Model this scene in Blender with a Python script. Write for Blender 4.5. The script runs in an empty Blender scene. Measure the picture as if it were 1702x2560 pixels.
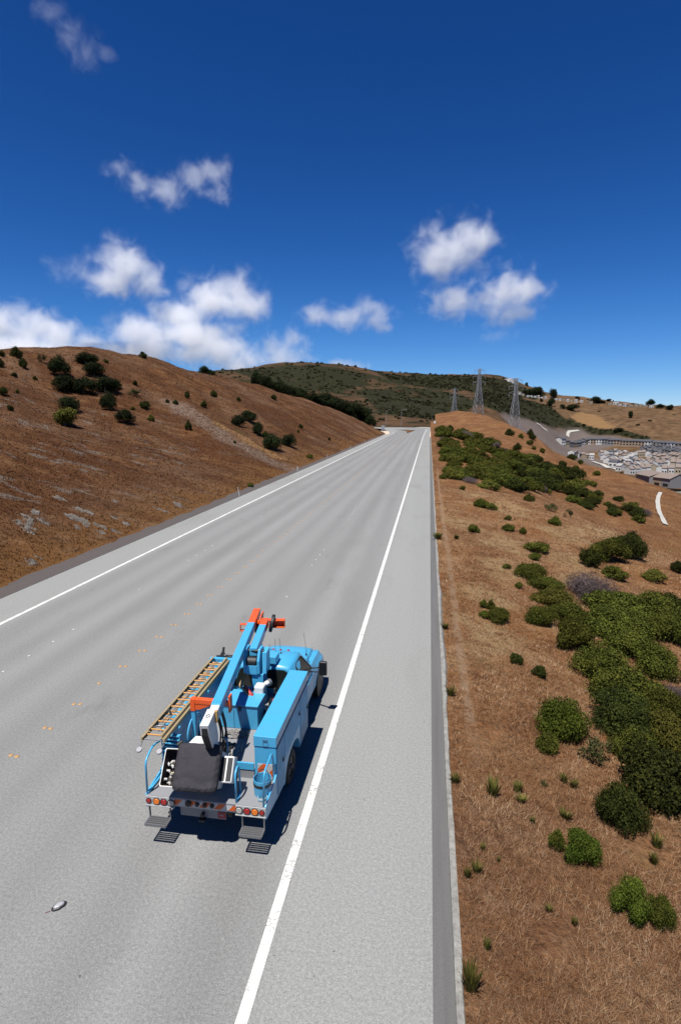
import bpy, bmesh, math, random
import numpy as np
from mathutils import Vector, Matrix

# ---------------------------------------------------------------- camera, world, sun, exposure
scene = bpy.context.scene
COL = scene.collection
cam_d = bpy.data.cameras.new("camera"); cam = bpy.data.objects.new("camera", cam_d); COL.objects.link(cam)
cam.location = (0, 0, 8.3)
cam.rotation_euler = (math.radians(90 - 9.7005), 0, math.radians(8.8352))
cam_d.sensor_fit = 'VERTICAL'; cam_d.sensor_height = 36.0; cam_d.sensor_width = 24.0
cam_d.lens = 36.0 * 1411.1 / 2560
cam_d.clip_start = 0.1; cam_d.clip_end = 20000
scene.camera = cam

SUN_DIR = Vector((-0.13, -0.37, 1.0)).normalized()          # towards the sun
SUN_EL = math.asin(SUN_DIR.z); SUN_AZ = math.atan2(SUN_DIR.x, SUN_DIR.y)
world = bpy.data.worlds.new("World"); scene.world = world; world.use_nodes = True
wt = world.node_tree; wt.nodes.clear()
w_out = wt.nodes.new('ShaderNodeOutputWorld'); w_bg = wt.nodes.new('ShaderNodeBackground')
w_sky = wt.nodes.new('ShaderNodeTexSky'); w_sky.sky_type = 'NISHITA'; w_sky.sun_disc = False
w_sky.sun_elevation = SUN_EL; w_sky.sun_rotation = SUN_AZ
w_sky.altitude = 300; w_sky.air_density = 1.0; w_sky.dust_density = 0.0; w_sky.ozone_density = 3.0
# deep polarised blue: each channel gets its own contrast curve
w_tc = wt.nodes.new('ShaderNodeTexCoord'); w_up = wt.nodes.new('ShaderNodeVectorMath'); w_up.operation = 'ADD'; w_up.inputs[1].default_value = (0, 0, 0.036)
wt.links.new(w_tc.outputs['Generated'], w_up.inputs[0]); wt.links.new(w_up.outputs[0], w_sky.inputs['Vector'])
w_sep = wt.nodes.new('ShaderNodeSeparateColor'); w_com = wt.nodes.new('ShaderNodeCombineColor'); wt.links.new(w_sky.outputs[0], w_sep.inputs[0])
for ch, (g_, k_) in enumerate(((2.2, 3.55), (1.65, 1.90), (1.5, 2.13))):
    pw = wt.nodes.new('ShaderNodeMath'); pw.operation = 'POWER'; pw.inputs[1].default_value = g_; ml = wt.nodes.new('ShaderNodeMath'); ml.operation = 'MULTIPLY'; ml.inputs[1].default_value = k_ * 0.05 ** g_ / 0.1
    wt.links.new(w_sep.outputs[ch], pw.inputs[0]); wt.links.new(pw.outputs[0], ml.inputs[0]); wt.links.new(ml.outputs[0], w_com.inputs[ch])
wt.links.new(w_com.outputs[0], w_bg.inputs['Color']); w_bg.inputs['Strength'].default_value = 0.1
wt.links.new(w_bg.outputs[0], w_out.inputs['Surface'])

sun_d = bpy.data.lights.new("sun", 'SUN'); sun_d.energy = 4.7; sun_d.angle = math.radians(0.53); sun_d.color = (1.0, 0.965, 0.91)
sun = bpy.data.objects.new("sun", sun_d); COL.objects.link(sun)
sun.rotation_euler = SUN_DIR.to_track_quat('Z', 'Y').to_euler()

scene.view_settings.view_transform = 'Standard'; scene.view_settings.look = 'None'
scene.view_settings.exposure = 0.9; scene.view_settings.gamma = 1.0
scene.cycles.max_bounces = 8; scene.cycles.diffuse_bounces = 3; scene.cycles.glossy_bounces = 3
scene.cycles.transparent_max_bounces = 8; scene.cycles.volume_bounces = 6
scene.cycles.use_denoising = True

# ---------------------------------------------------------------- helpers
def tag(o, label=None, cat=None, group=None, kind=None):
    if label: o['label'] = label
    if cat: o['category'] = cat
    if group: o['group'] = group
    if kind: o['kind'] = kind
    return o

def empty(name, loc=(0, 0, 0), rz=0.0):
    o = bpy.data.objects.new(name, None); COL.objects.link(o); o.location = loc; o.rotation_euler = (0, 0, rz)
    o.empty_display_size = 0.2
    return o

def obj_np(name, verts, faces, mat=None, parent=None, smooth_=False, mats=None, midx=None):
    """mesh from numpy verts and equal-sized faces"""
    me = bpy.data.meshes.new(name); verts = np.asarray(verts, np.float32); faces = np.asarray(faces, np.int32)
    n, k = faces.shape
    me.vertices.add(len(verts)); me.vertices.foreach_set('co', verts.ravel())
    me.loops.add(n * k); me.loops.foreach_set('vertex_index', faces.ravel())
    me.polygons.add(n); me.polygons.foreach_set('loop_start', np.arange(0, n * k, k, dtype=np.int32))
    try: me.polygons.foreach_set('loop_total', np.full(n, k, np.int32))
    except Exception: pass
    for m in (mats or [mat]): me.materials.append(m)
    if midx is not None: me.polygons.foreach_set('material_index', np.asarray(midx, np.int32))
    me.polygons.foreach_set('use_smooth', np.full(n, bool(smooth_)))
    me.update(calc_edges=True); me.validate()
    o = bpy.data.objects.new(name, me); COL.objects.link(o)
    if parent: o.parent = parent
    return o

def copy_tree(o, parent=None):
    c = o.copy(); COL.objects.link(c); c.parent = parent
    for ch in o.children: copy_tree(ch, c)
    return c

# ---- materials
def N(nt, t, **kw):
    n = nt.nodes.new(t)
    for k, v in kw.items():
        if k in n.inputs.keys(): n.inputs[k].default_value = v
        else: setattr(n, k, v)
    return n

def mat_new(name, col=(0.5, 0.5, 0.5), rough=0.6, metal=0.0, spec=0.5, coat=0.0):
    m = bpy.data.materials.new(name); m.use_nodes = True
    b = m.node_tree.nodes['Principled BSDF']
    b.inputs['Base Color'].default_value = (*col, 1); b.inputs['Roughness'].default_value = rough
    b.inputs['Metallic'].default_value = metal; b.inputs['Specular IOR Level'].default_value = spec
    b.inputs['Coat Weight'].default_value = coat
    return m, m.node_tree, b

def noise(nt, vec, scale, detail=4, rough=0.55, dist=0.0):
    n = N(nt, 'ShaderNodeTexNoise', Scale=scale, Detail=detail, Roughness=rough, Distortion=dist)
    nt.links.new(vec, n.inputs['Vector']); return n.outputs['Fac']

def ramp(nt, fac, stops, interp='LINEAR'):
    r = N(nt, 'ShaderNodeValToRGB'); r.color_ramp.interpolation = interp
    while len(r.color_ramp.elements) < len(stops): r.color_ramp.elements.new(0.5)
    for e, (p, c) in zip(r.color_ramp.elements, stops):
        e.position = p; e.color = (*c, 1) if len(c) == 3 else c
    nt.links.new(fac, r.inputs[0]); return r.outputs[0]

def mixc(nt, fac, a, b, mode='MIX'):
    m = N(nt, 'ShaderNodeMix', data_type='RGBA', blend_type=mode)
    for s, v in ((0, fac), (6, a), (7, b)):
        if hasattr(v, 'node'): nt.links.new(v, m.inputs[s])
        elif isinstance(v, (int, float)): m.inputs[s].default_value = v
        else: m.inputs[s].default_value = (*v, 1)
    return m.outputs[2]

def math_(nt, op, a, b=None, c=None, clamp=False):
    m = N(nt, 'ShaderNodeMath', operation=op); m.use_clamp = clamp
    for i, v in enumerate((a, b, c)):
        if v is None: continue
        if hasattr(v, 'node'): nt.links.new(v, m.inputs[i])
        else: m.inputs[i].default_value = v
    return m.outputs[0]

def step_(nt, v, a, b):
    m = N(nt, 'ShaderNodeMapRange', interpolation_type='SMOOTHSTEP')
    nt.links.new(v, m.inputs['Value']); m.inputs['From Min'].default_value = a; m.inputs['From Max'].default_value = b
    return m.outputs[0]

def position(nt): return N(nt, 'ShaderNodeNewGeometry').outputs['Position']
def scaled(nt, vec, s, rot=(0, 0, 0)):
    m = N(nt, 'ShaderNodeMapping'); nt.links.new(vec, m.inputs['Vector'])
    m.inputs['Scale'].default_value = s; m.inputs['Rotation'].default_value = rot
    return m.outputs[0]
def bump(nt, bsdf, h, strength=0.5, dist=0.02):
    b = N(nt, 'ShaderNodeBump', Strength=strength, Distance=dist); nt.links.new(h, b.inputs['Height'])
    nt.links.new(b.outputs[0], bsdf.inputs['Normal'])
# ---------------------------------------------------------------- terrain heights
def tps_fit(P, v, reg=1e-6):
    P = np.asarray(P, float); v = np.asarray(v, float); n = len(P)
    d = np.sqrt(((P[:, None] - P[None]) ** 2).sum(-1))
    K = np.where(d > 0, d * d * np.log(d + 1e-12), 0) + reg * np.eye(n)
    A = np.zeros((n + 3, n + 3)); A[:n, :n] = K; A[:n, n] = 1; A[:n, n + 1:] = P
    A[n, :n] = 1; A[n + 1:, :n] = P.T
    w = np.linalg.solve(A, np.concatenate([v, [0, 0, 0]]))
    return P, w

def tps_eval(fit, x, y):
    P, w = fit; x = np.asarray(x, float); y = np.asarray(y, float)
    out = w[-3] + w[-2] * x + w[-1] * y
    for (px, py), c in zip(P, w[:-3]):
        d2 = (x - px) ** 2 + (y - py) ** 2
        out = out + c * 0.5 * d2 * np.log(d2 + 1e-12)
    return out

def smooth(a, b, t):
    t = np.clip((t - a) / (b - a), 0, 1); return t * t * (3 - 2 * t)

# hill beside the left carriageway: (x, y, z) in metres, road edge at x = -20.3
LEFT_PTS = [
    (-20.3, -40.0, 0.05), (-20.3, -10.0, 0.05), (-20.3, 20.0, 0.05), (-20.3, 50.0, 0.05), (-20.3, 80.0, 0.05), (-20.3, 110.0, 0.05),
    (-20.3, 140.0, 0.05), (-20.3, 170.0, 0.05), (-20.3, 200.0, 0.05), (-20.3, 230.0, 0.05), (-20.3, 260.0, 0.05), (-20.3, 290.0, 0.05),
    (-20.3, 330.0, 0.05), (-23.5, -40.0, 0.90), (-23.5, 20.0, 0.90), (-23.5, 80.0, 0.90), (-23.5, 140.0, 0.90), (-23.5, 200.0, 0.90),
    (-23.5, 260.0, 0.90), (-85.0, 104.7, 21.45), (-84.0, 111.0, 22.40), (-82.0, 119.7, 23.26), (-79.0, 134.1, 24.11), (-77.0, 147.7, 23.95),
    (-74.0, 159.8, 22.27), (-72.0, 181.3, 21.64), (-70.0, 200.9, 20.99), (-64.0, 225.1, 18.47), (-56.0, 253.4, 15.43), (-46.0, 290.1, 11.15),
    (-37.0, 308.6, 7.37), (-30.0, 309.8, 4.81), (-110.0, 110.7, 15.45), (-42.9, 104.7, 8.73), (-64.3, 104.7, 15.75), (-109.0, 117.0, 16.40),
    (-42.6, 111.0, 9.11), (-63.6, 111.0, 16.45), (-107.0, 125.7, 17.26), (-41.9, 119.7, 9.46), (-62.3, 119.7, 17.08), (-104.0, 140.1, 18.11),
    (-40.8, 134.1, 9.81), (-60.2, 134.1, 17.70), (-102.0, 153.7, 17.95), (-40.1, 147.7, 9.75), (-58.9, 147.7, 17.59), (-99.0, 165.8, 16.27),
    (-39.1, 159.8, 9.06), (-56.8, 159.8, 16.35), (-97.0, 187.3, 15.64), (-38.4, 181.3, 8.80), (-55.5, 181.3, 15.89), (-95.0, 206.9, 14.99),
    (-37.7, 200.9, 8.54), (-54.1, 200.9, 15.42), (-89.0, 231.1, 12.47), (-35.6, 225.1, 7.51), (-50.0, 225.1, 13.56), (-81.0, 259.4, 9.43),
    (-32.8, 253.4, 6.28), (-44.6, 253.4, 11.33), (-71.0, 296.1, 5.15), (-29.3, 290.1, 4.54), (-37.8, 290.1, 8.19), (-62.0, 314.6, 1.37),
    (-26.1, 308.6, 3.00), (-31.7, 308.6, 5.41), (-55.0, 315.8, -1.19), (-23.7, 309.8, 1.96), (-26.9, 309.8, 3.53), (-95.0, 94.9, 20.77),
    (-57.7, 94.9, 11.63), (-120.0, 94.9, 14.77), (-100.0, 76.7, 18.79), (-60.2, 76.7, 10.52), (-125.0, 76.7, 12.79), (-34.0, 330.0, 2.00),
    (-60.0, 330.0, 0.00), (-45.0, -40.0, 12.00), (-100.0, -40.0, 22.00),
]
LEFT_FIT = tps_fit([(a / 40, b / 40) for a, b, c in LEFT_PTS], [c for a, b, c in LEFT_PTS])
def wob(x, y, s, seed=0.0):
    return (np.sin(x / s + seed) * np.cos(y / s * 1.3 + 2 * seed) + 0.5 * np.sin(x / s * 2.3 + y / s * 1.7 + seed * 3)
            + 0.3 * np.cos(x / s * 4.1 - y / s * 3.7 + seed))
def left_shift(y): return 15.0 * smooth(262, 350, np.asarray(y, float))      # the hill foot swings left with the road bend
def z_left(x, y):
    x = np.asarray(x, float) + left_shift(y)
    z = tps_eval(LEFT_FIT, np.asarray(x) / 40, np.asarray(y) / 40)
    d = smooth(0.5, 14, -20.3 - np.asarray(x))
    return z + d * 0.35 * wob(x, y, 7.0, 1.0) + d * 0.12 * wob(x, y, 2.3, 4.0)
# ground falling away on the right of the kerb
RIGHT_PTS = [
    (0.7, -10.0, 0.05), (0.7, 5.0, 0.05), (0.7, 15.0, 0.05), (0.7, 30.0, 0.05), (0.7, 50.0, 0.05), (0.7, 75.0, 0.05), (0.7, 100.0, 0.05),
    (0.7, 140.0, 0.05), (0.7, 180.0, 0.05), (0.7, 230.0, 0.05), (0.7, 280.0, 0.05), (8.0, 0.0, -0.50), (8.0, 8.0, -0.55), (4.0, 12.0, -0.25),
    (8.0, 22.0, -1.30), (5.0, 35.0, -0.60), (3.0, 60.0, -0.20), (10.0, 55.0, -0.90), (20.0, 44.0, -3.20), (14.0, 30.0, -2.30), (30.0, 30.0, -6.50),
    (25.0, 10.0, -4.00), (40.0, 0.0, -9.00), (16.0, 66.0, -2.60), (25.0, 75.0, -8.50), (42.0, 78.0, -15.00), (60.0, 60.0, -20.00),
    (12.0, 85.0, -1.50), (24.0, 95.0, -6.50), (10.0, 120.0, 0.20), (7.0, 160.0, 0.60), (6.0, 220.0, 1.00), (12.5, 149.5, -0.84), (18.7, 118.5, -4.14),
    (25.8, 112.1, -5.82), (33.6, 99.5, -8.42), (65.0, 262.1, -12.08), (61.7, 324.2, -6.69), (53.2, 376.3, 0.66), (39.9, 418.1, 8.60),
    (19.1, 429.6, 11.76), (6.6, 419.9, 6.75), (65.6, 220.5, -11.75), (69.9, 198.0, -12.84), (72.6, 175.6, -13.92), (76.5, 151.8, -15.43),
    (44.5, 195.0, -10.49), (38.5, 247.0, -6.63), (28.9, 298.6, -1.09), (52.3, 156.5, -11.08), (53.8, 129.3, -11.25), (22.2, 489.5, 1.82),
    (47.2, 487.7, -5.25), (63.8, 445.5, -15.40), (80.2, 320.1, -27.16), (87.3, 244.9, -27.31), (96.7, 219.7, -31.21), (75.4, 392.8, -21.65),
    (2.5, 300.0, 0.20), (4.0, 340.0, 0.40), (6.0, 380.0, 2.50), (8.0, 404.0, 6.00),
]
RIGHT_FIT = tps_fit([(a / 40, b / 40) for a, b, c in RIGHT_PTS], [c for a, b, c in RIGHT_PTS])
def z_right(x, y):
    z = tps_eval(RIGHT_FIT, np.asarray(x) / 40, np.asarray(y) / 40)
    d = smooth(0.7, 6, np.asarray(x))
    return z + d * (0.10 * wob(x, y, 2.6, 2.0) + smooth(30, 90, np.asarray(y)) * 0.5 * wob(x, y, 11.0, 5.0))
# far hills and valley: (azimuth from the road direction in degrees, distance, height)
FAR_PTS = [
    (-45.3, 850.0, 52.28), (-45.4, 1147.5, 40.48), (-32.5, 880.0, 61.32), (-32.6, 1188.0, 47.87), (-22.5, 900.0, 72.21), (-22.5, 1215.0, 59.96),
    (-18.3, 950.0, 84.26), (-18.4, 1282.5, 73.88), (-14.6, 980.0, 93.73), (-14.6, 1323.0, 85.25), (-10.7, 1000.0, 97.31), (-10.7, 1350.0, 89.15),
    (-6.0, 1050.0, 91.04), (-6.0, 1417.5, 78.59), (0.4, 1150.0, 87.94), (0.4, 1552.5, 70.85), (5.3, 1250.0, 89.79), (5.4, 1687.5, 70.25),
    (7.7, 1300.0, 82.97), (7.8, 1755.0, 59.56), (10.9, 1300.0, 55.55), (11.0, 1755.0, 23.09), (13.5, 1250.0, 45.24), (13.6, 1687.5, 11.79),
    (16.8, 1200.0, 33.26), (16.9, 1620.0, -1.52), (21.8, 1100.0, 22.41), (22.0, 1485.0, -10.82), (25.9, 1050.0, 17.96), (26.0, 1417.5, -13.50),
    (-45.7, 420.0, -0.03), (-29.1, 420.0, -1.46), (-16.8, 420.0, -1.06), (-4.4, 412.0, 0.29), (-2.1, 410.0, 0.30), (0.5, 412.0, 0.37),
    (-16.8, 600.0, 20.25), (-12.5, 700.0, 35.27), (-8.1, 580.0, 17.81), (-3.8, 640.0, 23.49), (-5.6, 800.0, 47.96), (0.4, 800.0, 32.95),
    (0.5, 560.0, 11.19), (4.6, 720.0, 22.38), (4.5, 900.0, 45.33), (6.7, 720.0, 14.51), (7.9, 740.0, 4.06), (8.6, 900.0, 25.57),
    (10.7, 760.0, -14.84), (12.2, 900.0, -3.03), (12.7, 850.0, -27.43), (17.4, 830.0, -27.03), (22.1, 800.0, -29.48), (13.7, 980.0, 6.27),
    (18.0, 980.0, 6.34), (22.0, 920.0, -8.29), (14.3, 620.0, -38.36), (18.4, 540.0, -40.27), (22.5, 400.0, -36.36), (26.7, 320.0, -36.36),
    (17.5, 760.0, -39.60), (22.3, 650.0, -39.40), (8.8, 600.0, -27.54), (10.9, 560.0, -40.93), (8.6, 1150.0, 44.99), (14.0, 1130.0, 29.25),
    (4.7, 520.0, -11.86), (26.2, 780.0, -26.87),
]
FAR_FIT = tps_fit([(a / 12, math.log(r) * 1.6) for a, r, z in FAR_PTS], [(z - 8.3) / r for a, r, z in FAR_PTS])
def z_far(x, y):
    x = np.asarray(x, float); y = np.asarray(y, float)
    r = np.hypot(x, y); a = np.degrees(np.arctan2(x, y))
    z = 8.3 + r * tps_eval(FAR_FIT, a / 12, np.log(r) * 1.6)
    return z + smooth(430, 600, r) * (2.0 * wob(x, y, 60.0, 3.0) + 0.7 * wob(x, y, 17.0, 6.0))
# ---------------------------------------------------------------- places on the ground (metres)
LEFT_SHRUBS = [
    (-76.8, 95.0, 1.11, 1.11, 'd'), (-75.4, 96.9, 2.26, 1.92, 'd'), (-72.6, 89.4, 1.26, 1.47, 'd'), (-71.6, 93.5, 1.53, 1.64, 'd'),
    (-72.5, 99.8, 2.08, 1.73, 's'), (-69.0, 87.8, 1.03, 0.72, 'd'), (-67.4, 90.7, 0.85, 0.63, 'g'), (-67.0, 97.3, 3.71, 3.38, 't'),
    (-62.4, 91.5, 4.04, 2.76, 't'), (-60.0, 93.1, 3.66, 3.01, 't'), (-58.06, 96.9, 4.45, 2.89, 't'), (-58.06, 100.7, 2.07, 1.61, 'd'),
    (-68.9, 108.7, 4.48, 2.24, 't'), (-63.9, 103.2, 3.78, 2.60, 't'), (-68.7, 115.5, 1.05, 0.92, 'g'), (-54.05, 80.1, 2.80, 2.24, 't'),
    (-48.50, 70.6, 3.31, 2.48, 'y'), (-51.28, 86.5, 2.79, 2.59, 't'), (-45.36, 80.7, 2.60, 2.04, 't'), (-54.33, 101.0, 2.99, 1.38, 's'),
    (-49.54, 95.0, 1.95, 1.41, 'd'), (-45.03, 88.0, 1.01, 1.01, 'g'), (-50.69, 92.7, 0.85, 0.64, 'g'), (-60.5, 74.4, 1.41, 1.23, 'd'),
    (-54.27, 67.7, 0.80, 0.88, 'd'), (-61.4, 78.4, 0.55, 0.74, 'g'), (-70.5, 135.5, 1.98, 1.52, 'd'), (-49.79, 104.4, 0.83, 0.71, 'd'),
    (-48.31, 104.7, 1.18, 0.83, 'd'), (-58.28, 108.1, 0.98, 1.23, 'd'), (-49.13, 112.1, 1.13, 1.51, 'd'), (-38.74, 88.3, 1.20, 1.60, 'd'),
    (-48.55, 125.5, 1.88, 1.47, 'd'), (-44.11, 129.5, 1.10, 1.10, 'd'), (-49.63, 180.6, 2.09, 1.71, 'd'), (-36.16, 106.8, 2.51, 2.51, 't'),
    (-36.41, 113.9, 3.16, 2.31, 't'), (-31.97, 105.3, 2.25, 2.25, 't'), (-30.63, 105.0, 1.57, 1.34, 'd'), (-26.50, 96.5, 3.30, 2.88, 't'),
    (-25.57, 104.9, 2.67, 2.45, 't'), (-31.64, 140.0, 1.33, 1.18, 'd'), (-30.30, 130.9, 0.69, 0.69, 'd'), (-25.35, 145.0, 0.76, 0.76, 'd'),
    (-21.34, 102.0, 1.30, 0.86, 'g'), (-20.30, 63.1, 0.82, 0.55, 'g'), (-31.63, 90.2, 0.58, 0.49, 'd'), (-45.16, 111.0, 1.43, 1.43, 'd'),
    (-38.34, 108.3, 0.70, 0.70, 'd'),
]
WOOD_TREES = [
    (-72.6, 178.9, 2.41, 3.00, 't'), (-75.6, 192.4, 3.01, 3.00, 't'), (-68.8, 223.3, 4.37, 6.95, 't'), (-62.7, 216.2, 4.68, 5.30, 't'),
    (-63.7, 243.1, 4.70, 7.52, 't'), (-61.9, 250.2, 5.36, 6.38, 't'), (-58.37, 255.7, 7.63, 6.22, 't'), (-54.72, 264.1, 7.29, 5.82, 't'),
    (-51.59, 280.5, 8.89, 8.54, 't'), (-47.44, 294.8, 9.93, 9.22, 't'), (-41.23, 303.3, 10.82, 10.00, 't'), (-36.66, 312.6, 9.82, 9.89, 't'),
    (-31.68, 308.4, 5.80, 6.91, 't'), (-61.7, 222.5, 4.32, 4.38, 't'), (-52.75, 271.1, 6.89, 4.99, 't'), (-44.23, 298.0, 7.52, 7.01, 't'),
    (-47.30, 272.6, 5.75, 5.24, 't'),
]
RIGHT_SHRUBS = [
    (6.31, 28.02, 1.94, 0.89, 'y'), (5.04, 24.25, 1.20, 0.85, 'b'), (6.41, 25.44, 1.77, 0.96, 'b'), (5.77, 22.17, 1.48, 1.23, 'b'),
    (8.34, 29.90, 2.65, 1.54, 'x'), (9.28, 28.16, 2.65, 1.20, 'b'), (11.36, 29.06, 2.46, 1.31, 'b'), (12.98, 31.25, 1.31, 0.88, 'k'),
    (7.97, 25.00, 2.30, 1.22, 'b'), (9.47, 25.80, 2.21, 1.10, 'b'), (10.84, 25.76, 1.82, 1.46, 'b'), (6.27, 19.77, 1.90, 1.27, 'b'),
    (8.23, 22.54, 1.94, 1.04, 'b'), (8.71, 21.35, 1.53, 1.10, 'b'), (6.62, 18.17, 2.01, 1.06, 'b'), (5.87, 16.63, 1.66, 0.98, 'k'),
    (5.85, 15.23, 1.79, 0.99, 'k'), (7.50, 17.49, 1.27, 1.01, 'b'), (6.54, 15.03, 1.15, 1.23, 'y'), (5.44, 14.15, 1.05, 0.84, 'b'),
    (5.37, 12.33, 1.76, 1.28, 'k'), (8.41, 19.04, 0.82, 0.71, 'x'), (11.79, 27.46, 1.16, 0.93, 'b'), (12.53, 39.90, 2.24, 1.68, 'b'),
    (10.41, 37.37, 1.16, 1.27, 'k'), (14.42, 41.97, 2.23, 1.99, 'k'), (11.40, 35.46, 1.50, 0.70, 'b'), (14.57, 37.46, 1.36, 0.73, 'y'),
    (17.47, 41.38, 0.92, 0.80, 'k'), (7.41, 38.63, 1.44, 0.77, 'g'), (6.84, 36.30, 0.73, 0.47, 'g'), (5.78, 32.00, 1.57, 0.83, 'g'),
    (6.35, 30.31, 1.66, 0.70, 'b'), (4.91, 30.03, 0.44, 0.30, 'g'), (4.69, 33.04, 0.48, 0.29, 'g'), (2.64, 25.33, 0.34, 0.37, 'g'),
    (2.96, 25.21, 0.37, 0.48, 'g'), (3.13, 23.86, 1.13, 0.56, 'g'), (2.56, 24.09, 0.50, 0.28, 'g'), (3.26, 19.61, 0.44, 0.41, 'k'),
    (3.93, 18.78, 0.50, 0.39, 'k'), (3.80, 14.67, 1.14, 1.10, 'l'), (3.23, 13.85, 0.54, 0.46, 'b'), (4.39, 13.69, 0.82, 0.70, 's'),
    (1.58, 11.56, 0.36, 0.47, 'w'), (2.15, 11.86, 0.22, 0.33, 'w'), (3.33, 12.63, 0.21, 0.27, 'w'), (2.83, 12.35, 0.19, 0.15, 's'),
    (0.83, 15.99, 0.34, 0.34, 'w'), (0.77, 11.80, 0.26, 0.22, 'w'), (3.39, 42.30, 0.73, 0.55, 'g'), (7.41, 44.85, 0.51, 0.38, 'g'),
    (6.31, 44.55, 0.89, 0.51, 'g'), (0.78, 21.65, 0.39, 0.26, 'w'), (0.73, 37.70, 0.66, 0.55, 'w'), (2.02, 38.59, 0.45, 0.39, 'w'),
    (4.20, 11.22, 1.05, 0.82, 'k'), (2.64, 10.25, 0.29, 0.41, 'g'), (3.03, 9.98, 0.68, 0.62, 'l'), (3.60, 8.87, 0.61, 0.66, 'l'),
    (4.03, 8.85, 0.47, 0.55, 'b'), (4.72, 10.84, 0.26, 0.33, 'w'), (4.49, 10.35, 0.22, 0.25, 'w'), (3.07, 11.26, 0.31, 0.21, 'w'),
    (2.33, 10.96, 0.14, 0.17, 'w'), (2.19, 11.54, 0.25, 0.18, 'w'), (2.18, 11.93, 0.22, 0.22, 'w'), (1.22, 9.89, 0.13, 0.16, 'w'),
    (1.49, 9.69, 0.09, 0.12, 'w'), (1.06, 9.28, 0.21, 0.24, 'w'), (0.88, 9.14, 0.18, 0.21, 'w'), (1.10, 7.79, 0.15, 0.23, 'w'),
    (0.79, 7.05, 0.35, 0.47, 'w'), (2.22, 8.75, 0.14, 0.11, 'w'), (2.59, 8.57, 0.14, 0.14, 'w'), (3.52, 12.50, 0.23, 0.23, 'w'),
    (40.34, 300.7, 4.88, 3.16, 'k'), (33.65, 225.4, 3.02, 2.80, 'k'), (39.46, 216.7, 1.65, 1.24, 'g'), (48.55, 287.3, 3.28, 2.73, 'g'),
    (46.27, 263.2, 2.00, 1.50, 'g'), (46.58, 303.0, 2.88, 2.31, 'g'), (54.11, 312.7, 3.56, 2.97, 'k'), (47.75, 251.6, 2.39, 1.91, 'g'),
    (46.03, 205.5, 2.54, 2.54, 'k'), (49.28, 200.2, 2.28, 1.90, 'g'), (50.36, 195.7, 2.22, 1.48, 'g'), (62.1, 259.4, 3.92, 2.45, 'k'),
    (54.54, 216.0, 2.04, 1.63, 'g'), (35.44, 129.0, 1.47, 1.47, 'y'), (54.83, 195.4, 2.21, 1.47, 'g'), (35.54, 133.8, 1.27, 1.01, 'g'),
    (5.09, 54.37, 1.49, 0.75, 'l'), (5.96, 53.66, 1.05, 0.63, 'y'), (10.87, 63.1, 1.10, 0.85, 'b'), (12.32, 59.07, 1.48, 0.91, 's'),
    (11.05, 50.63, 1.08, 0.73, 'b'), (13.67, 56.86, 0.98, 0.98, 's'), (3.41, 42.07, 0.75, 0.50, 'b'), (6.34, 44.94, 1.06, 0.44, 'g'),
    (7.37, 44.39, 0.43, 0.39, 'g'), (2.02, 38.67, 0.31, 0.31, 'w'), (0.76, 38.09, 0.46, 0.31, 'w'), (6.78, 48.63, 0.57, 0.38, 'g'),
    (1.88, 76.2, 0.90, 0.67, 'g'), (4.05, 67.6, 0.66, 0.53, 'g'), (10.69, 301.4, 3.50, 2.92, 'k'), (53.50, 318.2, 3.02, 3.62, 'k'),
]
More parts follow.
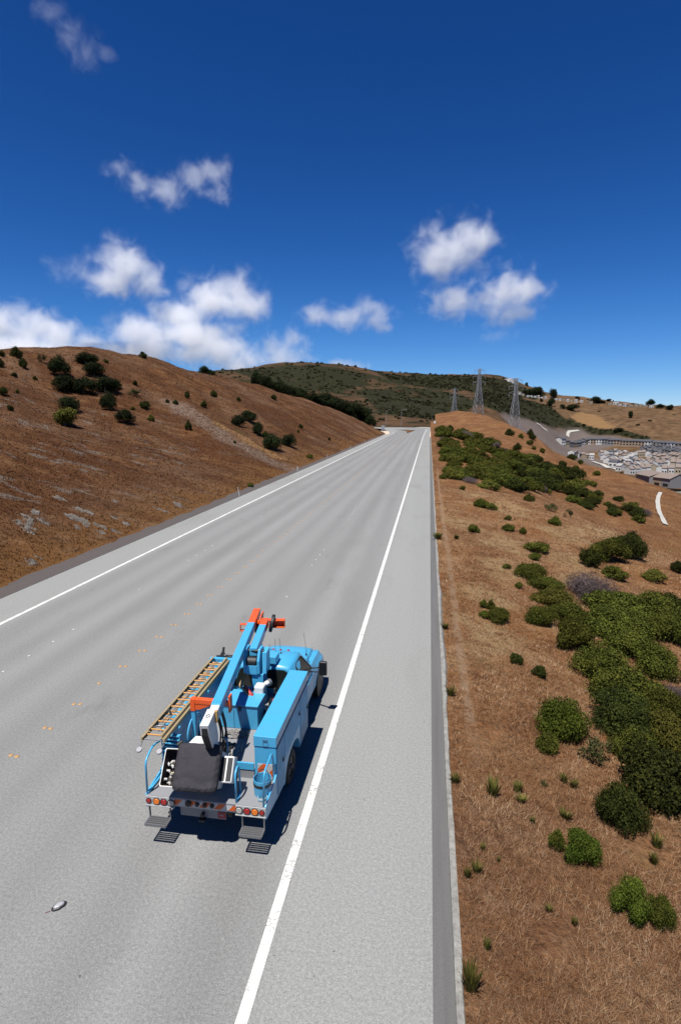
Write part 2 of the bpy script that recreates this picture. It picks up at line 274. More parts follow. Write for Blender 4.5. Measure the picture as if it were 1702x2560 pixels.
BELT_SHRUBS = [
    (26.00, 110.0, 1.87, 1.03, 'k'), (2.86, 104.6, 1.92, 1.06, 'y'), (29.08, 111.3, 1.76, 0.97, 'k'), (22.05, 144.9, 2.29, 1.26, 'k'),
    (9.25, 118.7, 2.68, 1.48, 'b'), (23.23, 116.0, 2.64, 1.45, 'k'), (24.89, 121.6, 2.62, 1.44, 'b'), (26.73, 127.3, 3.71, 2.04, 'b'),
    (21.98, 132.4, 3.20, 1.76, 'k'), (12.24, 93.7, 2.76, 1.52, 'b'), (27.69, 110.5, 1.47, 0.81, 'k'), (8.33, 97.9, 1.95, 1.07, 'y'),
    (12.48, 88.8, 2.52, 1.39, 'b'), (12.25, 98.3, 2.63, 1.45, 'b'), (3.44, 154.9, 2.50, 1.37, 'x'), (6.22, 83.8, 2.43, 1.34, 'b'),
    (10.77, 82.8, 2.27, 1.25, 'b'), (33.50, 157.5, 3.26, 1.79, 'k'), (7.04, 281.9, 5.53, 3.04, 'b'), (16.99, 113.4, 3.01, 1.66, 'k'),
    (17.57, 105.1, 2.02, 1.11, 'b'), (10.44, 110.2, 1.83, 1.01, 'y'), (4.41, 147.9, 3.16, 1.74, 'b'), (16.66, 204.3, 3.52, 1.94, 'y'),
    (31.13, 109.7, 1.57, 0.86, 'b'), (27.16, 146.2, 2.14, 1.18, 'b'), (18.64, 145.0, 2.55, 1.40, 'y'), (17.85, 200.7, 2.87, 1.58, 'b'),
    (4.56, 103.3, 2.35, 1.29, 'y'), (26.38, 101.1, 1.28, 0.70, 'k'), (6.82, 106.6, 2.35, 1.29, 'b'), (12.28, 116.7, 2.10, 1.15, 'b'),
    (20.19, 120.2, 2.92, 1.60, 'b'), (4.47, 90.3, 1.50, 0.82, 'b'), (5.32, 77.3, 1.51, 0.83, 'x'), (4.70, 151.7, 2.39, 1.31, 'b'),
    (30.86, 114.3, 1.38, 0.76, 'b'), (21.18, 123.5, 2.52, 1.38, 'b'), (31.49, 160.1, 3.31, 1.82, 'k'), (9.69, 99.0, 1.43, 0.79, 'b'),
    (29.88, 114.6, 1.74, 0.96, 'k'), (31.20, 153.1, 2.94, 1.62, 'y'), (15.63, 164.1, 2.36, 1.30, 'b'), (2.54, 111.6, 1.86, 1.02, 'b'),
    (29.53, 105.8, 1.72, 0.94, 'k'), (11.18, 101.3, 1.81, 1.00, 'b'), (2.58, 149.1, 2.76, 1.52, 'b'), (21.17, 126.6, 2.05, 1.13, 'b'),
    (13.64, 212.5, 3.73, 2.05, 'b'), (15.65, 209.0, 4.06, 2.23, 'b'), (14.81, 121.6, 1.80, 0.99, 'y'), (7.52, 101.3, 1.56, 0.86, 'b'),
    (16.73, 143.0, 2.31, 1.27, 'b'), (31.46, 138.9, 3.29, 1.81, 'k'), (3.46, 82.4, 2.52, 1.39, 'b'), (2.01, 82.6, 2.12, 1.16, 'y'),
    (13.57, 82.8, 1.51, 0.83, 'k'), (16.17, 129.6, 2.11, 1.16, 'b'), (24.15, 114.8, 2.55, 1.40, 'k'), (18.03, 162.2, 3.88, 2.13, 'b'),
    (13.45, 112.5, 2.30, 1.27, 'b'), (17.98, 127.8, 2.37, 1.30, 'b'), (12.31, 111.4, 1.97, 1.08, 'y'), (13.79, 90.9, 1.53, 0.84, 'k'),
    (3.29, 298.9, 5.74, 3.16, 'b'), (4.81, 107.3, 2.29, 1.26, 'b'), (5.77, 145.0, 3.37, 1.85, 'y'), (21.34, 121.2, 2.24, 1.23, 'b'),
    (8.79, 104.7, 2.28, 1.26, 'b'), (3.43, 108.0, 1.70, 0.94, 'b'), (3.97, 78.8, 1.67, 0.92, 'b'), (26.33, 147.9, 3.18, 1.75, 'b'),
    (6.26, 108.6, 2.52, 1.39, 'b'), (8.96, 94.7, 2.37, 1.30, 'b'), (5.50, 205.4, 4.88, 2.68, 'b'), (10.63, 95.3, 2.71, 1.49, 'b'),
    (4.77, 83.3, 1.42, 0.78, 'y'), (9.94, 103.7, 1.97, 1.08, 'y'), (31.47, 203.1, 3.70, 2.04, 'b'), (7.75, 107.0, 1.96, 1.08, 'b'),
    (23.58, 110.5, 1.84, 1.01, 'k'), (9.16, 82.0, 1.96, 1.08, 'b'), (4.53, 97.8, 1.95, 1.07, 'b'), (11.01, 81.8, 1.58, 0.87, 'b'),
    (2.59, 77.8, 1.33, 0.73, 'y'), (7.52, 93.0, 2.23, 1.23, 'b'), (25.48, 159.1, 3.76, 2.07, 'b'), (3.35, 79.0, 2.34, 1.29, 'y'),
    (17.66, 124.8, 2.85, 1.57, 'b'), (25.31, 102.7, 2.19, 1.20, 'b'), (38.35, 167.6, 4.03, 2.21, 'k'), (10.03, 116.3, 2.89, 1.59, 'b'),
    (15.70, 87.7, 2.30, 1.26, 'b'), (30.78, 140.2, 4.02, 2.21, 'k'), (6.11, 91.2, 1.83, 1.01, 'b'), (20.63, 212.8, 5.21, 2.87, 'b'),
    (10.02, 82.4, 1.41, 0.77, 'b'), (28.68, 114.7, 1.95, 1.07, 'k'), (25.66, 119.4, 3.24, 1.78, 'k'), (24.12, 125.2, 3.22, 1.77, 'b'),
    (21.01, 107.6, 2.13, 1.17, 'k'), (10.35, 146.2, 2.63, 1.45, 'b'), (26.63, 135.6, 3.92, 2.15, 'k'), (22.34, 272.0, 5.07, 2.79, 'b'),
    (7.59, 85.0, 2.19, 1.21, 'y'), (23.48, 121.7, 3.44, 1.89, 'k'), (3.35, 116.1, 1.65, 0.91, 'b'), (10.67, 211.1, 3.88, 2.14, 'b'),
    (19.68, 104.9, 2.13, 1.17, 'x'), (19.16, 271.7, 6.19, 3.40, 'b'), (9.18, 109.3, 2.57, 1.41, 'b'), (11.53, 111.4, 1.58, 0.87, 'y'),
    (20.29, 108.3, 1.86, 1.02, 'k'), (24.88, 225.6, 4.14, 2.27, 'b'), (29.92, 119.4, 3.38, 1.86, 'y'), (28.31, 201.8, 4.59, 2.53, 'b'),
    (13.39, 204.8, 2.83, 1.56, 'y'), (19.94, 158.7, 2.31, 1.27, 'b'), (9.04, 86.5, 1.99, 1.09, 'b'), (15.28, 115.2, 2.19, 1.20, 'b'),
    (2.90, 86.0, 1.23, 0.68, 'b'), (24.35, 129.2, 3.83, 2.11, 'k'), (20.18, 118.0, 2.87, 1.58, 'k'), (27.70, 114.6, 1.93, 1.06, 'b'),
    (16.71, 126.4, 2.22, 1.22, 'b'), (19.53, 124.6, 2.26, 1.24, 'k'), (7.64, 74.1, 1.91, 1.05, 'y'), (13.21, 117.5, 2.67, 1.47, 'y'),
    (6.18, 112.9, 2.06, 1.13, 'b'), (10.81, 156.8, 2.59, 1.42, 'b'), (5.14, 114.5, 1.93, 1.06, 'b'), (19.83, 128.4, 2.24, 1.23, 'b'),
    (26.80, 100.1, 1.55, 0.85, 'k'), (20.53, 104.5, 1.64, 0.90, 'y'), (25.96, 113.4, 3.01, 1.66, 'b'), (6.69, 150.1, 2.12, 1.17, 'b'),
    (27.27, 263.4, 4.33, 2.38, 'b'), (11.71, 81.1, 2.32, 1.28, 'k'), (26.44, 106.9, 1.46, 0.80, 'k'), (35.94, 203.3, 4.88, 2.69, 'k'),
    (33.90, 139.9, 4.08, 2.24, 'k'), (22.29, 118.1, 3.22, 1.77, 'k'), (20.77, 145.0, 2.68, 1.48, 'k'), (24.01, 211.8, 4.04, 2.22, 'x'),
    (15.99, 287.4, 5.68, 3.12, 'b'), (36.18, 209.6, 4.25, 2.34, 'b'), (12.00, 83.7, 1.92, 1.05, 'b'), (5.29, 81.9, 1.62, 0.89, 'b'),
    (27.56, 213.3, 2.92, 1.61, 'x'), (13.24, 217.8, 4.67, 2.57, 'x'), (36.46, 114.8, 1.64, 0.90, 'k'), (39.16, 100.7, 2.05, 1.13, 'k'),
    (28.15, 105.1, 1.52, 0.83, 'k'), (31.69, 105.1, 1.26, 0.69, 'b'), (39.78, 99.5, 1.71, 0.94, 'b'), (30.25, 110.5, 1.72, 0.95, 'b'),
    (31.32, 101.2, 1.66, 0.91, 'k'), (38.79, 97.0, 1.32, 0.73, 'k'), (36.74, 105.7, 2.03, 1.12, 'k'), (37.01, 109.6, 1.92, 1.05, 'y'),
    (41.49, 102.1, 1.42, 0.78, 'k'), (38.60, 101.3, 1.63, 0.90, 'k'), (32.19, 103.5, 1.40, 0.77, 'k'), (38.80, 108.2, 2.03, 1.12, 'x'),
    (35.96, 103.6, 2.02, 1.11, 'k'), (32.26, 101.6, 1.46, 0.80, 'b'), (39.77, 106.8, 1.80, 0.99, 'k'), (35.08, 105.5, 1.93, 1.06, 'k'),
    (32.71, 115.5, 1.77, 0.97, 'k'), (36.89, 97.1, 1.56, 0.86, 'b'), (28.39, 103.4, 1.83, 1.01, 'k'), (35.17, 100.2, 1.58, 0.87, 'b'),
]
FAR_TREES = [
    (230.0, 1145.9, 16.84, 17.97, 'd'), (197.1, 987.1, 12.61, 14.55, 'd'), (188.7, 1030.0, 8.11, 6.08, 'd'), (206.4, 1172.3, 23.05, 18.44, 'd'),
    (194.2, 1172.9, 13.86, 13.86, 'd'), (294.3, 1097.8, 17.05, 12.79, 'd'), (327.5, 1133.2, 9.86, 5.48, 'd'), (376.7, 1065.0, 14.28, 10.20, 'd'),
    (369.5, 1003.1, 12.47, 7.68, 'd'), (374.1, 977.4, 12.13, 8.40, 'd'), (214.6, 985.8, 7.73, 7.73, 'd'), (231.8, 991.5, 21.34, 11.64, 'd'),
    (273.2, 1138.3, 13.31, 5.54, 'd'), (203.5, 1287.3, 6.33, 7.59, 'd'), (151.0, 1255.1, 3.72, 4.96, 'd'), (261.4, 847.9, 11.55, 6.60, 'd'),
    (182.3, 1168.4, 9.22, 10.37, 'd'), (304.9, 1096.1, 12.75, 5.31, 'd'), (298.9, 920.4, 7.11, 10.67, 'd'),
]
RIDGE_HOUSES = [
    (140.5, 1011.5, 3.60), (168.4, 1142.1, 4.96), (176.8, 1154.1, 5.01), (185.4, 1151.9, 4.54), (192.5, 1154.7, 4.55), (199.2, 1155.6, 4.55),
    (205.5, 1153.9, 4.54), (211.2, 1149.2, 4.52), (215.8, 1139.0, 4.47), (232.5, 1126.2, 4.41), (238.4, 1124.1, 4.40), (244.3, 1121.9, 4.39),
    (250.7, 1117.4, 5.24), (257.5, 1114.9, 5.22), (265.4, 1113.4, 6.51), (274.8, 1113.9, 6.51), (285.9, 1096.3, 6.39), (315.0, 1083.0, 7.13),
    (325.5, 1084.2, 9.64), (326.1, 1064.7, 4.93), (331.5, 1053.6, 6.91), (334.8, 1038.5, 6.40), (344.5, 1039.7, 6.00), (351.6, 1041.4, 6.80),
    (357.0, 1033.6, 6.75), (364.4, 1027.2, 6.69),
]
VILLAGE = [
    (172.6, 790.1, 0.64, 'town', 7.84), (178.8, 794.7, 0.64, 'town', 7.84), (185.1, 799.4, 0.64, 'town', 7.84), (191.4, 804.1, 0.64, 'town', 7.84),
    (197.7, 808.8, 0.64, 'town', 7.84), (204.0, 813.5, 0.64, 'town', 7.84), (210.3, 818.2, 0.64, 'town', 7.84), (216.3, 818.4, -0.77, 'town', 7.84),
    (221.9, 812.9, -0.77, 'town', 7.84), (227.6, 807.5, -0.77, 'town', 7.84), (233.2, 802.1, -0.77, 'town', 7.84),
    (239.0, 796.7, -0.72, 'town', 7.84), (244.8, 791.5, -0.72, 'town', 7.84), (250.7, 786.3, -0.72, 'town', 7.84),
    (256.6, 781.1, -0.72, 'town', 7.84), (262.4, 775.9, -0.75, 'town', 7.84), (268.1, 770.5, -0.75, 'town', 7.84),
    (273.8, 765.2, -0.75, 'town', 7.84), (279.7, 760.1, -0.34, 'town', 7.84), (287.1, 757.5, -0.34, 'town', 7.84),
    (294.5, 754.9, -0.34, 'town', 7.84), (301.9, 752.3, -0.34, 'town', 7.84), (255.7, 732.4, 0.44, 'dark', 5.57), (260.7, 734.7, 0.44, 'dark', 5.57),
    (265.8, 737.1, 0.44, 'dark', 5.57), (270.8, 739.5, 0.44, 'dark', 5.57), (275.8, 741.9, 0.44, 'dark', 5.57), (280.9, 741.2, -0.44, 'dark', 5.57),
    (285.9, 738.8, -0.44, 'dark', 5.57), (291.0, 736.4, -0.44, 'dark', 5.57), (296.0, 734.1, -0.44, 'dark', 5.57),
    (254.7, 712.2, -0.08, 'dark', 6.41), (261.1, 711.6, -0.08, 'dark', 6.41), (267.5, 711.1, -0.08, 'dark', 6.41),
    (271.2, 707.6, -1.36, 'dark', 6.41), (272.6, 701.3, -1.36, 'dark', 6.41), (273.9, 695.0, -1.36, 'dark', 6.41),
    (275.2, 688.8, -1.36, 'dark', 6.41), (276.5, 682.5, -1.36, 'dark', 6.41), (163.0, 687.8, 0.98, 'white', 7.70),
    (167.3, 694.2, 0.98, 'white', 7.70), (171.6, 700.6, 0.98, 'white', 7.70), (175.9, 706.9, 0.98, 'white', 7.70),
    (178.9, 704.4, -1.27, 'white', 7.70), (181.2, 697.0, -1.27, 'white', 7.70), (186.9, 693.3, -0.23, 'white', 7.70),
    (208.5, 734.6, -0.04, 'white', 5.26), (213.7, 734.4, -0.04, 'white', 5.26), (219.0, 734.2, -0.04, 'white', 5.26),
    (224.2, 733.9, -0.04, 'white', 5.26), (226.4, 729.2, -1.17, 'white', 5.26), (228.4, 724.4, -1.17, 'white', 5.26),
    (230.4, 719.5, -1.17, 'white', 5.26), (232.4, 714.7, -1.17, 'white', 5.26), (201.2, 692.1, 0.78, 'white', 6.50),
    (205.8, 696.6, 0.78, 'white', 6.50), (210.5, 701.2, 0.78, 'white', 6.50), (215.1, 705.7, 0.78, 'white', 6.50),
    (219.7, 710.3, 0.78, 'white', 6.50), (223.8, 709.1, -0.99, 'white', 6.50), (227.3, 703.7, -0.99, 'white', 6.50),
    (230.9, 698.3, -0.99, 'white', 6.50), (186.8, 631.0, 1.01, 'white', 9.34), (191.8, 638.9, 1.01, 'white', 9.34),
    (196.8, 646.8, 1.01, 'white', 9.34), (201.8, 654.7, 1.01, 'white', 9.34), (206.8, 662.6, 1.01, 'white', 9.34),
    (211.8, 670.5, 1.01, 'white', 9.34), (218.2, 676.6, 0.33, 'white', 9.34), (227.0, 679.6, 0.33, 'white', 9.34),
    (180.8, 592.0, 0.89, 'white', 9.75), (186.9, 599.6, 0.89, 'white', 9.75), (193.1, 607.1, 0.89, 'white', 9.75),
    (199.2, 614.7, 0.89, 'white', 9.75), (205.2, 622.4, 0.92, 'white', 9.75), (211.1, 630.2, 0.92, 'white', 9.75),
    (217.0, 637.9, 0.92, 'white', 9.75), (222.9, 645.7, 0.92, 'white', 9.75), (170.0, 537.8, 0.69, 'white', 5.80),
    (174.4, 541.5, 0.69, 'white', 5.80), (178.9, 545.2, 0.69, 'white', 5.80), (183.4, 548.9, 0.71, 'white', 5.80),
    (187.7, 552.7, 0.71, 'white', 5.80), (192.1, 556.5, 0.71, 'white', 5.80), (196.5, 560.3, 0.71, 'white', 5.80),
    (241.5, 711.5, -0.62, 'white', 3.99), (244.8, 709.2, -0.62, 'white', 3.99), (248.0, 706.8, -0.62, 'white', 3.99),
    (251.3, 704.5, -0.62, 'white', 3.99), (244.1, 672.0, -0.94, 'house', 5.00), (247.1, 668.0, -0.94, 'house', 5.00),
    (250.0, 663.9, -0.94, 'house', 5.00), (253.0, 659.9, -0.94, 'house', 5.00), (255.4, 655.6, -1.23, 'house', 5.00),
    (257.1, 650.9, -1.23, 'house', 5.00), (258.7, 646.1, -1.23, 'house', 5.00), (260.4, 641.4, -1.23, 'house', 5.00),
    (221.5, 613.7, 0.67, 'house', 6.36), (226.5, 617.6, 0.67, 'house', 6.36), (231.5, 621.6, 0.67, 'house', 6.36),
    (236.5, 625.5, 0.67, 'house', 6.36), (240.6, 626.3, -1.24, 'house', 6.36), (242.6, 620.2, -1.24, 'house', 6.36),
    (244.7, 614.2, -1.24, 'house', 6.36), (246.7, 608.2, -1.24, 'house', 6.36), (198.7, 555.4, 0.50, 'house', 4.62),
    (202.8, 557.6, 0.50, 'house', 4.62), (206.8, 559.9, 0.50, 'house', 4.62), (210.9, 562.1, 0.50, 'house', 4.62),
    (214.9, 564.3, 0.50, 'house', 4.62), (218.8, 563.1, -0.62, 'house', 4.62), (222.5, 560.4, -0.62, 'house', 4.62),
    (226.3, 557.7, -0.62, 'house', 4.62), (170.9, 517.2, 0.26, 'house', 5.01), (175.8, 518.5, 0.26, 'house', 5.01),
    (180.6, 519.8, 0.26, 'house', 5.01), (185.5, 520.7, 0.10, 'house', 5.01), (190.5, 521.2, 0.10, 'house', 5.01),
    (195.5, 521.7, 0.10, 'house', 5.01), (200.3, 520.5, -0.36, 'house', 5.01), (205.0, 518.8, -0.36, 'house', 5.01),
    (209.7, 517.0, -0.36, 'house', 5.01), (149.3, 410.7, -1.60, 'front', 6.85), (149.1, 403.9, -1.60, 'front', 6.85),
    (148.9, 397.0, -1.60, 'front', 6.85), (148.7, 390.2, -1.60, 'front', 6.85), (150.6, 383.7, -1.16, 'front', 6.85),
    (153.3, 377.4, -1.16, 'front', 6.85),
]
ROCKS = [
    (-25.13, 32.23, 5.05, 0.63), (-25.96, 31.66, 1.17, 0.39), (-24.89, 37.71, 1.63, 0.54), (-27.49, 38.83, 1.21, 0.47), (-25.44, 42.28, 1.00, 0.40),
    (-21.66, 43.39, 1.32, 0.51), (-21.67, 45.95, 1.71, 0.75), (-21.43, 26.81, 1.13, 0.40), (-21.65, 27.81, 0.55, 0.28), (-22.72, 38.25, 0.82, 0.36),
    (-21.55, 37.69, 1.08, 0.36), (-24.84, 32.65, 1.20, 0.48), (-20.95, 24.41, 0.49, 0.31), (-23.63, 34.85, 3.53, 0.67), (-22.20, 35.14, 2.02, 0.59),
    (-21.24, 35.18, 1.01, 0.34),
]
SCRUB_TOP = [
    (-108.1, 1027.5), (6.70, 1069.9), (114.5, 1233.4), (187.0, 1246.3), (232.4, 1207.3), (157.1, 1040.8), (121.2, 882.9), (71.8, 901.2),
    (6.11, 888.2), (-58.91, 873.7),
]
SCRUB_SLOPE = [
    (132.7, 969.7), (175.8, 1020.2), (199.2, 924.4), (207.9, 904.0), (170.0, 838.0), (126.9, 794.2), (80.9, 691.9), (51.72, 707.0), (71.8, 901.2),
]
SCRUB_STRIP = [
    (213.5, 930.7), (255.0, 872.3), (291.6, 809.2), (283.0, 799.2), (239.5, 857.2), (187.0, 863.1),
]
SCRUB_LEFT = [
    (-309.1, 812.3), (-237.8, 888.6), (-179.6, 911.3), (-138.1, 915.5), (-95.5, 907.7), (-88.6, 786.7), (-111.8, 705.5), (-156.3, 707.7),
    (-212.4, 707.9),
]
SCRUB_MID = [
    (-88.5, 736.5), (-38.40, 855.1), (31.23, 860.4), (51.72, 707.0), (30.90, 591.9), (-9.99, 466.7), (-41.98, 513.3),
]
GREY_SLOPE = [
    (80.4, 687.5), (125.7, 786.2), (185.7, 856.3), (218.5, 894.5), (253.5, 826.6), (263.0, 803.2), (160.8, 735.5), (176.3, 733.7), (260.8, 638.2),
    (154.7, 374.3), (173.7, 523.7), (154.5, 623.4), (129.6, 681.2), (93.7, 672.5),
]
ORANGE_KNOLL = [
    (215.0, 937.4), (245.4, 998.0), (264.0, 977.5), (263.4, 903.5), (265.7, 869.4), (242.6, 892.9), (223.2, 916.1),
]
PATH_RIGHT = [
    (59.03, 154.7), (55.31, 146.0), (48.05, 126.9), (44.78, 117.5), (43.30, 112.4), (41.77, 107.1), (40.26, 102.1),
]
DITCH_A = [
    (142.2, 800.4), (147.5, 803.7), (150.7, 799.1), (156.7, 801.6),
]
DITCH_B = [
    (194.1, 847.7), (196.6, 858.5), (200.1, 866.0), (216.6, 880.8),
]
DITCH_C = [
    (167.0, 614.9), (172.6, 602.8), (170.8, 560.0), (170.0, 534.3),
]
SCAR = [
    (-38.11, 100.0), (-34.66, 99.0), (-30.91, 95.4), (-28.22, 94.8), (-25.11, 91.8),
]
SCAR_GREY = [
    (-48.34, 104.8), (-40.97, 98.3), (-34.24, 91.8), (-29.64, 89.0), (-25.23, 85.9), (-21.36, 84.0),
]
# ---------------------------------------------------------------- materials of the setting
def mat_road():
    m, nt, b = mat_new('worn_pavement', rough=0.9, spec=0.12)
    P = position(nt); sx = N(nt, 'ShaderNodeSeparateXYZ'); nt.links.new(P, sx.inputs[0]); X = sx.outputs[0]
    long_ = noise(nt, scaled(nt, P, (0.55, 0.012, 0)), 1.0, 3, 0.5)
    # wheel paths: two dark tracks in every lane, the shoulders paler
    lane = math_(nt, 'SUBTRACT', math_(nt, 'FRACT', math_(nt, 'MULTIPLY', math_(nt, 'ADD', X, 17.0), 1 / 3.66)), 0.5)
    trk = math_(nt, 'COSINE', math_(nt, 'MULTIPLY', lane, 12.566))      # +1 in the middle and at the lane lines
    inlane = math_(nt, 'MULTIPLY', step_(nt, X, -17.2, -16.4), math_(nt, 'SUBTRACT', 1.0, step_(nt, X, -2.7, -2.0)))
    wear = math_(nt, 'MULTIPLY', math_(nt, 'MULTIPLY_ADD', trk, 0.5, 0.5), inlane)
    base = ramp(nt, long_, [(0.30, (0.275, 0.276, 0.268)), (0.5, (0.302, 0.303, 0.295)), (0.72, (0.332, 0.333, 0.325))])
    c = mixc(nt, inlane, mixc(nt, 0.5, base, (0.375, 0.382, 0.362)), base)
    c = mixc(nt, math_(nt, 'MULTIPLY', math_(nt, 'SUBTRACT', inlane, wear), 0.36), c, (0.215, 0.214, 0.208))
    # darker oil streak between the wheels in the right lane
    blot = noise(nt, scaled(nt, P, (0.35, 0.10, 0)), 1.0, 4, 0.6)
    c = mixc(nt, math_(nt, 'MULTIPLY', step_(nt, blot, 0.5, 0.72), 0.35), c, (0.235, 0.229, 0.214))
    agg = noise(nt, P, 42, 3, 0.7); grit = N(nt, 'ShaderNodeTexVoronoi', Scale=30.0); nt.links.new(P, grit.inputs['Vector'])
    c = mixc(nt, 0.58, c, ramp(nt, agg, [(0.30, (0.26, 0.26, 0.26)), (0.5, (0.5, 0.5, 0.5)), (0.70, (0.76, 0.76, 0.75))]), 'OVERLAY')
    c = mixc(nt, 0.6, c, ramp(nt, noise(nt, P, 17, 3, 0.75), [(0.32, (0.36, 0.36, 0.36)), (0.5, (0.5, 0.5, 0.5)), (0.68, (0.65, 0.65, 0.64))]), 'OVERLAY')
    oil = math_(nt, 'MULTIPLY', step_(nt, noise(nt, scaled(nt, P, (1.0, 0.35, 1)), 0.9, 4, 0.65), 0.60, 0.75), inlane)
    c = mixc(nt, math_(nt, 'MULTIPLY', oil, 0.35), c, (0.17, 0.168, 0.16))
    spots = noise(nt, P, 9.0, 2, 0.6)
    c = mixc(nt, step_(nt, spots, 0.73, 0.78), c, (0.12, 0.115, 0.11))
    c = mixc(nt, math_(nt, 'MULTIPLY', step_(nt, noise(nt, scaled(nt, P, (1, 1, 1)), 23.0, 1), 0.74, 0.77), 0.8), c, (0.5, 0.5, 0.48))
    nt.links.new(c, b.inputs['Base Color'])
    bump(nt, b, agg, 0.35, 0.006)
    return m

def mat_line():
    m, nt, b = mat_new('white_line_paint', rough=0.7)
    P = position(nt)
    cr = N(nt, 'ShaderNodeTexVoronoi', feature='DISTANCE_TO_EDGE', Scale=13.0); nt.links.new(scaled(nt, P, (0.55, 1.4, 1)), cr.inputs['Vector'])
    crack = math_(nt, 'MULTIPLY', math_(nt, 'SUBTRACT', 1.0, step_(nt, cr.outputs['Distance'], 0.02, 0.09)), step_(nt, noise(nt, P, 2.0, 3), 0.35, 0.62))
    wear = step_(nt, noise(nt, P, 14, 4, 0.7), 0.62, 0.74)
    f = math_(nt, 'MAXIMUM', math_(nt, 'MULTIPLY', crack, 0.95), math_(nt, 'MULTIPLY', wear, 0.8))
    c = mixc(nt, noise(nt, P, 3.0, 3), (0.70, 0.69, 0.64), (0.84, 0.83, 0.79))
    nt.links.new(mixc(nt, f, c, (0.24, 0.24, 0.22)), b.inputs['Base Color'])
    return m

def attr(nt, name): return N(nt, 'ShaderNodeAttribute', attribute_name=name).outputs['Fac']

def mat_left():
    m, nt, b = mat_new('dry_hillside', rough=0.95, spec=0.1)
    P = position(nt); st = scaled(nt, P, (0.45, 1.0, 0.45), (0, 0, 0.25))   # streaks run down the slope
    n1 = noise(nt, st, 0.55, 6, 0.62); n2 = noise(nt, st, 2.6, 5, 0.65); n3 = noise(nt, P, 0.06, 3); n4 = noise(nt, P, 9.0, 3, 0.7)
    c = ramp(nt, n1, [(0.30, (0.058, 0.023, 0.009)), (0.45, (0.108, 0.042, 0.014)), (0.58, (0.160, 0.070, 0.026)), (0.74, (0.25, 0.135, 0.062))])
    c = mixc(nt, step_(nt, n3, 0.42, 0.66), c, mixc(nt, 0.5, c, (0.215, 0.130, 0.080)))
    c = mixc(nt, math_(nt, 'MULTIPLY', step_(nt, n2, 0.52, 0.72), 0.6), c, (0.27, 0.155, 0.066))
    c = mixc(nt, math_(nt, 'MULTIPLY', step_(nt, n2, 0.46, 0.32), 0.6), c, (0.055, 0.020, 0.008))
    c = mixc(nt, math_(nt, 'MULTIPLY', attr(nt, 'foot'), 0.7), c, mixc(nt, n2, (0.165, 0.070, 0.021), (0.25, 0.13, 0.045)))
    big = noise(nt, scaled(nt, P, (0.5, 1.0, 0.5), (0, 0, 0.3)), 0.11, 4, 0.6); c = mixc(nt, math_(nt, 'MULTIPLY', step_(nt, big, 0.46, 0.60), 0.75), c, mixc(nt, n2, (0.060, 0.022, 0.008), (0.120, 0.046, 0.016)))
    fine = noise(nt, scaled(nt, P, (0.35, 1.2, 0.35), (0, 0, 0.25)), 1.5, 5, 0.7); c = mixc(nt, math_(nt, 'MULTIPLY', step_(nt, fine, 0.60, 0.72), 0.55), c, (0.30, 0.19, 0.105))
    grn = step_(nt, noise(nt, st, 0.33, 4), 0.63, 0.75)
    c = mixc(nt, math_(nt, 'MULTIPLY', grn, 0.35), c, (0.13, 0.105, 0.03))
    stone = step_(nt, noise(nt, scaled(nt, P, (0.35, 0.75, 0.3), (0, 0, 0.35)), 0.62, 6, 0.7, 0.3), 0.55, 0.62)
    sc = ramp(nt, n4, [(0.3, (0.05, 0.045, 0.042)), (0.45, (0.17, 0.15, 0.13)), (0.7, (0.36, 0.32, 0.27))])
    c = mixc(nt, math_(nt, 'MULTIPLY', stone, math_(nt, 'MULTIPLY_ADD', attr(nt, 'stony'), 0.7, 0.05)), c, sc)
    c = mixc(nt, math_(nt, 'MULTIPLY', attr(nt, 'scar_grey'), step_(nt, n2, 0.36, 0.62)), c, mixc(nt, n4, (0.16, 0.115, 0.085), (0.33, 0.25, 0.20)))
    c = mixc(nt, math_(nt, 'MULTIPLY', attr(nt, 'scar'), step_(nt, n2, 0.3, 0.55)), c, mixc(nt, n2, (0.24, 0.125, 0.05), (0.37, 0.22, 0.10)))
    nt.links.new(c, b.inputs['Base Color'])
    h = math_(nt, 'ADD', n2, math_(nt, 'MULTIPLY', n4, 0.6)); bump(nt, b, h, 0.9, 0.22)
    return m

